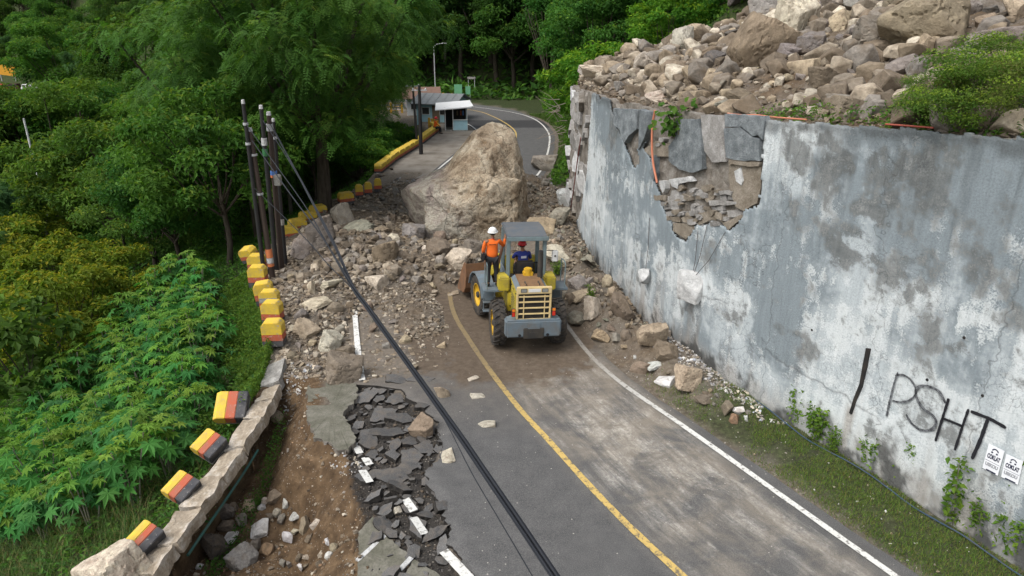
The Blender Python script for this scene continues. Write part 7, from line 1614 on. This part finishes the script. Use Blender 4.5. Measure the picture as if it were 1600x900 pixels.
def vok(x, y):
    if x > float(para_x(y)) - (3.8 if y > 40 else 4.6): return False
    if y < 34 and x > -15.5: return False
    if 70 < y < 96 and x > -20: return False
    c_, tp_ = px_of(x, y, -6), 450 - FPX*(y*_S + (float(hh(x,y))+9.5-CAM_H)*_C)/(y*_C)
    rr_ = 4.2*FPX/y
    if c_-rr_ < 66 and y < 228 and tp_ < 172: return False
    if c_-rr_ < 60 and c_+rr_ > 30 and y < 53 and tp_ < 262: return False
    if c_-rr_ < 128 and c_+rr_ > 112 and y < 92 and tp_ < 112: return False
    return y < np.interp(x/y, HILL_T[:,0], HILL_T[:,1]) + 4
scatter(120, vxy, vok, lambda x, y: 2.6 + .028*y, valley)
def hillt(x, y, i):
    k = vr.choice(['dense','dense','broad','rain','airy']); s = vr.uniform(1.05,1.5)*(.9 if k == 'rain' else 1.15); c = vr.uniform(.7,1.15)
    plant(k, x, y, s, vr.uniform(0,6.28), None, 'tree', GH_, (c*vr.uniform(.85,1.15), c, c*vr.uniform(.85,1.1)))
def hxy():
    t = vr.uniform(-.80, .22); D = float(np.interp(t, HILL_T[:,0], HILL_T[:,1])); y = D + vr.uniform(-3, 42)*(1 + .3*(D > 150)); return (t*y, y)
scatter(105, hxy, lambda x, y: y > 92.5 + max(0, -x)*.0 and not (-46 < x < 0 and y < 99), lambda x, y: 4.3 + (.012*y), hillt)
scatter(26, lambda: (lambda t: (lambda y: (t*y, y))(float(np.interp(t, HILL_T[:,0], HILL_T[:,1])) + vr.uniform(16, 60)))(vr.uniform(-.82, -.50)), lambda x, y: True, lambda x, y: 6.5, hillt)
scatter(16, lambda: (vr.uniform(-40, -16), vr.uniform(92, 104)), lambda x, y: y > 97 - .0*x, lambda x, y: 4.0, hillt)
for (x, y, k, s) in [(-7,101,'dense',1.5),(-2,98.5,'dense',1.55),(3,99,'dense',1.5),(6.5,97,'broad',1.5),(0.5,105,'rain',1.2),(-5,108,'dense',1.7),(5,106,'dense',1.7),(-11,103,'dense',1.5),(9,94,'dense',1.4),(-15.5,101,'broad',1.5)]: plant(k, x, y, s, x*1.7, None, 'tree', GH_, (.62,.66,.66))
# slope right of the far road
def right(x, y, i):
    near = y < 56; k = vr.choice(['lime','shrub','shrub','lime']) if (near and x < 26) else vr.choice(['broad','dense','broad','shrub'])
    s = vr.uniform(.85,1.3)*(1.35 if k in ('shrub','lime') else .95); c = vr.uniform(.9,1.3)
    plant(k, x, y, s, vr.uniform(0,6.28), None, 'shrub' if k in ('shrub','lime') else 'tree', GR, (c*vr.uniform(.75,1.0), c*1.05, c) if k != 'lime' else (.70,1.15,1.0))
scatter(96, lambda: (lambda y: (float(road_right(min(y, 70))) + 2.6 + 26*vr.random()**1.1, y))(vr.uniform(43.5, 96)), lambda x, y: x > float(road_right(min(y,72))) + (3.0 if y < 60 else 4.6) and (y < 84 or x > 4), lambda x, y: 2.0 + .02*y, right)
# bare many-stemmed tree
bt = thing('bare_tree', 'pale leafless many stemmed tree above the far bend', 'tree', (4.8, 89, float(hh(4.8,89)))); rr = random.Random(9)
for i in range(11):
    a = rr.uniform(-.8,.8); L0 = rr.uniform(8,12); mb = MB(); mb.tube([(0,0,0),(a*L0*.18,rr.uniform(-.5,.5),L0*.4),(a*L0*.42+rr.uniform(-.6,.6),rr.uniform(-1,1),L0)], [.10,.07,.02], 6); mb.build('stem', MAT_BARK, bt, True)
# cassava: several thin stems crowned with fan shaped leaves
def cassava_mesh(seed):
    r = np.random.default_rng(seed); H = r.uniform(1.5,2.1); ns = 4; tops = []; mb = MB()
    for k in range(ns):
        a = r.uniform(0,6.28); q = np.array([math.cos(a)*r.uniform(.15,.62), math.sin(a)*r.uniform(.15,.62), H*r.uniform(.72,1.0)]); tops.append(q); mb.tube([(0,0,-.3), tuple(q*np.array([.45,.45,.5])), tuple(q)], [.022,.018,.012], 6)
    P, T0, rad = [], [], []
    for q in tops:
        n = 11
        for i in range(n):
            a = i*2.4+r.uniform(-.3,.3); t = i/n; el = .9 - 1.1*t; L = .16+.34*t; d = np.array([math.cos(a)*math.cos(el), math.sin(a)*math.cos(el), math.sin(el)]); P.append(q - np.array([0,0,.55*t]) + d*L); T0.append(np.array([math.cos(a), math.sin(a), -.25-.35*t])); rad.append(r.uniform(.25,.34)*(.62+.38*min(1,t*2.4)))
    P, T0, rad = np.array(P), norm(np.array(T0)), np.array(rad); n = len(P); Z = np.tile(np.array([0,0,1.]), (n,1)); N = norm(Z - T0*(T0[:,2:3]) + .18*r.normal(size=(n,3))); T0 = norm(T0 - N*np.sum(T0*N, 1, keepdims=True)); B0 = np.cross(N, T0)
    VV, FF, TT, b = [], [], [], 0; tips = np.array([i % 11 for i in range(n)]) < 4
    col = mixcol(r, n, [(0.056,0.190,0.046),(0.072,0.218,0.050),(0.047,0.160,0.045)]); col[tips] = mixcol(r, int(tips.sum()), [(0.115,0.235,0.036),(0.14,0.26,0.04)])
    for k in range(7):
        a = R(-135 + 45*k); ln = rad*(1.0 - .30*abs(k-3)/3); T = T0*math.cos(a)+B0*math.sin(a); T = norm(T); Bk = np.cross(N, T); V, F = kites(P, N, T, Bk, ln, ln*.36, .20, .08); VV.append(V); FF.append(F+b); b += len(V); TT.append(np.repeat(col*(1+.08*np.random.default_rng(seed+k).uniform(-1,1,(n,1))), 4, 0))
    return mb.mesh('stem', MAT_BARKP), np_mesh('leaves', np.vstack(VV), np.vstack(FF), [MAT_LEAF], False, np.vstack(TT))
CAS = [cassava_mesh(400+i) for i in range(6)]; CASS = []
cpoly = [(-8.3,13.4),(-8.6,16.4),(-9.0,18.4),(-9.8,20.3),(-11.0,23.5),(-13.0,28.0),(-15.5,27.5),(-16.5,22.0),(-15.2,17.5),(-12.6,14.0),(-10,12.6)]
tr = 0
while len(CASS) < 92 and tr < 9000:
    tr += 1; x, y = vr.uniform(-17,-7.8), vr.uniform(12.5,28.5)
    if not in_poly(np.array([x]), np.array([y]), cpoly)[0] or any((x-o.location.x)**2+(y-o.location.y)**2 < .86**2 for o in CASS): continue
    sm, lm = CAS[len(CASS) % 6]; s = vr.uniform(.85,1.2); o = thing('cassava_plant', None, 'cassava plant', (x, y, float(hh(x,y))), vr.uniform(0,6.28), 'cassava plants on the slope left of the road'); o.scale = (s,s,s*vr.uniform(.9,1.15)); c = vr.uniform(.85,1.15)
    mesh_obj('stem', sm, o); l = mesh_obj('leaves', lm, o); l.color = (c*vr.uniform(.85,1.2), c, c*vr.uniform(.8,1.15), 1); CASS.append(o)
# ground cover nobody could count
def leafy_stuff(name, label, n, xy, leaf, cols, seed, hgt=.35, asp=.5, up=.8, m=None):
    r = np.random.default_rng(seed); x, y = xy(r, n); n = len(x); z = hh(x, y) + hgt*r.random(n)**1.5*(.5+.9*np.clip(fbm(x*.8,y*.8,4,3)+.4,0,1.3)); N, T, B = frames(r, n, up, None, 0, .5); L = leaf*r.uniform(.6,1.3,n)
    V, F = kites(np.stack([x,y,z],-1), N, T, B, L, L*asp, .2, .12); big = fbm(x*.5, y*.5, 2, 3)[:,None]
    o = mesh_obj(name, np_mesh(name, V, F, [m or MAT_LEAF], False, np.repeat(mixcol(r, n, cols)*(1+.3*big), 4, 0))); return props(o, label, None, None, 'stuff')
def slope_left(r, n):
    y = r.uniform(7, 46, n); d = 14*r.random(n)**1.1; return para_x(y) - .25 - d, y
leafy_stuff('undergrowth', 'dark leafy undergrowth covering the left slope', 60000, slope_left, .15, GREEN, 1, .5)
leafy_stuff('undergrowth', 'dense undergrowth deeper in the valley', 60000, lambda r, n: (lambda y: (para_x(np.minimum(y,62)) - 8 - 70*r.random(n)**1.4, y))(18+90*r.random(n)**1.2), .42, GREEN, 2, 1.3)
leafy_stuff('undergrowth', 'light green creepers covering the outer side of the parapet', 26000, lambda r, n: (lambda y: (para_x(y) - .22 - 1.25*r.random(n)**1.2*(1+.3*np.sin(y*1.3)), y))(r.uniform(15.6, 27.5, n)), .085, [(0.085,0.155,0.022),(0.11,0.18,0.025),(0.065,0.13,0.022)], 3, .55)
leafy_stuff('undergrowth', 'bright green low growth on the slope right of the far road', 70000, lambda r, n: (lambda y: (road_right(np.minimum(y,72)) + 1.3 + 26*r.random(n)**1.25, y))(r.uniform(40, 96, n)), .24, [(0.065,0.155,0.022),(0.090,0.190,0.028),(0.115,0.215,0.032),(0.050,0.12,0.022)], 4, .6)
leafy_stuff('undergrowth', 'weeds and low leaves at the inner side of the kerb and in the hole wall', 1500, lambda r, n: (lambda k: (KPATH[k,0] + r.uniform(.15,.5,n), KPATH[k,1] + r.uniform(-.1,.1,n)))(r.integers(60, len(KPATH)-30, n)), .07, GREEN, 5, .5)
leafy_stuff('undergrowth', 'tufts of weeds along the wall top and slope edge', 5200, lambda r, n: (lambda y: (wall_x(y)+.35+.8*r.random(n)**2, y))(np.where(r.random(n) < .75, r.uniform(9, 14.2, n), r.uniform(14, 18, n))), .10, GREEN+LIME, 6, .30)
leafy_stuff('undergrowth', 'leaf carpet on the forest slopes beyond the road bend', 46000, lambda r, n: (lambda y: (r.uniform(-.8, .3, n)*y, y))(90+90*r.random(n)), 1.0, GREEN, 7, 1.6)
def blades(name, label, x, y, h, w_, cols, seed, lean=.5, seg=3):
    r = np.random.default_rng(seed); n = len(x); z = hh(x, y); a = r.uniform(0,6.28,n); D = np.stack([np.cos(a), np.sin(a), np.zeros(n)], -1); Bv = np.stack([-np.sin(a), np.cos(a), np.zeros(n)], -1); H = h*r.uniform(.5,1.2,n); ln = lean*r.uniform(.3,1.2,n); P0 = np.stack([x,y,z-.02],-1); rows = []
    for k in range(seg+1):
        t = k/seg; c = P0 + np.array([0,0,1.])*(H*(t-.35*ln*t*t))[:,None] + D*(H*ln*t*t)[:,None]; ww = (w_*(1-t*.93))/2; rows += [c+Bv*ww, c-Bv*ww]
    V = np.stack(rows, 1).reshape(-1,3); m = 2*(seg+1); b = np.arange(n)[:,None]*m; F = np.stack([np.stack([b[:,0]+2*k, b[:,0]+2*k+1, b[:,0]+2*k+3, b[:,0]+2*k+2], -1) for k in range(seg)], 1).reshape(-1,4)
    return props(mesh_obj(name, np_mesh(name, V, F, [MAT_GRASS], False, np.repeat(mixcol(r, n, cols, .25), m, 0))), label, None, None, 'stuff')
r = np.random.default_rng(5); n = 52000; y = r.uniform(8.6, 18.2, n); t = r.random(n); x = road_right(y)*(1-t) + wall_x(y)*t
dens = sstep(-.12, .30, fbm(x*1.3, y*1.3, 4, 4) + .9*np.clip(t-.22,0,.5)) * sstep(18.4, 14.5, y + .8*fbm(x,y,2,2)) * sstep(.14, .30, t); k = r.random(n) < dens
blades('grass', 'short patchy grass on the verge between the white line and the wall', x[k], y[k], .10, .013, [(0.095,0.170,0.026),(0.130,0.205,0.032),(0.075,0.140,0.023),(0.17,0.17,0.05)], 6, .7, 2)
cx_, cy_ = [], []
for i in range(330):
    y0 = r.uniform(7.2, 14.2); x0 = float(para_x(y0)) - .7 - 5.6*r.random()**1.1; m_ = r.integers(12, 30); s_ = .13; cx_.append(x0+r.normal(0,s_,m_)); cy_.append(y0+r.normal(0,s_,m_))
blades('grass', 'long arching grass below the fallen striped blocks at the lower left', np.concatenate(cx_), np.concatenate(cy_), .85, .018, [(0.055,0.105,0.022),(0.075,0.130,0.028),(0.045,0.085,0.022),(0.15,0.14,0.05)], 7, .95, 4)
n = 9000; y = r.uniform(44, 76, n); x = road_right(y) + .75 + 2.2*r.random(n); blades('grass', 'grass fringe along the right side of the far road', x, y, .28, .05, [(0.06,0.115,0.02),(0.08,0.14,0.025)], 8, .6, 2)
# weeds along the foot of the wall
def weed_mesh(seed, H):
    r = np.random.default_rng(seed); mb = MB(); P, Tt = [], []
    for k in range(6):
        a = r.uniform(0,6.28); q = np.array([math.cos(a)*.16, math.sin(a)*.16, H*r.uniform(.6,1)]); mb.tube([(q[0]*.15,q[1]*.15,-.05), tuple(q*np.array([.6,.6,.5])), tuple(q)], [.009,.007,.004], 5)
        for i in range(75): t = r.uniform(.18,1.02); P.append(q*np.array([.2+.8*t]*2+[t]) + r.normal(0,.055,3)*np.array([1,1,.5])); 
    P = np.array(P); n = len(P); N, T, B = frames(r, n, .8, None, 0, .55); L = r.uniform(.05,.10,n); V, F = kites(P, N, T, B, L, L*.62, .3, .1); return mb.mesh('stem', MAT_BARKP), np_mesh('leaves', V, F, [MAT_LEAF], False, np.repeat(mixcol(r, n, [(0.115,0.205,0.028),(0.15,0.24,0.034),(0.085,0.165,0.026)]), 4, 0))
WEED = [weed_mesh(600+i, 1.0) for i in range(4)]
for i, (px, py, hp, lab) in enumerate([(1243,668,58,'leafy weed at the wall foot, farthest of the pair left of the drain slot'),(1276,688,62,'leafy weed at the wall foot, nearer of the pair left of the drain slot'),(1302,706,34,'low weed just left of the drain slot'),(1358,732,52,'weed at the wall foot right below the drain slot'),(1393,752,38,'small weed left of the dark stained wall foot'),(1418,764,36,'small weed in front of the dark stained wall foot'),(1492,822,96,'tall leafy weed under the sprayed letter T'),(1524,832,56,'lower weed right of the tall leafy weed'),(1546,846,40,'low weed between the tall leafy weed and the posters'),(1574,866,90,'tall weed in front of the second poster'),(1596,850,90,'tall weed at the right edge below the posters'),(870,432,22,'small green weed in the rubble by the wall behind the loader'),(925,470,20,'small green plant among the rocks beside the loader')]):
    q = hit(px, py); d = depth_of(q); o = thing('weed', lab, 'weed', q, i*1.3, 'weeds at the foot of the wall'); s = hp/FPX*d*1.35; o.scale = (s*.95+.2, s*.95+.2, s); sm, lm = WEED[i % 4]; mesh_obj('stem', sm, o); mesh_obj('leaves', lm, o).color = (1,1,1,1)
for (px, py, s, lab) in [(1480,205,1.05,'big bright green bush on the wall top at the right'),(1560,205,1.1,'bush with reddish stems at the right edge of the wall top'),(1430,190,.62,'small bush at the left flank of the big wall top bush'),(1590,150,.9,'bush behind the big wall top bush at the right edge'),(1530,170,.95,'bush behind the big one, leaning against the mauve boulder')]:
    q = hit(px, py-6); plant('bush', q[0], q[1], s*.62, px, lab, 'shrub', 'bushes on the wall top', (1,1,1), name='bush')
q = WP([(1058,180)], .10)[0]; r_ = np.random.default_rng(8); n = 90; P = np.array(q) + np.stack([r_.normal(0,.28,n), r_.normal(0,.12,n)-.1, r_.normal(0,.26,n)-.12], -1); N, T, B = frames(r_, n, .6, np.tile(np.array([-.6,-.7,0]), (n,1)), .8, .35); L = r_.uniform(.14,.26,n); V, F = kites(P, N, T, B, L, L*.8, .2, .08)
cr = thing('creeper', 'broad leaved green creeper hanging over the broken wall edge beside the orange pipe', 'creeper', tuple(q)); lo = mesh_obj('leaves', np_mesh('leaves', V-np.array(q), F, [MAT_LEAF], False, np.repeat(mixcol(r_, n, [(0.055,0.13,0.02),(0.08,0.16,0.025)]), 4, 0)), cr); lo.color = (1,1,1,1)
for k in range(4): mb = MB(); mb.tube([(r_.uniform(-.2,.2),.15,.25),(r_.uniform(-.2,.2),-.05,0),(r_.uniform(-.15,.2),-.1,-.55)], .01, 5); mb.build('vine', MAT_BARK, cr)
# ------------------------------------------------------------------ words that single out each of the many alike things
bpy.context.view_layer.update()
def img(o):
    p = o.matrix_world.translation; d = p.y*_C - (p.z-CAM_H)*_S
    return 800+FPX*p.x/d, 450 - FPX*(p.y*_S + (p.z-CAM_H)*_C)/d, d
ANCH = [  # (x, y, words) of things one can find in the photograph
 (735,290,'the giant boulder'),(835,450,'the loader'),(725,440,'the loader bucket'),(590,440,'the pale rock by the cables'),(425,400,'the black poles'),(430,505,'the upright striped blocks'),(525,320,'the dark tree trunk'),(536,590,'the big brown rock by the white line'),
 (556,510,'the white dashes'),(640,570,'the cable bundle'),(690,480,'the muddy clearing'),(968,480,'the rounded boulder at the wall foot'),(1016,525,'the largest rock at the wall foot'),(1090,600,'the white rubble'),(838,360,'the loader roof'),(885,300,'the torn wall end'),
 (1178,70,'the tall split boulder'),(1022,145,'the square cream block'),(1065,60,'the cream skyline boulder'),(1380,60,'the grey middle boulder'),(1440,40,'the huge dark boulder'),(1475,50,'the pale block'),(1500,140,'the wall top bush'),(1312,30,'the tan rounded boulder'),(1320,160,'the grey ridge slab'),(1560,70,'the flat mauve boulder'),(1180,190,'the broken wall edge'),(935,110,'the left tip of the slope'),(1250,110,'the earth clod'),
 (340,640,'the topmost fallen block'),(222,836,'the lowest fallen block'),(447,790,'the white concrete sliver'),(590,865,'the mossy concrete slabs'),(560,622,'the leaf shaped slab'),(605,742,'the smooth curled slab'),(640,720,'the upright looking slab'),(690,800,'the steeply tipped slab'),(662,665,'the brown rock on the slabs'),(620,800,'the cream pebble'),
 (300,640,'the second fallen block'),(200,560,'the middle of the cassava patch'),(40,580,'the large leaved tree'),(120,450,'the yellow green shrubs'),(360,480,'the parapet creepers'),(250,440,'the far edge of the cassava patch'),(45,220,'the pale pole'),(120,90,'the distant pole'),(50,138,'the white car'),(395,200,'the pole tops'),(560,150,'the tall parapet tree'),(640,170,'the yellow fence'),(703,170,'the stall'),(860,220,'the far road bend'),(850,40,'the bare tree'),(1000,60,'the grassy slope'),(890,150,'the twigs at the wall end'),(230,330,'the pale thin trunks'),(300,60,'the dark tree tops'),(450,60,'the tree line above the poles'),(100,20,'the top left corner'),(1100,20,'the rubble skyline')]
def where(x, y, allow=None):
    best = min((a for a in ANCH if allow is None or a[2] in allow), key=lambda a: math.hypot(a[0]-x, (a[1]-y)*1.25)); dx, dy = x-best[0], y-best[1]
    if abs(dx) > abs(dy)*1.6: w_ = 'left of' if dx < 0 else 'right of'
    elif abs(dy) > abs(dx)*1.6: w_ = 'behind' if dy < 0 else 'in front of'
    else: w_ = ('behind and left of' if dx < 0 else 'behind and right of') if dy < 0 else ('before and left of' if dx < 0 else 'before and right of')
    return w_ + ' ' + best[2]
ORD = ['leftmost','second from left','third from left','fourth from left','fifth from left','sixth from left','seventh from left','eighth from left','ninth from left','tenth from left','eleventh from left','twelfth from left']
def single_out(items):
    """items: (object, phrase, group); phrase + place; the few that still coincide are told apart by order"""
    by = {}
    for o, ph, gp in items:
        x, y, d = img(o); by.setdefault((ph + ' ' + where(x, y)), []).append((x, y, o)); 
        if gp: o['group'] = gp
    for lab, L in by.items():
        if len(L) == 1: L[0][2]['label'] = lab; continue
        L.sort(key=lambda t: t[0])
        names = ['left one:','right one:'] if len(L) == 2 else (['leftmost:','middle:','rightmost:'] if len(L) == 3 else [f'{ORD[i] if i < len(ORD) else "farther right"}:' for i in range(len(L))])
        for n_, t in zip(names, L): t[2]['label'] = n_.replace(':', '') .replace(' one', '') + ' ' + lab
ZG = {'listed': None}
items = []
for o, hue, shp, size, zone in ROCKS:
    o['category'] = 'rock'; sx, sy, _d = img(o); wpx = size/_d*FPX
    gz = {'shoulder': 'rocks on the dirt shoulder', 'heap': 'rocks in the heap before the giant boulder', 'spill': 'rocks spilled beside the muddy clearing', 'rightheap': 'rocks heaped between loader and wall', 'farheap': 'rocks behind the giant boulder', 'farright': 'rocks behind the giant boulder', 'slope': 'rocks on the rubble slope above the wall', 'skyline': 'rocks on the rubble slope above the wall', 'hole': 'rocks in the washed out hole', 'wallfoot': 'rocks along the wall foot'}.get(zone)
    if o.get('label'): continue
    sz = 'small' if wpx < 16 else ('medium' if wpx < 24 else 'large'); sw = {'block': 'blocky', 'flat': 'flat', 'long': 'elongated', 'round': 'rounded', 'tall': 'upright'}[shp]
    items.append((o, f'{sz} {HUEWORD[hue]} {sw} rock', gz))
single_out(items)
items = []
for o in SLABS:
    if o.get('label'): continue
    x, y, d = img(o); items.append((o, ('small' if o.dimensions.x < .5 else 'larger') + ' cracked asphalt slab', 'broken asphalt slabs'))
single_out(items)
KW = {'rain_tree': 'fine leaved spreading tree', 'broadleaf_tree': 'leafy green tree', 'evergreen_tree': 'dense dark green tree', 'airy_tree': 'airy flat topped tree', 'shrub': 'bushy shrub', 'large_leaved_tree': 'large leaved tree'}
single_out([(o, KW[o.name.split('.')[0]], None) for o in PLANTED if not o.get('label') and o.name.split('.')[0] in KW])
single_out([(o, 'cassava plant', None) for o in CASS])
for o in bpy.data.objects:
    l_ = o.get('label')
    if l_ and len(l_.split()) > 16:
        ws = [w_ for w_ in l_.split() if w_ not in ('small','medium','large')]; o['label'] = ' '.join(ws[:16])
    if o.parent is None and o.type in ('EMPTY', 'MESH') and 'kind' not in o.keys(): o['kind'] = 'thing'
